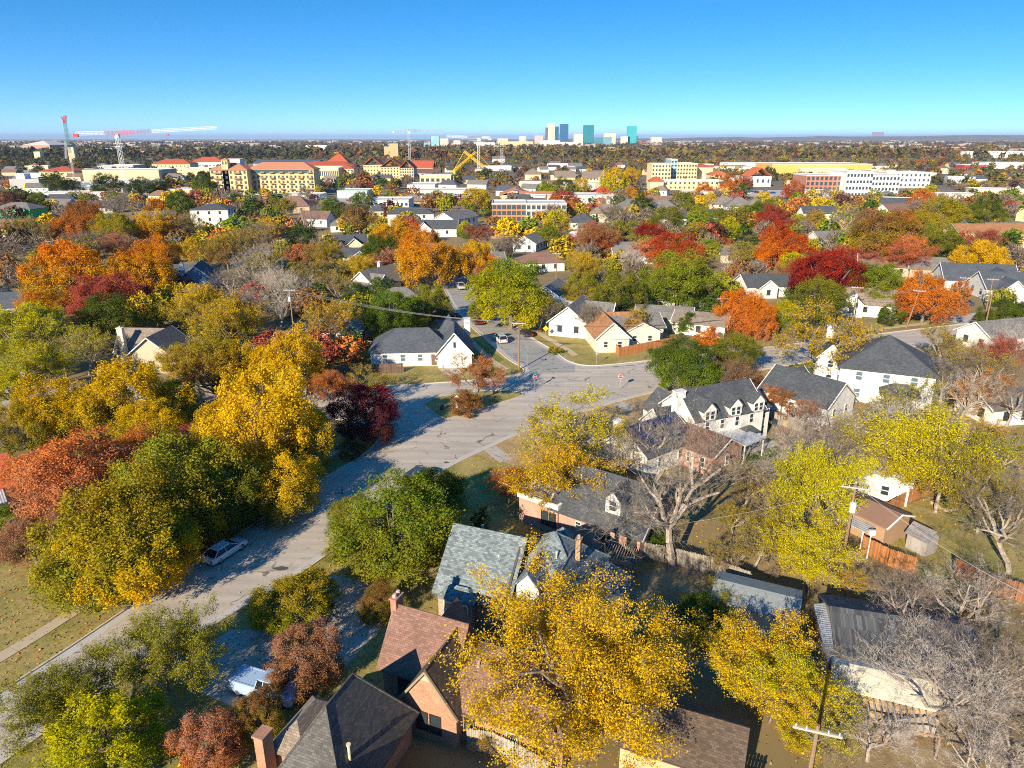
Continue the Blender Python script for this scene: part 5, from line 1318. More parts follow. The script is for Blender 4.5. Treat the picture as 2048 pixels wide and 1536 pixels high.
def car(u, v, ang, paint, label, kind='sedan', z=0.02, cover=False):
    p = P(u, v); t = tag(empty('pickup_truck' if kind == 'pickup' else 'car', (p.x, p.y, z), math.radians(ang)), label, 'pickup truck' if kind == 'pickup' else 'car')
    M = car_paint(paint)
    L, W, bh, rh = dict(sedan=(4.7, .90, .92, 1.44), suv=(4.8, .95, 1.05, 1.74), pickup=(5.8, .98, 1.12, 1.86))[kind]
    b = MB(); h = L / 2
    loft(b, [(-h, ringb(W - .12, .42, bh - .12)), (-h + .12, ringb(W - .03, .30, bh - .04)), (-h + .9, ringb(W, .24, bh)), (h - 1.5, ringb(W, .24, bh + .02)), (h - .5, ringb(W - .02, .26, bh - .10)), (h - .12, ringb(W - .08, .32, bh - .2)), (h, ringb(W - .2, .42, bh - .3))])
    body = b.build('body', M, t)
    if kind == 'pickup':
        c0, c1, c2, c3 = -.35, -.15, .95, 1.65
        bb = MB()
        bb.box((-h + 1.35, 0, bh + (.06 if cover else -.02)), (2.3, 1.62 if cover else 1.5, .06)); bb.build('truck_bed', M if cover else plain((.05, .05, .055), .7), t)
        for s in (-1, 1): MB().box((-h + 1.35, s * (W - .14), bh + .05), (2.35, .12, .14)).build('bed_rail', M, t)
        MB().box((-h + .14, 0, bh + .05), (.08, 1.6, .14)).build('tailgate', M, t)
    else:
        c0, c1, c2, c3 = (-2.0, -1.35, .25, 1.15) if kind == 'sedan' else (-2.3, -2.0, .35, 1.2)
    g = MB()
    wl = W - .1; wt = W - .26
    loft(g, [(c0, ringb(wl, bh - .06, bh + .03, .02, .02)), (c1, ringb(wl - .02, bh - .06, rh - .06, .02, wl - wt)), (c2, ringb(wl - .02, bh - .06, rh - .06, .02, wl - wt)), (c3, ringb(wl, bh - .06, bh + .03, .02, .02))])
    gl = g.build('windows', GLS, t)
    r = MB(); loft(r, [(c1 - .05, ringb(wt - .12, rh - .075, rh - .02, .01, .01)), (c1 + .15, ringb(wt - .03, rh - .09, rh, .02, .02)), (c2 - .15, ringb(wt - .03, rh - .09, rh, .02, .02)), (c2 + .05, ringb(wt - .12, rh - .075, rh - .02, .01, .01))])
    r.build('roof_panel', M, t)
    pl = MB()
    for s in (-1, 1):
        for (xa, xb, za, zb) in ((c3, c2, bh, rh - .06), (c0, c1, bh, rh - .06), ((c1 + c2) / 2, (c1 + c2) / 2, bh, rh - .06)):
            pl.bar((xa, s * (wl - .0), za), (xb, s * (wt + .0), zb), .05)
    pl.build('pillars', M, t)
    for x in (-h + .95, h - .98):
        for s in (-1, 1):
            w = link('wheel', TYRE, t, (x, s * (W - .12), .34)); link('rim', RIM, w)
    for s in (-1, 1):
        MB().box((h - .16, s * (W - .34), bh - .34), (.12, .34, .16)).build('headlight', HLAMP, t)
        MB().box((-h + .03, s * (W - .28), bh - .26), (.10, .22, .26)).build('taillight', TLAMP, t)
        MB().box((c3 - .2, s * (W + .08), bh + .08), (.14, .2, .13)).build('mirror', M, t)
    MB().box((h - .02, 0, .46), (.12, W * 1.5, .16)).build('bumper', plain((.06, .06, .06)), t)
    return t
car(535, 1388, -20, (.36, .50, .70), 'white pickup truck tinted with blue shade in the driveway beside the pinkish bush', 'pickup', cover=True)  # white truck; the blue of the shade is put into its paint colour
car(452, 1110, 64, (.60, .65, .70), 'white sedan parked at the kerb under the olive street trees', 'sedan')
car(1001, 683, 107, (.55, .60, .62), 'silver hatchback parked on the left side of the side street', 'suv')
car(1051, 671, 112, (.03, .03, .035), 'black sedan parked at the right kerb of the side street', 'sedan')
car(893, 634, 15, (.02, .022, .03), 'black pickup in the driveway under the dark oaks', 'pickup')
car(921, 577, 285, (.45, .46, .48), 'silver pickup facing the camera far up the side street', 'pickup')
car(897, 562, 100, (.03, .03, .04), 'dark car in the shade far up the side street', 'suv')
car(955, 647, 105, (.10, .012, .02), 'maroon car half hidden at the left kerb of the side street', 'sedan')
car(74, 747, 70, (.68, .70, .72), 'white pickup facing the camera at the left edge', 'pickup')
car(15, 592, 10, (.05, .06, .09), 'dark blue car in shade at the left edge', 'suv')
car(838, 962, 62, (.05, .055, .06), 'dark car roof showing above the big green tree at the kerb', 'suv')
car(1158, 662, 110, (.66, .66, .66), 'white car in the drive of the grey-roofed white house', 'sedan')
car(1700, 470, 20, (.10, .32, .50), 'light blue car far right between bare trees', 'sedan')
car(1885, 742, -20, (.06, .06, .065), 'dark car behind the big white house with hip roof', 'suv')
car(1930, 612, 20, (.05, .08, .16), 'dark blue car by the slate-blue roofed house', 'suv')
car(1963, 640, 25, (.10, .02, .02), 'dark red car at the road under the right-hand oak', 'sedan')
car(1105, 497, 100, (.04, .06, .12), 'dark blue car parked in the far street left of red oaks', 'suv')
car(310, 587, 12, (.45, .03, .02), 'red car in the shaded street beside the dusty red tree', 'sedan')
rnd = random.Random(5)
names = ['black', 'white', 'red', 'silver', 'dark blue', 'grey']; cols = [(.03, .03, .03), (.7, .7, .7), (.4, .02, .02), (.45, .46, .48), (.03, .06, .16), (.2, .2, .21)]
for i, (u, v) in enumerate([(1514, 386), (1530, 384), (1546, 387), (1562, 389), (1578, 391), (1306, 378), (1320, 380), (1290, 377), (640, 402), (668, 402), (700, 404), (1498, 388)]):
    k = (i * 5) % 6
    ord_ = ['first', 'second', 'third', 'fourth', 'fifth', 'first', 'second', 'third', 'first', 'second', 'third', 'sixth'][i]
    lot = 'in the lot before the mission church' if i < 5 or i == 11 else ('outside the yellow hotel' if i < 8 else 'on the street below the dormitory')
    car(u, v, rnd.choice((0, 90, 20)), cols[k], f'{names[k]} car, {ord_} parked {lot}', 'suv' if i % 2 else 'sedan')

# ------------------------------------------------------------------ poles, wires, signs, bins
def pole(u, vt, vb, label, arms=1, transformer=False, lean=0.0, height=None, lamp=False, armang=0.0):
    if vb: p = P(u, vb); tx, ty, tz = ray(u, vt); Hp = CAM_H + tz / ty * p.y
    else:
        tx, ty, tz = ray(u, vt); Y = (CAM_H - height) / (-tz / ty); p = Vector((tx / ty * Y, Y, 0)); Hp = height
    t = tag(empty('utility_pole', (p.x, p.y, 0), math.radians(armang)), label, 'utility pole')
    tip = Vector((lean, 0, Hp))
    MB().tube([(0, 0, -.2), tip * .5, tip], [.17, .14, .11], 8).build('pole', WOODPOLE, t)
    for a in range(arms):
        z = Hp - .35 - a * 1.1; x = lean * z / Hp
        am = MB().box((x, -.13, z), (2.5, .12, .14)); ao = am.build('cross_arm', plain((.42, .38, .33), .9, .2, 3), t)
        for k in (-1.1, -.55, .55, 1.1): MB().tube([(x + k, -.13, z + .07), (x + k, -.13, z + .26)], [.05, .035], 6).build('insulator', plain((.5, .5, .52), .3), ao)
        MB().bar((x - .7, -.1, z - .05), (x, -.1, z - .7), .025).bar((x + .7, -.1, z - .05), (x, -.1, z - .7), .025).build('brace', STEEL, ao)
    if transformer:
        z = Hp - 2.2
        tb = MB().tube([(lean * .8, -.42, z - .5), (lean * .8, -.42, z + .42)], .3, 12).tube([(lean * .8, -.42, z + .42), (lean * .8, -.42, z + .5)], [.3, .12], 12)
        to = tb.build('transformer', plain((.55, .60, .64), .4, .08), t)
        for k in (-.12, .12): MB().tube([(lean * .8 + k, -.42, z + .48), (lean * .8 + k, -.42, z + .72)], .04, 6).build('bushing', plain((.4, .3, .25)), to)
    if lamp: MB().tube([(0, 0, Hp - .6), (.9, 0, Hp - .2), (1.8, 0, Hp - .2)], .04, 6).box((2.0, 0, Hp - .22), (.6, .24, .12)).build('lamp_arm', STEEL, t)
    return p + Vector((lean * math.cos(math.radians(armang)), 0, Hp - .2)), math.radians(armang)
pA = pole(1038, 643, 740, 'grey wooden utility pole at the junction corner', 1, armang=-8)
pB = pole(588, 577, 668, 'tall pole with pale transformer among the grey trees on the left', 1, True)
pC = pole(135, 718, 760, 'short dark pole beside the left-hand street', 1)
pD = pole(1812, 578, 656, 'leaning utility pole on the right-hand verge', 1, lean=1.3, armang=-20)
pE = pole(1917, 553, 622, 'left of two utility poles before the slate-blue roofs', 1, armang=-20)
pF = pole(1972, 556, 622, 'right of two utility poles before the slate-blue roofs', 1, armang=-20)
pG = pole(1703, 572, 650, 'utility pole in front of the white gabled house', 1, True, armang=-20)
pH = pole(1712, 968, 0, 'near utility pole with white transformer beside the lime yellow trees', 1, True, height=9.5, armang=-18)
pI = pole(1636, 1450, 0, 'near utility pole with bare cross arm at the bottom edge', 1, False, height=10.0, armang=-18)
pJ = pole(1112, 505, 565, 'slim pole behind the bright green oak', 1)
pK = pole(1438, 594, 668, 'utility pole beside the orange trees', 1, armang=10)
pL = pole(1352, 589, 632, 'utility pole left of the pale picket fence', 1, armang=10)
pM = pole(1756, 498, 540, 'utility pole before the reddish brown roof', 1)
pN = pole(1142, 395, 436, 'pale pole right of the modern condos', 1)
pO = pole(1298, 403, 432, 'pole in front of the dark green tree near the grey hip roofs', 1)
pP = pole(1387, 395, 425, 'pole before the taupe hip roofs', 1)
pQ = pole(536, 385, 448, 'tall utility pole with three cross arms below the dormitory', 3)
pR = pole(1965, 580, 676, 'street light pole at the right-hand road', 0, lamp=True, armang=150)
pS = pole(566, 478, 545, 'pole in the gap between grey trees left of centre', 1)
M_WIRE = plain((.30, .30, .31), .5, .05); M_WIRED = plain((.05, .05, .055), .5, .05)
WN = {2: ['left', 'right'], 3: ['left', 'middle', 'right'], 4: ['outer left', 'inner left', 'inner right', 'outer right']}
def wires(a, b, label, offs=(-1.1, -.55, .55, 1.1), r=.014, sag=1.0, dark=False):
    pa, aa = a if isinstance(a, tuple) else (a, 0.0); pb, ab = b if isinstance(b, tuple) else (b, aa)
    for k, of in enumerate(offs):
        p0 = pa + Vector((math.cos(aa) * of, math.sin(aa) * of, 0)); p1 = pb + Vector((math.cos(ab) * of, math.sin(ab) * of, 0))
        pts = [p0.lerp(p1, i / 14) - Vector((0, 0, sag * 4 * (i / 14) * (1 - i / 14))) for i in range(15)]
        d = (p0 - Vector((0, 0, CAM_H))).length
        o = MB().tube(pts, r, 3, False).build('power_line', M_WIRED if dark else M_WIRE)
        tag(o, label if len(offs) == 1 else f'{WN[len(offs)][k]} {label}', 'power line', 'power lines')
wires(pB, pA, 'grey power line strung above the slate-roofed cottage', sag=1.2, r=.022)
wires(pA, (P(1440, 640, 9.0), .1), 'dark power line crossing the corner lawn from the junction pole', (-.8, 0, .8), .03, 1.0, True)
wires(pC, (P(640, 700, 8.0), 0), 'power line crossing above the left-hand golden trees', (-.6, 0, .6), .03)
wires((P(-60, 742, 8.0), 0), pC, 'power line reaching the left picture edge', (-.6, .6), .018)
wires(pD, pF, 'power line between the leaning pole and the poles on the right', (-1, 0, 1), .018)
wires(pE, pF, 'power line between the two poles before the slate-blue roofs', (-1, 1), .02)
wires(pF, (P(2120, 585, 9.5), 0), 'power line leaving the right picture edge above the slate-blue roof', (-1, 0, 1), .02)
wires(pK, pG, 'power line between the orange trees and the white gabled house', (-1, 1), .018)
wires(pG, pD, 'power line along the right-hand verge', (-1, 0, 1), .018)
wires(pH, (P(2200, 1095, 7.0), -.3), 'pale wire from the transformer pole to the right edge', (0,), .018, .8)
wires(pH, (P(2060, 1195, 6.0), -.3), 'pale wire sloping down across the garden shed', (0.2,), .018, .6)
wires(pH, (P(1300, 1055, 5.0), 0), 'thin service wire to the pink brick house', (0.0,), .012, .5)
wires(pI, (P(2100, 1530, 6.0), 0), 'thin wire leaving the bottom pole to the right', (.2,), .012, .4)
wires((P(0, 437, 9), 0), (P(480, 430, 9), 0), 'long far wire above the left-hand trees', (0, .8), .03, 1.0)
wires(pQ, (P(980, 420, 10), 0), 'long far wire below the dormitory', (-.8, .8), .03, 2.0)
wires(pN, pO, 'far wire between pale poles behind the red oaks', (-.8, .8), .025)
SIGNPOST = plain((.45, .46, .46), .5, .1, 2, .6)
def text_mesh(parent, body, size, loc, mat, rx=math.pi / 2):
    cu = bpy.data.curves.new('lettering', 'FONT'); cu.body = body; cu.size = size; cu.align_x = 'CENTER'; cu.align_y = 'CENTER'; cu.extrude = .004
    cu.materials.append(mat)
    o = bpy.data.objects.new('lettering', cu); COL.objects.link(o)
    me = bpy.data.meshes.new_from_object(o.evaluated_get(bpy.context.evaluated_depsgraph_get())); bpy.data.objects.remove(o)
    o = link('lettering', me, parent, loc); o.rotation_euler = (rx, 0, 0)
def stop_sign(u, v, label, ang, name_blades=True):
    p = P(u, v); t = tag(empty('stop_sign', p, math.radians(ang)), label, 'stop sign')
    MB().box((0, 0, 1.35), (.06, .06, 2.7)).build('post', SIGNPOST, t)
    oc = lambda r: [(math.cos(math.pi / 8 + i * math.pi / 4) * r, math.sin(math.pi / 8 + i * math.pi / 4) * r) for i in range(8)]
    def plate(r, y0, y1, mat, nm):
        q = oc(r); mb = MB(); mb.add([(a, y0, 2.35 + b) for a, b in q] + [(a, y1, 2.35 + b) for a, b in q], [tuple(range(7, -1, -1)), tuple(range(8, 16))] + [(i, (i + 1) % 8, 8 + (i + 1) % 8, 8 + i) for i in range(8)])
        return mb.build(nm, mat, t)
    pl = plate(.44, -.065, -.04, plain((.75, .75, .75), .5, .03), 'plate'); plate(.40, -.075, -.066, plain((.50, .015, .02), .5, .03), 'red_face')
    text_mesh(t, 'STOP', .30, (0, -.081, 2.35), plain((.8, .8, .8), .5, .02))
    if name_blades:
        MB().box((0, 0, 2.98), (.95, .02, .22)).build('street_name_blade', plain((.01, .25, .12), .5, .05), t)
        MB().box((0, 0, 3.22), (.02, .95, .22)).build('street_name_blade', plain((.01, .25, .12), .5, .05), t)
stop_sign(1240, 779, 'red stop sign facing the camera on the right side of the junction', -6, False)
stop_sign(1069, 780, 'red stop sign with green street name blades at the street mouth', 32)
p = P(1054, 740); t = tag(empty('street_name_sign', p), 'green street name sign on its post at the left corner', 'street sign')
MB().box((0, 0, 1.5), (.06, .06, 3.0)).build('post', SIGNPOST, t)
MB().box((0, 0, 3.1), (1.0, .02, .22)).build('blade', plain((.01, .28, .16), .5, .05), t); MB().box((0, 0, 3.34), (.02, .9, .22)).build('blade', plain((.01, .28, .16), .5, .05), t)
p = P(1193, 730); t = tag(empty('sign_post', p), 'small grey sign seen from behind on the corner lawn', 'sign')
MB().box((0, 0, 1.3), (.06, .06, 2.6)).build('post', SIGNPOST, t); MB().box((0, .04, 2.3), (.45, .02, .6)).build('plate', SIGNPOST, t)
p = P(1091, 678); t = tag(empty('warning_sign', p), 'yellow warning sign on the verge of the side street', 'sign')
MB().box((0, 0, 1.2), (.06, .06, 2.4)).build('post', SIGNPOST, t)
MB().add([(-.6, -.05, 2.3), (0, -.05, 1.7), (.6, -.05, 2.3), (0, -.05, 2.9), (-.6, -.03, 2.3), (0, -.03, 1.7), (.6, -.03, 2.3), (0, -.03, 2.9)], [(0, 1, 2, 3), (7, 6, 5, 4), (0, 4, 5, 1), (1, 5, 6, 2), (2, 6, 7, 3), (3, 7, 4, 0)]).build('plate', plain((.80, .52, .01), .5, .03), t)
p = P(914, 827); t = tag(empty('diamond_sign', p, math.radians(20)), 'diamond sign on a white board post on the traffic island', 'sign')
MB().box((0, 0, 1.4), (.1, .07, 2.8)).build('post', SIGNPOST, t); MB().box((0, -.05, 1.45), (.42, .03, 1.0)).build('board', plain((.62, .64, .62), .5), t)
MB().box((0, -.05, 2.6), (.62, .03, .62), M=Matrix.Rotation(math.radians(45), 3, 'Y')).build('plate', plain((.68, .69, .66), .5), t)
p = P(884, 820); t = tag(empty('utility_cabinet', p, .3), 'small dark utility box on the shaded end of the traffic island', 'utility box')
MB().box((0, 0, .45), (.6, .5, .9)).build('body', plain((.05, .08, .10)), t); MB().box((0, 0, .93), (.66, .56, .06)).build('lid', plain((.06, .09, .11)), t)
def bin_(p, col, label, rz=0):
    t = tag(empty('wheeled_bin', p, rz), label, 'bin')
    b = MB(); b.add([(-.24, -.28, .08), (.24, -.28, .08), (.24, .28, .08), (-.24, .28, .08), (-.3, -.36, 1.0), (.3, -.36, 1.0), (.3, .36, 1.0), (-.3, .36, 1.0)], [(3, 2, 1, 0), (4, 5, 6, 7), (0, 1, 5, 4), (1, 2, 6, 5), (2, 3, 7, 6), (3, 0, 4, 7)]).build('body', plain(col, .5), t)
    MB().box((0, 0, 1.04), (.66, .8, .08)).build('lid', plain(dk(col, .9), .5), t)
    for s in (-.26, .26): MB().tube([(s - .03, .3, .1), (s + .03, .3, .1)], .1, 10).build('wheel', RUBBER, t)
bin_(P(1448, 1530), (.01, .12, .07), 'green wheeled bin by the garage at the bottom edge', .4)
bin_(P(1533, 848), (.03, .06, .07), 'dark wheeled bin left of the pair by the grey fence', .3); bin_(P(1546, 852), (.03, .06, .07), 'dark wheeled bin right of the pair by the grey fence', .3)
p = P(1482, 880); t = tag(empty('trampoline', p), 'small round dark green tub on the patio behind the white house', 'tub')
MB().tube([(0, 0, 0), (0, 0, .5)], [.8, .85], 16).build('body', plain((.02, .10, .08)), t); MB().tube([(0, 0, .5), (0, 0, .56)], .9, 16).build('rim', plain((.03, .14, .11)), t)
p = P(928, 672); t = tag(empty('planting_frame', P(935, 672)), 'white ladder-like frame on the bright green lawn', 'frame')
for s in (-.5, .5): MB().box((s, 0, 1.2), (.07, .07, 2.4)).build('post', WHITE, t)
for z in (.6, 1.2, 1.8, 2.35): MB().box((0, 0, z), (1.0, .06, .06)).build('rung', WHITE, t)
t.location = P(736, 676)
# raised bed on the back lawn
t = tag(empty('raised_bed', P(1895, 1012), math.radians(18)), 'timber edged raised bed with green plants on the back lawn', 'raised bed')
for x, y, a, b in ((0, -1.1, 2.6, .14), (0, 1.1, 2.6, .14), (-1.3, 0, .14, 2.06), (1.3, 0, .14, 2.06)): MB().box((x, y, .16), (a, b, .32)).build('timber', plain((.5, .38, .26)), t)
MB().box((0, 0, .12), (2.4, 2.0, .2)).build('soil', M_LAWNG, t)
p = P(1733, 1118); t = tag(empty('flood_light', p), 'white lamp box on a post by the rust brown fence', 'lamp')
MB().box((0, 0, 1.5), (.08, .08, 3.0)).build('post', WHITE, t); MB().box((0, -.1, 3.1), (.6, .3, .5)).build('housing', plain((.65, .68, .68)), t)

# ------------------------------------------------------------------ cranes
def lattice(mb, a, b, w, n, r=.12, tri=False):
    a, b = Vector(a), Vector(b); d = (b - a).normalized()
    s1 = d.orthogonal().normalized() if abs(d.z) < .9 else Vector((1, 0, 0)); s2 = d.cross(s1)
    cs = [s1 * w / 2 + s2 * w / 2, s1 * w / 2 - s2 * w / 2, -s1 * w / 2 - s2 * w / 2, -s1 * w / 2 + s2 * w / 2]
    for c in cs: mb.bar(a + c, b + c, r)
    for i in range(n):
        p, q = a.lerp(b, i / n), a.lerp(b, (i + 1) / n)
        for k in range(4):
            mb.bar(p + cs[k], q + cs[(k + 1) % 4], r * .7); mb.bar(p + cs[k], p + cs[(k + 1) % 4], r * .6)
def zat(p, u, v):
    tx, ty, tz = ray(u, v); return CAM_H + tz / ty * p.y
def xat(p, u): return (u - 1024) / FPX * p.y / 1.03
RED = plain((.55, .03, .04), .6, .05); CWHT = plain((.72, .72, .72), .6, .05); CGRY = plain((.38, .40, .42), .6, .1); GRN = plain((.03, .20, .17), .6, .1); YLW = plain((.75, .48, .0), .6, .05)
def tower_crane(u, vb, vj, u0, u1, mast, jib_a, jib_b, label, up=0.0, r=.10):
    p = P(u, vb); Hc = zat(p, u, vj); t = tag(empty('tower_crane', p), label, 'crane')
    mb = MB(); lattice(mb, (0, 0, 0), (0, 0, Hc - 1), 2.6, int(Hc / 3), r); mb.build('mast', mast, t)
    k = p.y / ray(u, vj)[1] / FPX
    x0, x1 = (u0 - u) * k * 1.04, (u1 - u) * k * 1.06
    s = 1 if abs(x1) > abs(x0) else -1
    far_, near_ = (x1, x0) if s > 0 else (x0, x1)
    mb = MB(); lattice(mb, (0, 0, Hc), (far_ * .35, 0, Hc + up * .35), 2.2, 10, r); lattice(mb, (0, 0, Hc), (near_ * .3, 0, Hc), 2.2, 3, r); mb.build('jib_root', jib_a, t)
    mb = MB(); lattice(mb, (far_ * .35, 0, Hc + up * .35), (far_, 0, Hc + up), 1.6, 22, r * .8); mb.build('jib', jib_b, t)
    mb = MB(); lattice(mb, (near_ * .3, 0, Hc), (near_, 0, Hc - .4), 1.8, 6, r); mb.build('counter_jib', jib_b, t)
    MB().box((near_, 0, Hc - 1.6), (3.6, 1.8, 2.6)).build('counterweight', jib_a, t)
    MB().box((s * 1.2, -1.8, Hc - 2.4), (2.2, 1.8, 2.4)).build('cab', CWHT, t); MB().tube([(0, 0, Hc - 2.2), (0, 0, Hc - .8)], 1.9, 10).build('slewing_ring', jib_a, t)
    MB().box((far_ * .5, 0, Hc - 1.4), (2.2, 1.6, .8)).build('trolley', jib_a, t)
    mb = MB().bar((far_ * .5, 0, Hc - 1.5), (far_ * .5, 0, Hc - 9), .06); mb.build('hoist_rope', M_WIRED, t)
    return t
tower_crane(253, 382, 266, 174, 444, CWHT, RED, CWHT, 'red and white tower crane standing on the campus construction site', 4)
tower_crane(821, 345, 261, 792, 884, CGRY, CGRY, CGRY, 'grey tower crane behind the red-roofed dormitory', 0, .14)
tower_crane(958, 352, 275, 980, 898, CWHT, CGRY, CWHT, 'white tower crane in front of the far towers', 1.5, .13)
p = P(1004, 356); t = tag(empty('mast', p), 'grey lattice mast right of the white tower crane', 'mast'); mb = MB(); lattice(mb, (0, 0, 0), (0, 0, zat(p, 1004, 296)), 2.4, 12, .2); mb.build('lattice', CGRY, t)
p = P(152, 376); t = tag(empty('crawler_crane', p), 'crawler crane with upright dark green lattice boom at far left', 'crane')
zt = zat(p, 153, 246); mb = MB(); lattice(mb, (0, 0, 2.5), (.6, 0, zt * .55), 1.1, 14, .06); mb.build('lower_boom', CGRY, t)
mb = MB(); lattice(mb, (.6, 0, zt * .55), (1.0, 0, zt), 1.7, 16, .11); mb.build('boom', GRN, t)
mb = MB(); lattice(mb, (1.0, 0, zt), (2.6, 0, zt + 6), 1.6, 5, .16); lattice(mb, (1.0, 0, zt), (-.8, 0, zt + 5), .8, 3, .12); mb.build('boom_head', RED, t)
mb = MB(); lattice(mb, (-3.5, 0, 24), (-1, 0, zt * .72), 1.2, 10, .12); mb.build('back_mast', CGRY, t)
MB().box((0, 0, 1.9), (6, 3.4, 2.0)).build('cabin', RED, t)
for s in (-1.7, 1.7): MB().box((0, s, .5), (7, .9, 1.0)).build('track', RUBBER, t)
MB().bar((2.6, 0, zt + 5.8), (3.4, 0, zt - 14), .06).build('hoist_rope', M_WIRED, t)
p = P(935, 352); t = tag(empty('boom_crane', p), 'pair of yellow lattice booms crossing in an X', 'crane')
k = p.y / ray(935, 330)[1] / FPX
pt = lambda u, v: ((u - 935) * k, 0, zat(p, u, v))
mb = MB(); lattice(mb, pt(908, 342), pt(953, 304), 2.0, 14, .22); mb.build('boom', YLW, t)
mb = MB(); lattice(mb, pt(930, 303), pt(968, 334), 2.0, 12, .22); mb.build('boom', YLW, t)
mb = MB().bar(pt(908, 340), pt(930, 302), .22).bar(pt(953, 304), pt(985, 338), .18); mb.build('stay', YLW, t)
MB().box(((905 - 935) * k, 0, 3.2), (7, 4, 5)).build('cabin', YLW, t); MB().box(((970 - 935) * k, 0, 3.2), (7, 4, 5)).build('cabin', YLW, t)
# construction deck below the red crane
p = P(225, 386); k = p.y / FPX / 1.0; t = tag(empty('construction_deck', p), 'white formwork deck of the building site below the red crane', 'building site')
for i, (u0, u1, v, d) in enumerate(((132, 215, 384, 26), (160, 300, 378, 30), (215, 315, 381, 22))):
    q = P((u0 + u1) / 2, v); o_ = q - p
    MB().box((o_.x, o_.y + d / 2, 4.6 + i), ((u1 - u0) * k, d, .5)).build('deck_slab', plain((.66, .65, .64), .8, .2, .05), t)
    for a in range(10):
        MB().box((o_.x + (a - 4.5) * (u1 - u0) * k / 10, o_.y + .4, 2.2 + i / 2), (.5, .5, 4.4 + i)).build('shoring_post', STEEL, t)
for u, v, c_ in ((30, 380, WHT), (48, 381, WHT), (100, 378, WHT)):
    pass
t = tag(empty('site_building', P(52, 381)), 'unfinished grey and yellow building on the left of the building site', 'building')
MB().box((0, 6, 4.5), (24, 12, 9)).build('wall', GREYB, t); MB().box((6, -.3, 3), (14, .6, 4)).build('sheathing', plain((.72, .56, .02)), t); MB().box((-3, 5, 11), (7, 8, 4)).build('stair_core', WHT, t)
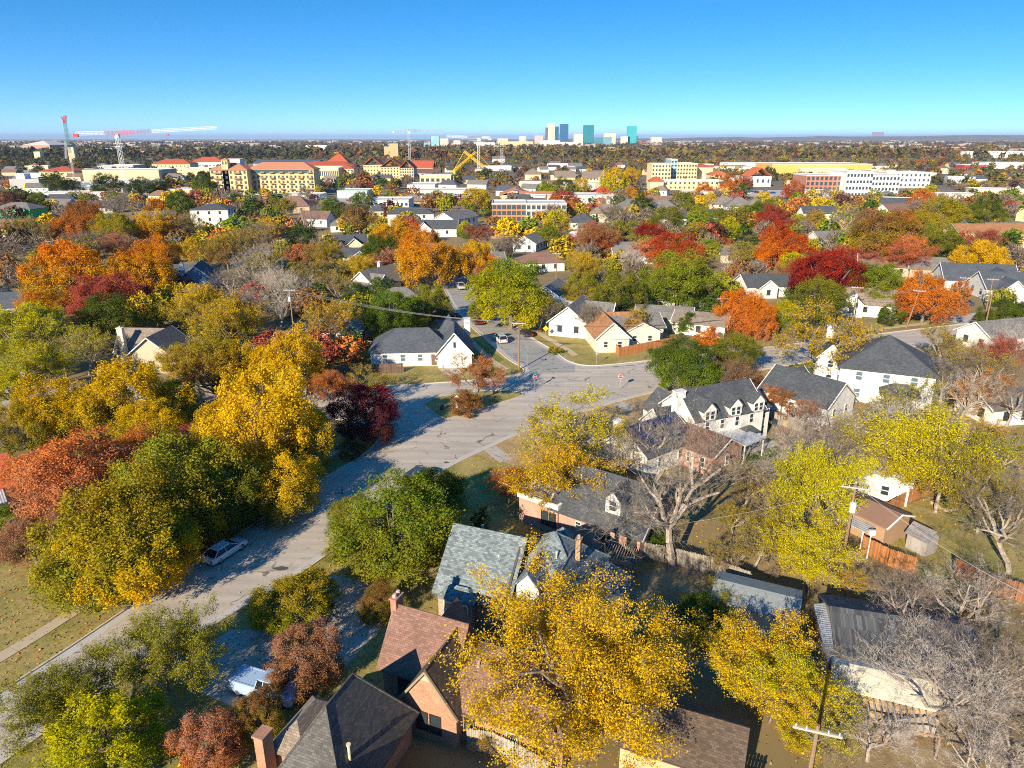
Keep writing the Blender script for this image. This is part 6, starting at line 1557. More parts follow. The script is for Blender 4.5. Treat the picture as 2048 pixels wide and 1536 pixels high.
# ------------------------------------------------------------------ trees seen one by one: (u, v of the top, width, kind, colour, second colour, height/width)
TL = [
 # left foreground, row of street trees
 (330, 872, 235, 'u', 'V', 'E', 1.0), (215, 955, 255, 'u', 'E', 'V', 1.0), (408, 900, 185, 'u', 'V', 'G', 1.0), (252, 1018, 235, 'u', 'E', 'A', .85), (160, 1040, 190, 'u', 'E', 'V', .95),
 (135, 868, 215, 'r', 'S', 'P', .95), (255, 862, 130, 'r', 'S', 'B', .9), (52, 1046, 118, 'd', 'P', 'B', .95), (12, 1012, 60, 'h', 'g', 'g', .9), (12, 848, 80, 'b', 'T', 'T', 1),
 (100, 750, 150, 'u', 'A', 'E', .95), (255, 722, 175, 'u', 'A', 'E', 1.0), (345, 760, 90, 'u', 'E', 'V', 1.0), (420, 672, 125, 'u', 'E', 'B', 1.1), (575, 657, 130, 'u', 'Y', 'A', 1.15),
 (505, 737, 200, 'u', 'Y', 'A', 1.25), (590, 800, 130, 'u', 'Y', 'E', 1.2), (440, 790, 120, 'u', 'A', 'V', 1.1), (560, 905, 150, 'u', 'Y', 'V', .9), (500, 935, 120, 'u', 'E', 'G', .95),
 (437, 600, 118, 'd', 'A', 'V', 1.1), (388, 570, 105, 'd', 'Y', 'V', 1.1), (40, 607, 125, 'd', 'L', 'g', 1.05), (108, 632, 110, 's', 'L', 'T', 1.0), (25, 680, 80, 'd', 'L', 'g', 1.1),
 (216, 585, 114, 'o', 'G', 'V', 1.0), (72, 578, 88, 'u', 'O', 'Y', .9), (205, 545, 138, 'r', 'D', 'D', .75), (118, 479, 148, 'u', 'O', 'A', .95), (270, 486, 130, 'u', 'O', 'Y', .95),
 (310, 470, 84, 'u', 'O', 'Y', 1.0), (327, 506, 58, 'r', 'K', 'G', 1.1), (25, 482, 70, 'b', 'T', 'T', 1), (233, 467, 64, 'd', 'P', 'B', .9), (380, 474, 48, 'u', 'Y', 'A', 1),
 # left middle
 (157, 400, 92, 'u', 'B', 'O', 1.0), (228, 424, 76, 'u', 'E', 'V', 1), (292, 419, 74, 'u', 'Y', 'O', 1), (312, 396, 42, 'u', 'O', 'B', 1.1), (355, 380, 52, 'o', 'G', 'g', 1), (231, 383, 60, 'b', 'T', 'T', 1),
 (74, 383, 34, 'o', 'g', 'G', 1), (25, 383, 56, 'o', 'K', 'B', .9), (68, 432, 66, 's', 'E', 'T', 1), (109, 442, 54, 'd', 'B', 'S', 1), (157, 458, 60, 'b', 'T', 'T', 1), (355, 419, 66, 's', 'E', 'T', 1),
 (30, 440, 60, 's', 'E', 'T', 1), (200, 462, 50, 'b', 'T', 'T', 1), (405, 348, 48, 'o', 'G', 'g', 1), (422, 362, 28, 'p', 'g', 'L', 1.1), (105, 342, 42, 'o', 'G', 'G', 1), (208, 345, 56, 'o', 'G', 'G', .9), (277, 353, 48, 'o', 'G', 'G', .9), (140, 355, 30, 'o', 'G', 'V', .9), (320, 356, 40, 'o', 'G', 'G', .9),
 (495, 444, 92, 's', 'E', 'T', 1.1), (450, 470, 80, 'd', 'E', 'B', 1.0), (455, 520, 80, 'b', 'T', 'T', 1.1), (500, 500, 90, 'b', 'W', 'W', 1.1), (470, 560, 70, 'b', 'T', 'T', 1.1), (533, 434, 42, 'u', 'Y', 'A', 1), (566, 396, 42, 'd', 'V', 'E', 1.1), (515, 440, 60, 'b', 'T', 'T', 1.1),
 (538, 520, 84, 'b', 'W', 'W', 1.15), (555, 585, 70, 'b', 'W', 'W', 1.1), (614, 520, 66, 's', 'E', 'T', 1.1), (622, 404, 90, 'b', 'T', 'T', .95), (602, 447, 56, 'o', 'G', 'G', .95), (663, 394, 46, 'o', 'G', 'g', 1), (721, 383, 46, 'r', 'g', 'G', 1), (716, 413, 56, 'd', 'B', 'E', 1),
 (599, 488, 52, 'd', 'S', 'P', 1.15), (642, 485, 66, 'd', 'E', 'B', 1), (708, 512, 62, 'd', 'Y', 'L', 1.05), (675, 540, 70, 's', 'E', 'T', 1.1), (652, 590, 92, 's', 'A', 'B', 1.25), (625, 640, 60, 's', 'A', 'T', 1.2),
 (762, 467, 86, 'o', 'G', 'g', .9), (774, 498, 60, 'd', 'P', 'D', 1.0), (792, 437, 86, 'u', 'Y', 'O', .95), (820, 437, 52, 'u', 'R', 'O', 1.0), (850, 452, 120, 'u', 'O', 'Y', 1.05), (952, 483, 80, 'u', 'Y', 'O', 1.0), (900, 490, 60, 'u', 'E', 'G', 1.0),
 (929, 441, 32, 'u', 'L', 'g', 1.1), (960, 450, 48, 'd', 'D', 'B', 1), (995, 464, 66, 'b', 'T', 'T', 1), (835, 537, 44, 'b', 'T', 'T', 1), (962, 538, 38, 'd', 'P', 'O', 1), (985, 530, 52, 'u', 'Y', 'O', .95), (952, 374, 58, 'r', 'A', 'g', 1),
 # live oaks left of the side street
 (708, 564, 64, 'o', 'G', 'G', 1.1), (762, 552, 56, 'o', 'G', 'g', 1.1), (772, 578, 96, 'o', 'g', 'G', 1.05), (822, 594, 66, 'o', 'g', 'V', 1.05), (858, 567, 76, 'o', 'V', 'G', 1.05), (724, 600, 56, 'o', 'G', 'G', 1.1), (730, 738, 86, 's', 'E', 'V', .8),
 (652, 742, 66, 'd', 'S', 'O', 1.1), (727, 765, 132, 'r', 'M', 'K', .95), (945, 708, 104, 's', 'S', 'B', 1.0), (932, 778, 66, 'h', 'B', 'B', .8),
 # centre
 (1022, 518, 148, 'o', 'g', 'L', .95), (965, 590, 56, 'o', 'g', 'V', 1.0), (1092, 592, 70, 's', 'V', 'T', 1.0), (1172, 504, 62, 'd', 'A', 'V', 1.1), (1165, 545, 78, 'o', 'V', 'E', 1.0), (1242, 540, 104, 'o', 'V', 'G', 1.0), (1360, 498, 138, 'o', 'V', 'g', .9),
 (1420, 477, 46, 'r', 'g', 'L', 1), (1480, 578, 92, 'u', 'O', 'S', 1.0), (1417, 650, 54, 'h', 'S', 'O', .8), (1378, 676, 136, 'o', 'G', 'g', .85), (1470, 665, 98, 'o', 'V', 'G', .85), (1470, 716, 100, 's', 'B', 'T', .9), (1373, 622, 50, 'h', 'G', 'g', .9),
 (1180, 600, 50, 'b', 'T', 'T', 1.6), (1269, 620, 50, 's', 'E', 'B', 1.3), (1521, 603, 74, 'u', 'O', 'S', 1.0), (1572, 600, 64, 'u', 'L', 'g', 1.0), (1638, 553, 114, 'o', 'V', 'G', .9), (1650, 612, 168, 's', 'A', 'E', .85), (1590, 504, 56, 'r', 'L', 'g', 1),
 (1660, 492, 134, 'r', 'R', 'M', .9), (1610, 520, 70, 'd', 'D', 'S', .95), (1564, 441, 94, 'u', 'R', 'O', 1.05), (1548, 408, 64, 'r', 'D', 'R', 1.05), (1532, 398, 62, 'o', 'g', 'G', .9), (1630, 422, 42, 'd', 'E', 'Y', 1.1), (1700, 395, 74, 'b', 'T', 'T', 1.15), (1775, 416, 128, 'r', 'B', 'E', .95),
 (1805, 420, 70, 'u', 'O', 'E', 1.0), (1750, 436, 46, 'b', 'W', 'W', 1.2), (1880, 446, 92, 'o', 'V', 'G', .9), (1825, 473, 82, 'd', 'S', 'D', .95), (1741, 481, 72, 'd', 'P', 'D', .85), (1970, 478, 104, 'u', 'Y', 'A', .8), (1850, 376, 50, 'u', 'O', 'S', .9), (1885, 392, 96, 'o', 'V', 'E', .85),
 (1980, 392, 74, 'o', 'G', 'V', .9), (1770, 527, 106, 'o', 'g', 'V', .9), (1862, 545, 108, 'u', 'O', 'S', .95), (1775, 584, 40, 'u', 'R', 'S', 1.1), (1785, 606, 50, 'h', 'g', 'G', .9), (2018, 594, 84, 'o', 'G', 'g', .95), (1925, 560, 40, 'u', 'S', 'O', 1),
 (1900, 650, 84, 's', 'E', 'T', 1.1), (1998, 690, 130, 'b', 'T', 'T', 1.0), (1940, 740, 110, 'b', 'W', 'W', 1.0), (1835, 765, 140, 's', 'V', 'E', .95), (1985, 748, 96, 's', 'O', 'A', 1.05), (1660, 790, 120, 'b', 'T', 'T', .95), (1770, 800, 190, 'b', 'W', 'T', .95), (1705, 830, 170, 'b', 'T', 'T', 1.0), (1600, 800, 60, 's', 'S', 'T', 1.0),
 (1519, 752, 30, 'd', 'S', 'B', 1.4), (1541, 770, 34, 'd', 'S', 'O', 1.4), (1565, 778, 40, 'd', 'B', 'S', 1.3),
 # upper right
 (1203, 464, 54, 'r', 'M', 'R', 1), (1200, 447, 74, 'd', 'B', 'S', .95), (1137, 467, 46, 'h', 'R', 'S', .8), (1113, 418, 58, 'u', 'L', 'B', 1.1), (1098, 450, 48, 'o', 'g', 'V', .9), (1302, 444, 66, 'r', 'R', 'M', .95), (1352, 462, 100, 'r', 'R', 'S', .85), (1368, 442, 62, 'b', 'T', 'T', .95), (1462, 432, 44, 'u', 'L', 'g', 1.1),
 (1437, 416, 42, 'o', 'g', 'V', 1), (1475, 409, 52, 'o', 'V', 'B', 1), (1515, 404, 42, 'o', 'G', 'G', 1), (1335, 411, 66, 'o', 'V', 'G', .9), (1397, 409, 42, 'o', 'g', 'L', 1), (1287, 389, 42, 'o', 'G', 'G', 1.1), (1127, 381, 56, 'r', 'D', 'S', .9), (1228, 404, 58, 'b', 'T', 'T', 1), (1422, 383, 30, 'p', 'Y', 'L', 1.2),
 (1368, 383, 44, 'o', 'g', 'V', .9), (1260, 373, 32, 'u', 'O', 'Y', 1), (1163, 355, 40, 'u', 'Y', 'g', 1), (1228, 333, 58, 'u', 'Y', 'L', .9), (1262, 333, 40, 'u', 'Y', 'A', .9), (1178, 336, 26, 'u', 'Y', 'A', 1), (1127, 353, 46, 'o', 'G', 'V', .9), (1091, 363, 36, 'o', 'g', 'L', 1), (1211, 373, 34, 'h', 'S', 'O', .8), (1465, 343, 40, 'r', 'B', 'O', 1.05), (1495, 353, 28, 'd', 'D', 'B', 1.1), (1411, 363, 42, 'h', 'O', 'S', .8),
 (1452, 473, 36, 'u', 'D', 'O', 1), (1457, 492, 66, 'b', 'T', 'T', 1), (1490, 482, 52, 'd', 'V', 'E', 1), (1266, 495, 50, 'b', 'W', 'W', 1.2), (1249, 507, 30, 'h', 'D', 'P', .9), (1025, 465, 54, 'b', 'T', 'T', 1), (1150, 505, 44, 'd', 'E', 'V', .9), (1310, 478, 60, 'd', 'S', 'R', .9), (1590, 358, 40, 'u', 'S', 'R', 1), (1290, 470, 46, 'd', 'V', 'E', 1), (1400, 445, 56, 's', 'E', 'V', 1), (1245, 440, 56, 'd', 'V', 'E', 1), (1200, 480, 40, 'd', 'E', 'L', 1),
 # centre foreground
 (782, 955, 235, 'o', 'g', 'V', .9), (700, 1000, 90, 'o', 'V', 'g', .9), (866, 942, 118, 'o', 'G', 'g', .95), (585, 1158, 175, 'u', 'E', 'g', .62), (665, 1090, 46, 'h', 'E', 'g', .8), (600, 1262, 142, 'u', 'P', 'B', .95), (512, 1385, 90, 'u', 'B', 'V', 1.3), (757, 1172, 84, 'r', 'B', 'V', .85),
 (305, 1225, 195, 'w', 'V', 'V', 1.0), (95, 1350, 195, 'w', 'V', 'V', .95), (195, 1405, 215, 'u', 'L', 'g', .75), (408, 1438, 140, 'u', 'P', 'S', .85), (1150, 788, 180, 's', 'L', 'E', .85), (1112, 900, 170, 'd', 'A', 'E', .85), (1015, 940, 70, 'd', 'S', 'B', 1.1), (1170, 930, 110, 's', 'E', 'V', .9),
 (1300, 800, 150, 'b', 'T', 'T', 1.0), (1312, 1050, 62, 'h', 'G', 'g', .9), (1415, 1200, 110, 'o', 'G', 'g', .75), (1440, 1170, 90, 's', 'V', 'T', .9), (1168, 1222, 425, 'D', 'Y', 'A', .84), (960, 1010, 40, 'h', 'G', 'G', 1.5),
 (1530, 1268, 190, 'd', 'A', 'L', .95), (1560, 1300, 150, 'd', 'L', 'A', 1.2), (1648, 905, 150, 'd', 'L', 'L', 1.4), (1580, 980, 120, 's', 'L', 'E', 1.2), (1635, 1060, 130, 'd', 'L', 'L', 1.1), (1590, 838, 110, 'b', 'W', 'W', 1.0), (1500, 930, 100, 's', 'E', 'T', 1.0), (1760, 862, 130, 'b', 'T', 'T', 1.0), (1850, 840, 190, 'd', 'L', 'E', .95), (2012, 862, 150, 's', 'V', 'L', .95),
 (1985, 938, 130, 's', 'E', 'V', 1.1), (2065, 960, 210, 'b', 'T', 'T', 1.0), (1520, 1040, 110, 's', 'E', 'T', 1.0), (1475, 1010, 80, 's', 'E', 'V', .9), (1830, 1132, 210, 'b', 'T', 'T', .9), (1935, 1130, 180, 'b', 'W', 'T', .9), (1890, 1292, 260, 'b', 'W', 'T', .85), (2010, 1255, 230, 'b', 'T', 'T', .9), (1675, 1292, 130, 'b', 'T', 'T', 1.0), (1700, 1400, 150, 's', 'L', 'T', .8), (2060, 1420, 200, 'b', 'T', 'T', .8), (1620, 1440, 110, 'd', 'L', 'A', .7),
 (1860, 1235, 170, 'b', 'W', 'W', 1.0), (1960, 1300, 210, 'b', 'W', 'W', .95), (1755, 1420, 160, 'b', 'W', 'W', .8), (2010, 1480, 210, 'b', 'W', 'T', .8), (1990, 1120, 160, 'b', 'T', 'T', .95),
 (1700, 900, 150, 'b', 'T', 'T', 1.0), (1560, 880, 130, 'b', 'W', 'W', 1.0), (1640, 870, 120, 'b', 'T', 'T', 1.1), (1900, 800, 150, 'b', 'W', 'W', 1.0), (1820, 830, 140, 's', 'E', 'T', 1.0), (1250, 860, 110, 'b', 'T', 'T', .9), (1900, 890, 150, 's', 'V', 'E', 1.0), (1960, 830, 120, 's', 'A', 'T', 1.0),
 (60, 690, 110, 'd', 'L', 'g', 1.0), (160, 655, 90, 's', 'L', 'T', 1.1), (20, 740, 90, 'd', 'L', 'V', 1.0), (170, 760, 130, 'u', 'A', 'V', 1.0), (365, 690, 90, 'd', 'E', 'A', 1.0), (40, 800, 120, 'u', 'E', 'V', .95), (470, 680, 110, 'u', 'A', 'E', 1.1),
 (2030, 640, 90, 'b', 'W', 'W', 1.1), (1960, 690, 110, 's', 'E', 'T', 1.0), (2040, 740, 120, 'b', 'T', 'T', 1.0), (1900, 720, 90, 'b', 'T', 'T', 1.0),
 (520, 470, 70, 'b', 'W', 'W', 1.2), (548, 545, 80, 'b', 'W', 'W', 1.2), (590, 540, 70, 'b', 'W', 'W', 1.2), (500, 575, 80, 'b', 'W', 'W', 1.1), (640, 520, 60, 's', 'E', 'W', 1.1), (1135, 600, 44, 'b', 'W', 'W', 1.2),
 (300, 800, 120, 'u', 'A', 'V', 1.0), (60, 900, 120, 'r', 'S', 'P', .95), (1470, 1080, 90, 's', 'E', 'T', .9),
 (1950, 1190, 60, 'h', 'E', 'B', .8), (1700, 1140, 70, 's', 'A', 'E', .8), (880, 1090, 60, 'h', 'g', 'V', .6), (640, 1420, 60, 'h', 'V', 'B', .8), (985, 1440, 90, 's', 'A', 'T', .7), (700, 880, 60, 'h', 'G', 'B', .6), (1110, 690, 30, 'h', 'A', 'g', .6), (1080, 600, 60, 'b', 'T', 'T', 1.0),
]
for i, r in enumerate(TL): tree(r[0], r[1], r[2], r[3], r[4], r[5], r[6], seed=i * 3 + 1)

tree_base(1343, 1137, 15.5, 16.5, 'b', 'T', 'T', 1)
# ------------------------------------------------------------------ where buildings stand, so that fill-in trees keep clear
KEEP = []
bpy.context.view_layer.update()
for o in list(COL.objects):
    if o.parent is None and o.get('category') in ('house', 'garage', 'shed', 'building', 'tower', 'church'):
        for ch in o.children:
            if not ch.name.startswith('wall'): continue
            q = [ch.matrix_world @ Vector(c) for c in ch.bound_box]
            xs, ys, zs = [p.x for p in q], [p.y for p in q], [p.z for p in q]
            us = [Q(p) for p in q]
            KEEP.append((min(xs), max(xs), min(ys), max(ys), min(u[0] for u in us), max(u[0] for u in us), min(u[1] for u in us), max(u[1] for u in us)))
    elif o.parent is None and o.get('category') in ('car', 'pickup truck'):
        x, y = o.location.x, o.location.y; u, v = Q((x, y, 1)); d = 3 * FPX / y
        KEEP.append((x - 3, x + 3, y - 3, y + 3, u - d, u + d, v - d * .6, v + d * .6))
ROADL = [p for l in (LK, RK, NK, EK) for p in l]
def clear(x, y, w, h, strict=1.0):
    if y < 320:
        for p in ROADL:
            if abs(p.x - x) < 9 and abs(p.y - y) < 9: return False
    u, v = Q((x, y, h * .55)); hw, hh = w * .45 * FPX / y, h * .45 * FPX / y
    for (x0, x1, y0, y1, u0, u1, v0, v1) in KEEP:
        m = w * .35
        if x0 - m < x < x1 + m and y0 - m < y < y1 + m: return False
        if y > 520:
            if x0 - 3 < x < x1 + 3 and 0 < y0 - y < (50 if strict < .52 else 20): return False
        elif y0 > y and y0 - y < 140:
            a_ = min(u1, u + hw) - max(u0, u - hw); b_ = min(v1, v + hh) - max(v0, v - hh)
            if a_ > (u1 - u0) * (1 - .75 * strict) and b_ > (v1 - v0) * (1 - .75 * strict): return False
    return True
rng = random.Random(77)
FILLK = [('b', 'T', 'T'), ('b', 'T', 'T'), ('s', 'E', 'T'), ('s', 'V', 'T'), ('d', 'B', 'E'), ('o', 'G', 'V'), ('o', 'V', 'G'), ('d', 'E', 'V'), ('d', 'D', 'B'), ('u', 'A', 'E'), ('d', 'P', 'B'), ('o', 'g', 'V'), ('h', 'V', 'B')]
n_ind = 0; tries = 0
while n_ind < max(0, 296 - len(TL)) and tries < 6000:
    tries += 1
    y = rng.uniform(112, 330); x = rng.uniform(-.74, .78) * y
    if -8 < x - (-.36 * (y - 120)) + 0 and abs(x) < 20 and y < 120: continue
    w = rng.uniform(6, 11); h = w * rng.uniform(.85, 1.15)
    if any((t['x'] - x) ** 2 + (t['y'] - y) ** 2 < (.36 * (t['w'] + w)) ** 2 for t in ALLTREES): continue
    if not clear(x, y, w, h, .7): continue
    kd, a, b = rng.choice(FILLK)
    tree_at(x, y, w, h * (.6 if kd == 'h' else 1), kd, a, b, 900 + n_ind, far=w * FPX / y < 62); n_ind += 1

# ------------------------------------------------------------------ woods beyond: one mass of small crowns
def woods(name, spots, K, label, cat='woods'):
    rg = np.random.default_rng(len(spots))
    Vs, Cs = [], []
    kinds = 'ruo'
    for x, y, r, h, col, bare in spots:
        pool = PCEN[kinds[rg.integers(0, 3)]]; pc, pn = pool[rg.integers(0, len(pool))]
        idx = rg.integers(0, len(pc), K)
        a = rg.uniform(0, 6.28); ca, sa = math.cos(a), math.sin(a)
        q = pc[idx]; q = np.stack([q[:, 0] * ca - q[:, 1] * sa, q[:, 0] * sa + q[:, 1] * ca, q[:, 2]], 1)
        n = pn[idx]; n = np.stack([n[:, 0] * ca - n[:, 1] * sa, n[:, 0] * sa + n[:, 1] * ca, n[:, 2]], 1)
        c = q * np.array([2 * r, 2 * r, h]) + np.array([x, y, 0])
        if bare:      # twigs: long thin slivers fanning up and out
            d = unit(q - np.array([0, 0, .25]) + rg.normal(size=(K, 3)) * .35); sd = unit(np.cross(d, rg.normal(size=(K, 3))))
            L = r * rg.uniform(.25, .6, (K, 1)); w = L * .055 * max(1.0, math.sqrt(900 / K))
            tri = [c - d * L * .5 + sd * w, c - d * L * .5 - sd * w, c + d * L * .5]
        else:
            s = (r * 2.6 / math.sqrt(K)) * 1.45
            t = unit(np.cross(n, rg.normal(size=(K, 3)))); b = np.cross(n, t); s = s * rg.uniform(.6, 1.3, (K, 1))
            tri = [c + t * s * .8, c - t * s * .5 + b * s * .6, c - t * s * .5 - b * s * .6]
        Vs.append(np.stack(tri, 1).reshape(-1, 3))
        cc = np.array(col) * np.repeat(rg.uniform(.55, 1.35, (K, 1)), 3, 0)
        Cs.append(np.concatenate([cc, np.ones((3 * K, 1))], 1))
    V = np.concatenate(Vs); me = np_mesh(name, V, np.arange(len(V)).reshape(-1, 3), WOODS, {'tint': ('FLOAT_COLOR', np.concatenate(Cs))})
    o = link(name, me); o['kind'] = 'stuff'; o['label'] = label; o['category'] = cat
    return o
PALW = [('T', 34), ('B', 14), ('G', 15), ('V', 16), ('E', 10), ('A', 4), ('S', 3), ('D', 4), ('g', 8), ('Y', 3), ('K', 4), ('O', 2)]
def wcol(rg_, green, far):
    nm = 'T'
    if rg_.random() < green: nm = 'G'
    else:
        k = rg_.uniform(0, sum(w for _, w in PALW))
        for nm, w in PALW:
            k -= w
            if k <= 0: break
    c = C[nm]
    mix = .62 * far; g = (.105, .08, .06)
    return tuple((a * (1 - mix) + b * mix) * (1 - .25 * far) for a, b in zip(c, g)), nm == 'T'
def scatter(n, y0, y1, rmin, rmax, strict, pw=1.0, far=0.0):
    out = []; tr = 0
    while len(out) < n and tr < n * 10:
        tr += 1
        y = y0 + (y1 - y0) * rng.random() ** pw; x = rng.uniform(-.78, .80) * y
        r = rng.uniform(rmin, rmax); h = r * rng.uniform(1.5, 2.1)
        u, v = Q((x, y, 0))
        if 600 < u < 1000 and 376 < v < 400 and rng.random() < .6: continue
        if 1440 < u < 1620 and 378 < v < 394 and rng.random() < .6: continue
        if 130 < u < 320 and 368 < v < 390: continue
        if y < 1500 and not clear(x, y, 2 * r, h, strict): continue
        if y < 460 and any((t['x'] - x) ** 2 + (t['y'] - y) ** 2 < (.30 * (t['w'] + 2 * r)) ** 2 for t in ALLTREES): continue
        col, bare = wcol(rng, .75 if (u < 620 and 300 < v < 375) else .0, far)
        out.append((x, y, r, h, col, bare))
    return out
# small far houses and low shops among the trees
cnt = 0; tr = 0
wm_ = [W_SID, W_SID, CREAM, WHT, YEL2, TANW]; rm_ = [R_GREY, R_TAN, R_CHAR, R_BROWN, R_BLUE]
while cnt < 120 and tr < 2500:
    tr += 1
    y = 270 + 830 * rng.random(); x = rng.uniform(-.72, .78) * y
    if not clear(x, y, 14, 8, .45): continue
    if y < 460 and any((q['x'] - x) ** 2 + (q['y'] - y) ** 2 < (.5 * q['w'] + 6) ** 2 for q in ALLTREES): continue
    flat = y > 420 and rng.random() < .3
    t = tag(empty('house', (x, y, 0), rng.uniform(-.5, .5)), 'low flat-roofed building half hidden among the far trees' if flat else 'small gabled house half hidden among the far trees', 'building' if flat else 'house', 'low far buildings among the trees' if flat else 'small far houses among the trees')
    w_ = rng.uniform(22, 40) if flat else rng.uniform(11, 18)
    section(t, 0, 0, w_, 14 if flat else 9, 'x', 5.5 if flat else 4.0, 3, 'flat' if flat else rng.choice(('gable', 'gable', 'hip')), rng.choice(wm_), plain((.60, .59, .57), .8, .2, .1) if flat else rng.choice(rm_), nwin=(3, 1) if y < 600 else (0, 0), wsize=(1.3, 1.5)); cnt += 1
    KEEP.append((x - w_ / 2, x + w_ / 2, y - 7, y + 7, *[Q((x + s_ * w_ / 2, y, 0))[0] for s_ in (-1, 1)], Q((x, y, 6))[1], Q((x, y, 0))[1]))
woods('near_woods', scatter(170, 118, 270, 2.2, 4.6, .55), 1500, 'mixed bare and autumn trees filling gaps between the nearer houses')
woods('neighbourhood_woods', scatter(620, 250, 640, 3.2, 5.4, .5), 520, 'mixed bare and autumn trees filling the neighbourhood between houses')
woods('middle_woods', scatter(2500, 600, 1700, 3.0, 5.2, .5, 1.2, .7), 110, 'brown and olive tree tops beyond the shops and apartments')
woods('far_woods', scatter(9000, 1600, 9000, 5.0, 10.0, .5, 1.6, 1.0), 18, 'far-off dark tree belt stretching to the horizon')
# fallen leaves on verges and yards near the camera
rg = np.random.default_rng(8); NL = 26000
lx = rg.uniform(-52, 62, NL * 2); ly = rg.uniform(28, 125, NL * 2)
dens = (np.sin(lx * .31 + 1.3) + np.sin(ly * .27) + np.sin((lx + ly) * .17) + rg.normal(0, 1.0, NL * 2)) > -.2
lx, ly = lx[dens][:NL], ly[dens][:NL]
pg = np.array([[p.x, p.y] for p in RK + list(reversed(EK)) + list(reversed(NK)) + list(reversed(LK))])
ins = np.zeros(len(lx), dtype=bool)
for (ax, ay), (bx_, by_) in zip(pg, np.roll(pg, -1, 0)):
    if ay == by_: continue
    cr = ((ay > ly) != (by_ > ly)) & (lx < (bx_ - ax) * (ly - ay) / (by_ - ay) + ax)
    ins ^= cr
ok = ~ins | (rg.random(len(lx)) < .02)
lx, ly = lx[ok], ly[ok]
lc = np.stack([lx, ly, rg.uniform(.03, .06, len(lx))], 1); ln_ = unit(rg.normal(size=(len(lx), 3)) * .35 + np.array([0, 0, 1]))
LV = leaf_tris(lc, ln_, .17, rg)
pal = np.array([C['B'], C['S'], C['A'], C['E'], (.30, .20, .10), (.38, .26, .12)])[rg.integers(0, 6, len(lx))] * rg.uniform(.6, 1.2, (len(lx), 1))
o = link('fallen_leaves', np_mesh('fallen_leaves', LV, np.arange(len(LV)).reshape(-1, 3), WOODS, {'tint': ('FLOAT_COLOR', np.concatenate([np.repeat(pal, 3, 0), np.ones((len(LV), 1))], 1))}))
o['kind'] = 'stuff'; o['label'] = 'fallen leaves strewn over the yards and verges'; o['category'] = 'leaves'
# pale rooftops scattered over the far plain, too small to tell apart
bx = MB()
for i in range(430):
    y = rng.uniform(1900, 15000); x = rng.uniform(-.74, .76) * y
    if y > 2400 or rng.random() < .4: bx.box((x, y, rng.uniform(5, 9)), (rng.uniform(16, 70) * (1 + y / 9000), rng.uniform(20, 60), rng.uniform(9, 14) + y / 2200))
o = bx.build('distant_rooftops', plain((.38, .35, .34), .8, .6, .002)); o['kind'] = 'stuff'; o['label'] = 'pale rooftops scattered over the far plain'; o['category'] = 'rooftops'
# parking and shop forecourts
for px in ([(640, 396), (1000, 396), (1010, 404), (640, 408)], [(1440, 380), (1600, 380), (1605, 394), (1430, 392)], [(90, 372), (330, 372), (330, 392), (80, 392)], [(1280, 380), (1340, 380), (1340, 386), (1280, 386)]):
    sheet('parking_lot', [P(u, v) for u, v in px], .01, plain((.42, .41, .39), .9, .2, .05))
# low hills on the right horizon
hb = MB(); N = 60; top = []; 
for i in range(N + 1):
    x = -9000 + i * 400; f = max(0.0, (x + 500) / 12000)
    top.append((x, 11500 + 700 * math.sin(i * .4), 18 + 95 * min(1, f) ** .8 + 6 * math.sin(i * 1.3) + 4 * math.sin(i * 2.9)))
vs = [(x, 9500, 0) for x, y, z in top] + top + [(x, 13500, 0) for x, y, z in top]
n = N + 1
hb.add(vs, [(i, i + 1, n + i + 1, n + i) for i in range(N)] + [(n + i, n + i + 1, 2 * n + i + 1, 2 * n + i) for i in range(N)])
structure(hb.build('hills', M_GROUND))

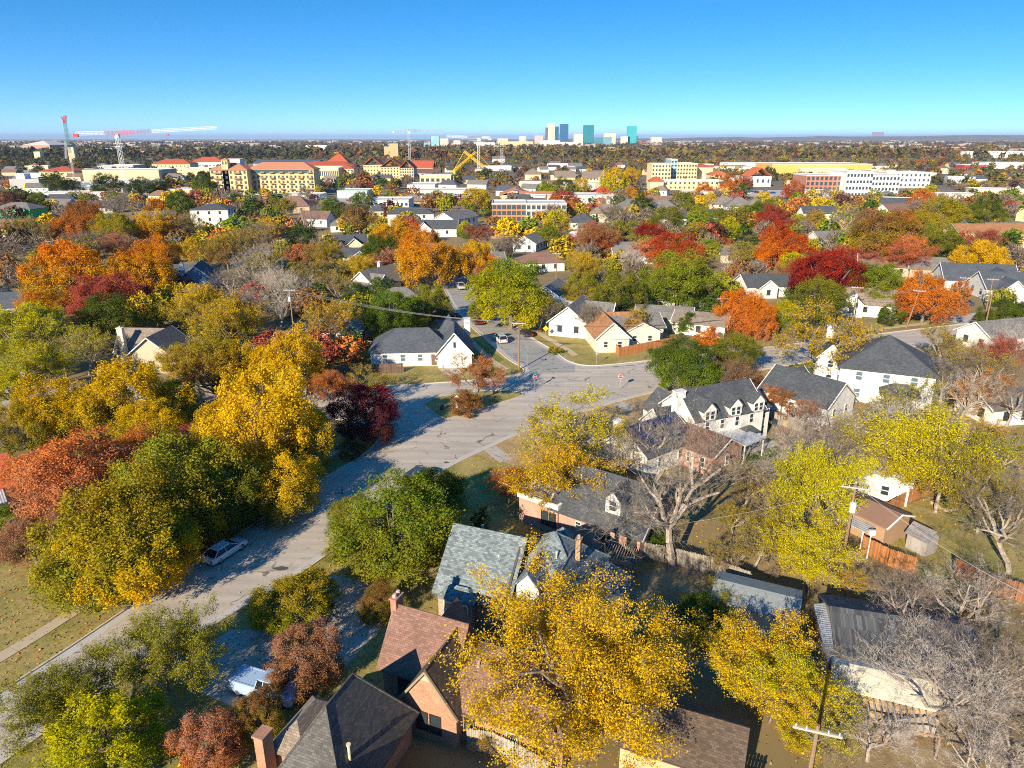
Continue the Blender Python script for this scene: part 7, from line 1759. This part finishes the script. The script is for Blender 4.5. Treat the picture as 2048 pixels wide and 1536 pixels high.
# ------------------------------------------------------------------ tree labels: colour, kind and the nearest landmark
import re
LAND = []
for o in COL.objects:
    if o.parent is None and o.get('category') in ('house', 'garage', 'shed', 'building', 'fence', 'utility pole', 'crane', 'stop sign') and not o.get('group'):
        ph = re.split(r',| behind| beside| between| left of| right of| near| among| below| above| at the| in the| in front| on the| by the| facing| cut| under| half| standing| hidden| round| along| reaching| before| crossing| rising', o['label'])[0]
        w = ph.split()
        if len(w) > 9: ph = ' '.join(w[:9])
        if ph.split()[-1] in ('and', 'with', 'of', 'the', 'its'): ph = ' '.join(ph.split()[:-1])
        LAND.append([ph, *Q((o.location.x, o.location.y, 3)), o.location.y])
seen = {}
for l in LAND: seen[l[0]] = seen.get(l[0], 0) + 1
LAND = [l for l in LAND if seen[l[0]] == 1 and len(l[0].split()) > 2]
buck = {}
for t in ALLTREES:
    u, v = t['u'], t['v']
    best = min(LAND, key=lambda l: math.hypot(l[1] - u, (l[2] - v) * 1.3))
    du, dv = u - best[1], v - best[2]
    rel = ('left of' if du < 0 else 'right of') if abs(du) > 1.2 * abs(dv) else ('behind' if dv < 0 else 'in front of')
    two = CN[t['ca']] if t['k'] not in 'b' else CN[t['ca']]
    desc = f"{two} {KN[t['k']]}"
    if t['cb'] != t['ca'] and t['k'] in 'rudop': desc = f"{two} and {CN[t['cb']].split()[-1]} {KN[t['k']]}"
    t['d'], t['rel'] = desc, f"{rel} the {best[0]}"
    buck.setdefault((desc, t['rel']), []).append(t)
ORD = ['leftmost', 'second from left', 'third from left', 'fourth from left', 'fifth from left', 'sixth from left', 'seventh from left', 'eighth from left', 'ninth from left']
for (d, rel), ts in buck.items():
    ts.sort(key=lambda t: t['u'])
    for i, t in enumerate(ts):
        lab = f'{d} {rel}'
        if len(ts) > 1: lab = f'{ORD[min(i, 8)]} {d} {rel}'
        w = lab.split()
        if len(w) > 16: lab = ' '.join(w[:16])
        tag(t['o'], lab, 'bush' if t['k'] == 'h' else 'tree', 'bushes and shrubs' if t['k'] == 'h' else 'trees of the neighbourhood')
# ------------------------------------------------------------------ haze
HAZE = 4.0e-5
if HAZE:
    hz = MB().box((0, 21000, 124.5), (124000, 84000, 251)).build('haze', [])
    m = bpy.data.materials.new('haze_air'); m.use_nodes = True; nt = m.node_tree; nt.nodes.clear()
    ou = nt.nodes.new('ShaderNodeOutputMaterial'); vo = nt.nodes.new('ShaderNodeVolumePrincipled')
    vo.inputs['Color'].default_value = (.50, .66, .95, 1); vo.inputs['Density'].default_value = HAZE; vo.inputs['Anisotropy'].default_value = 0.0
    nt.links.new(vo.outputs[0], ou.inputs['Volume']); hz.data.materials.append(m); hz['kind'] = 'stuff'; hz['label'] = 'pale blue haze over the far plain'; hz['category'] = 'haze'
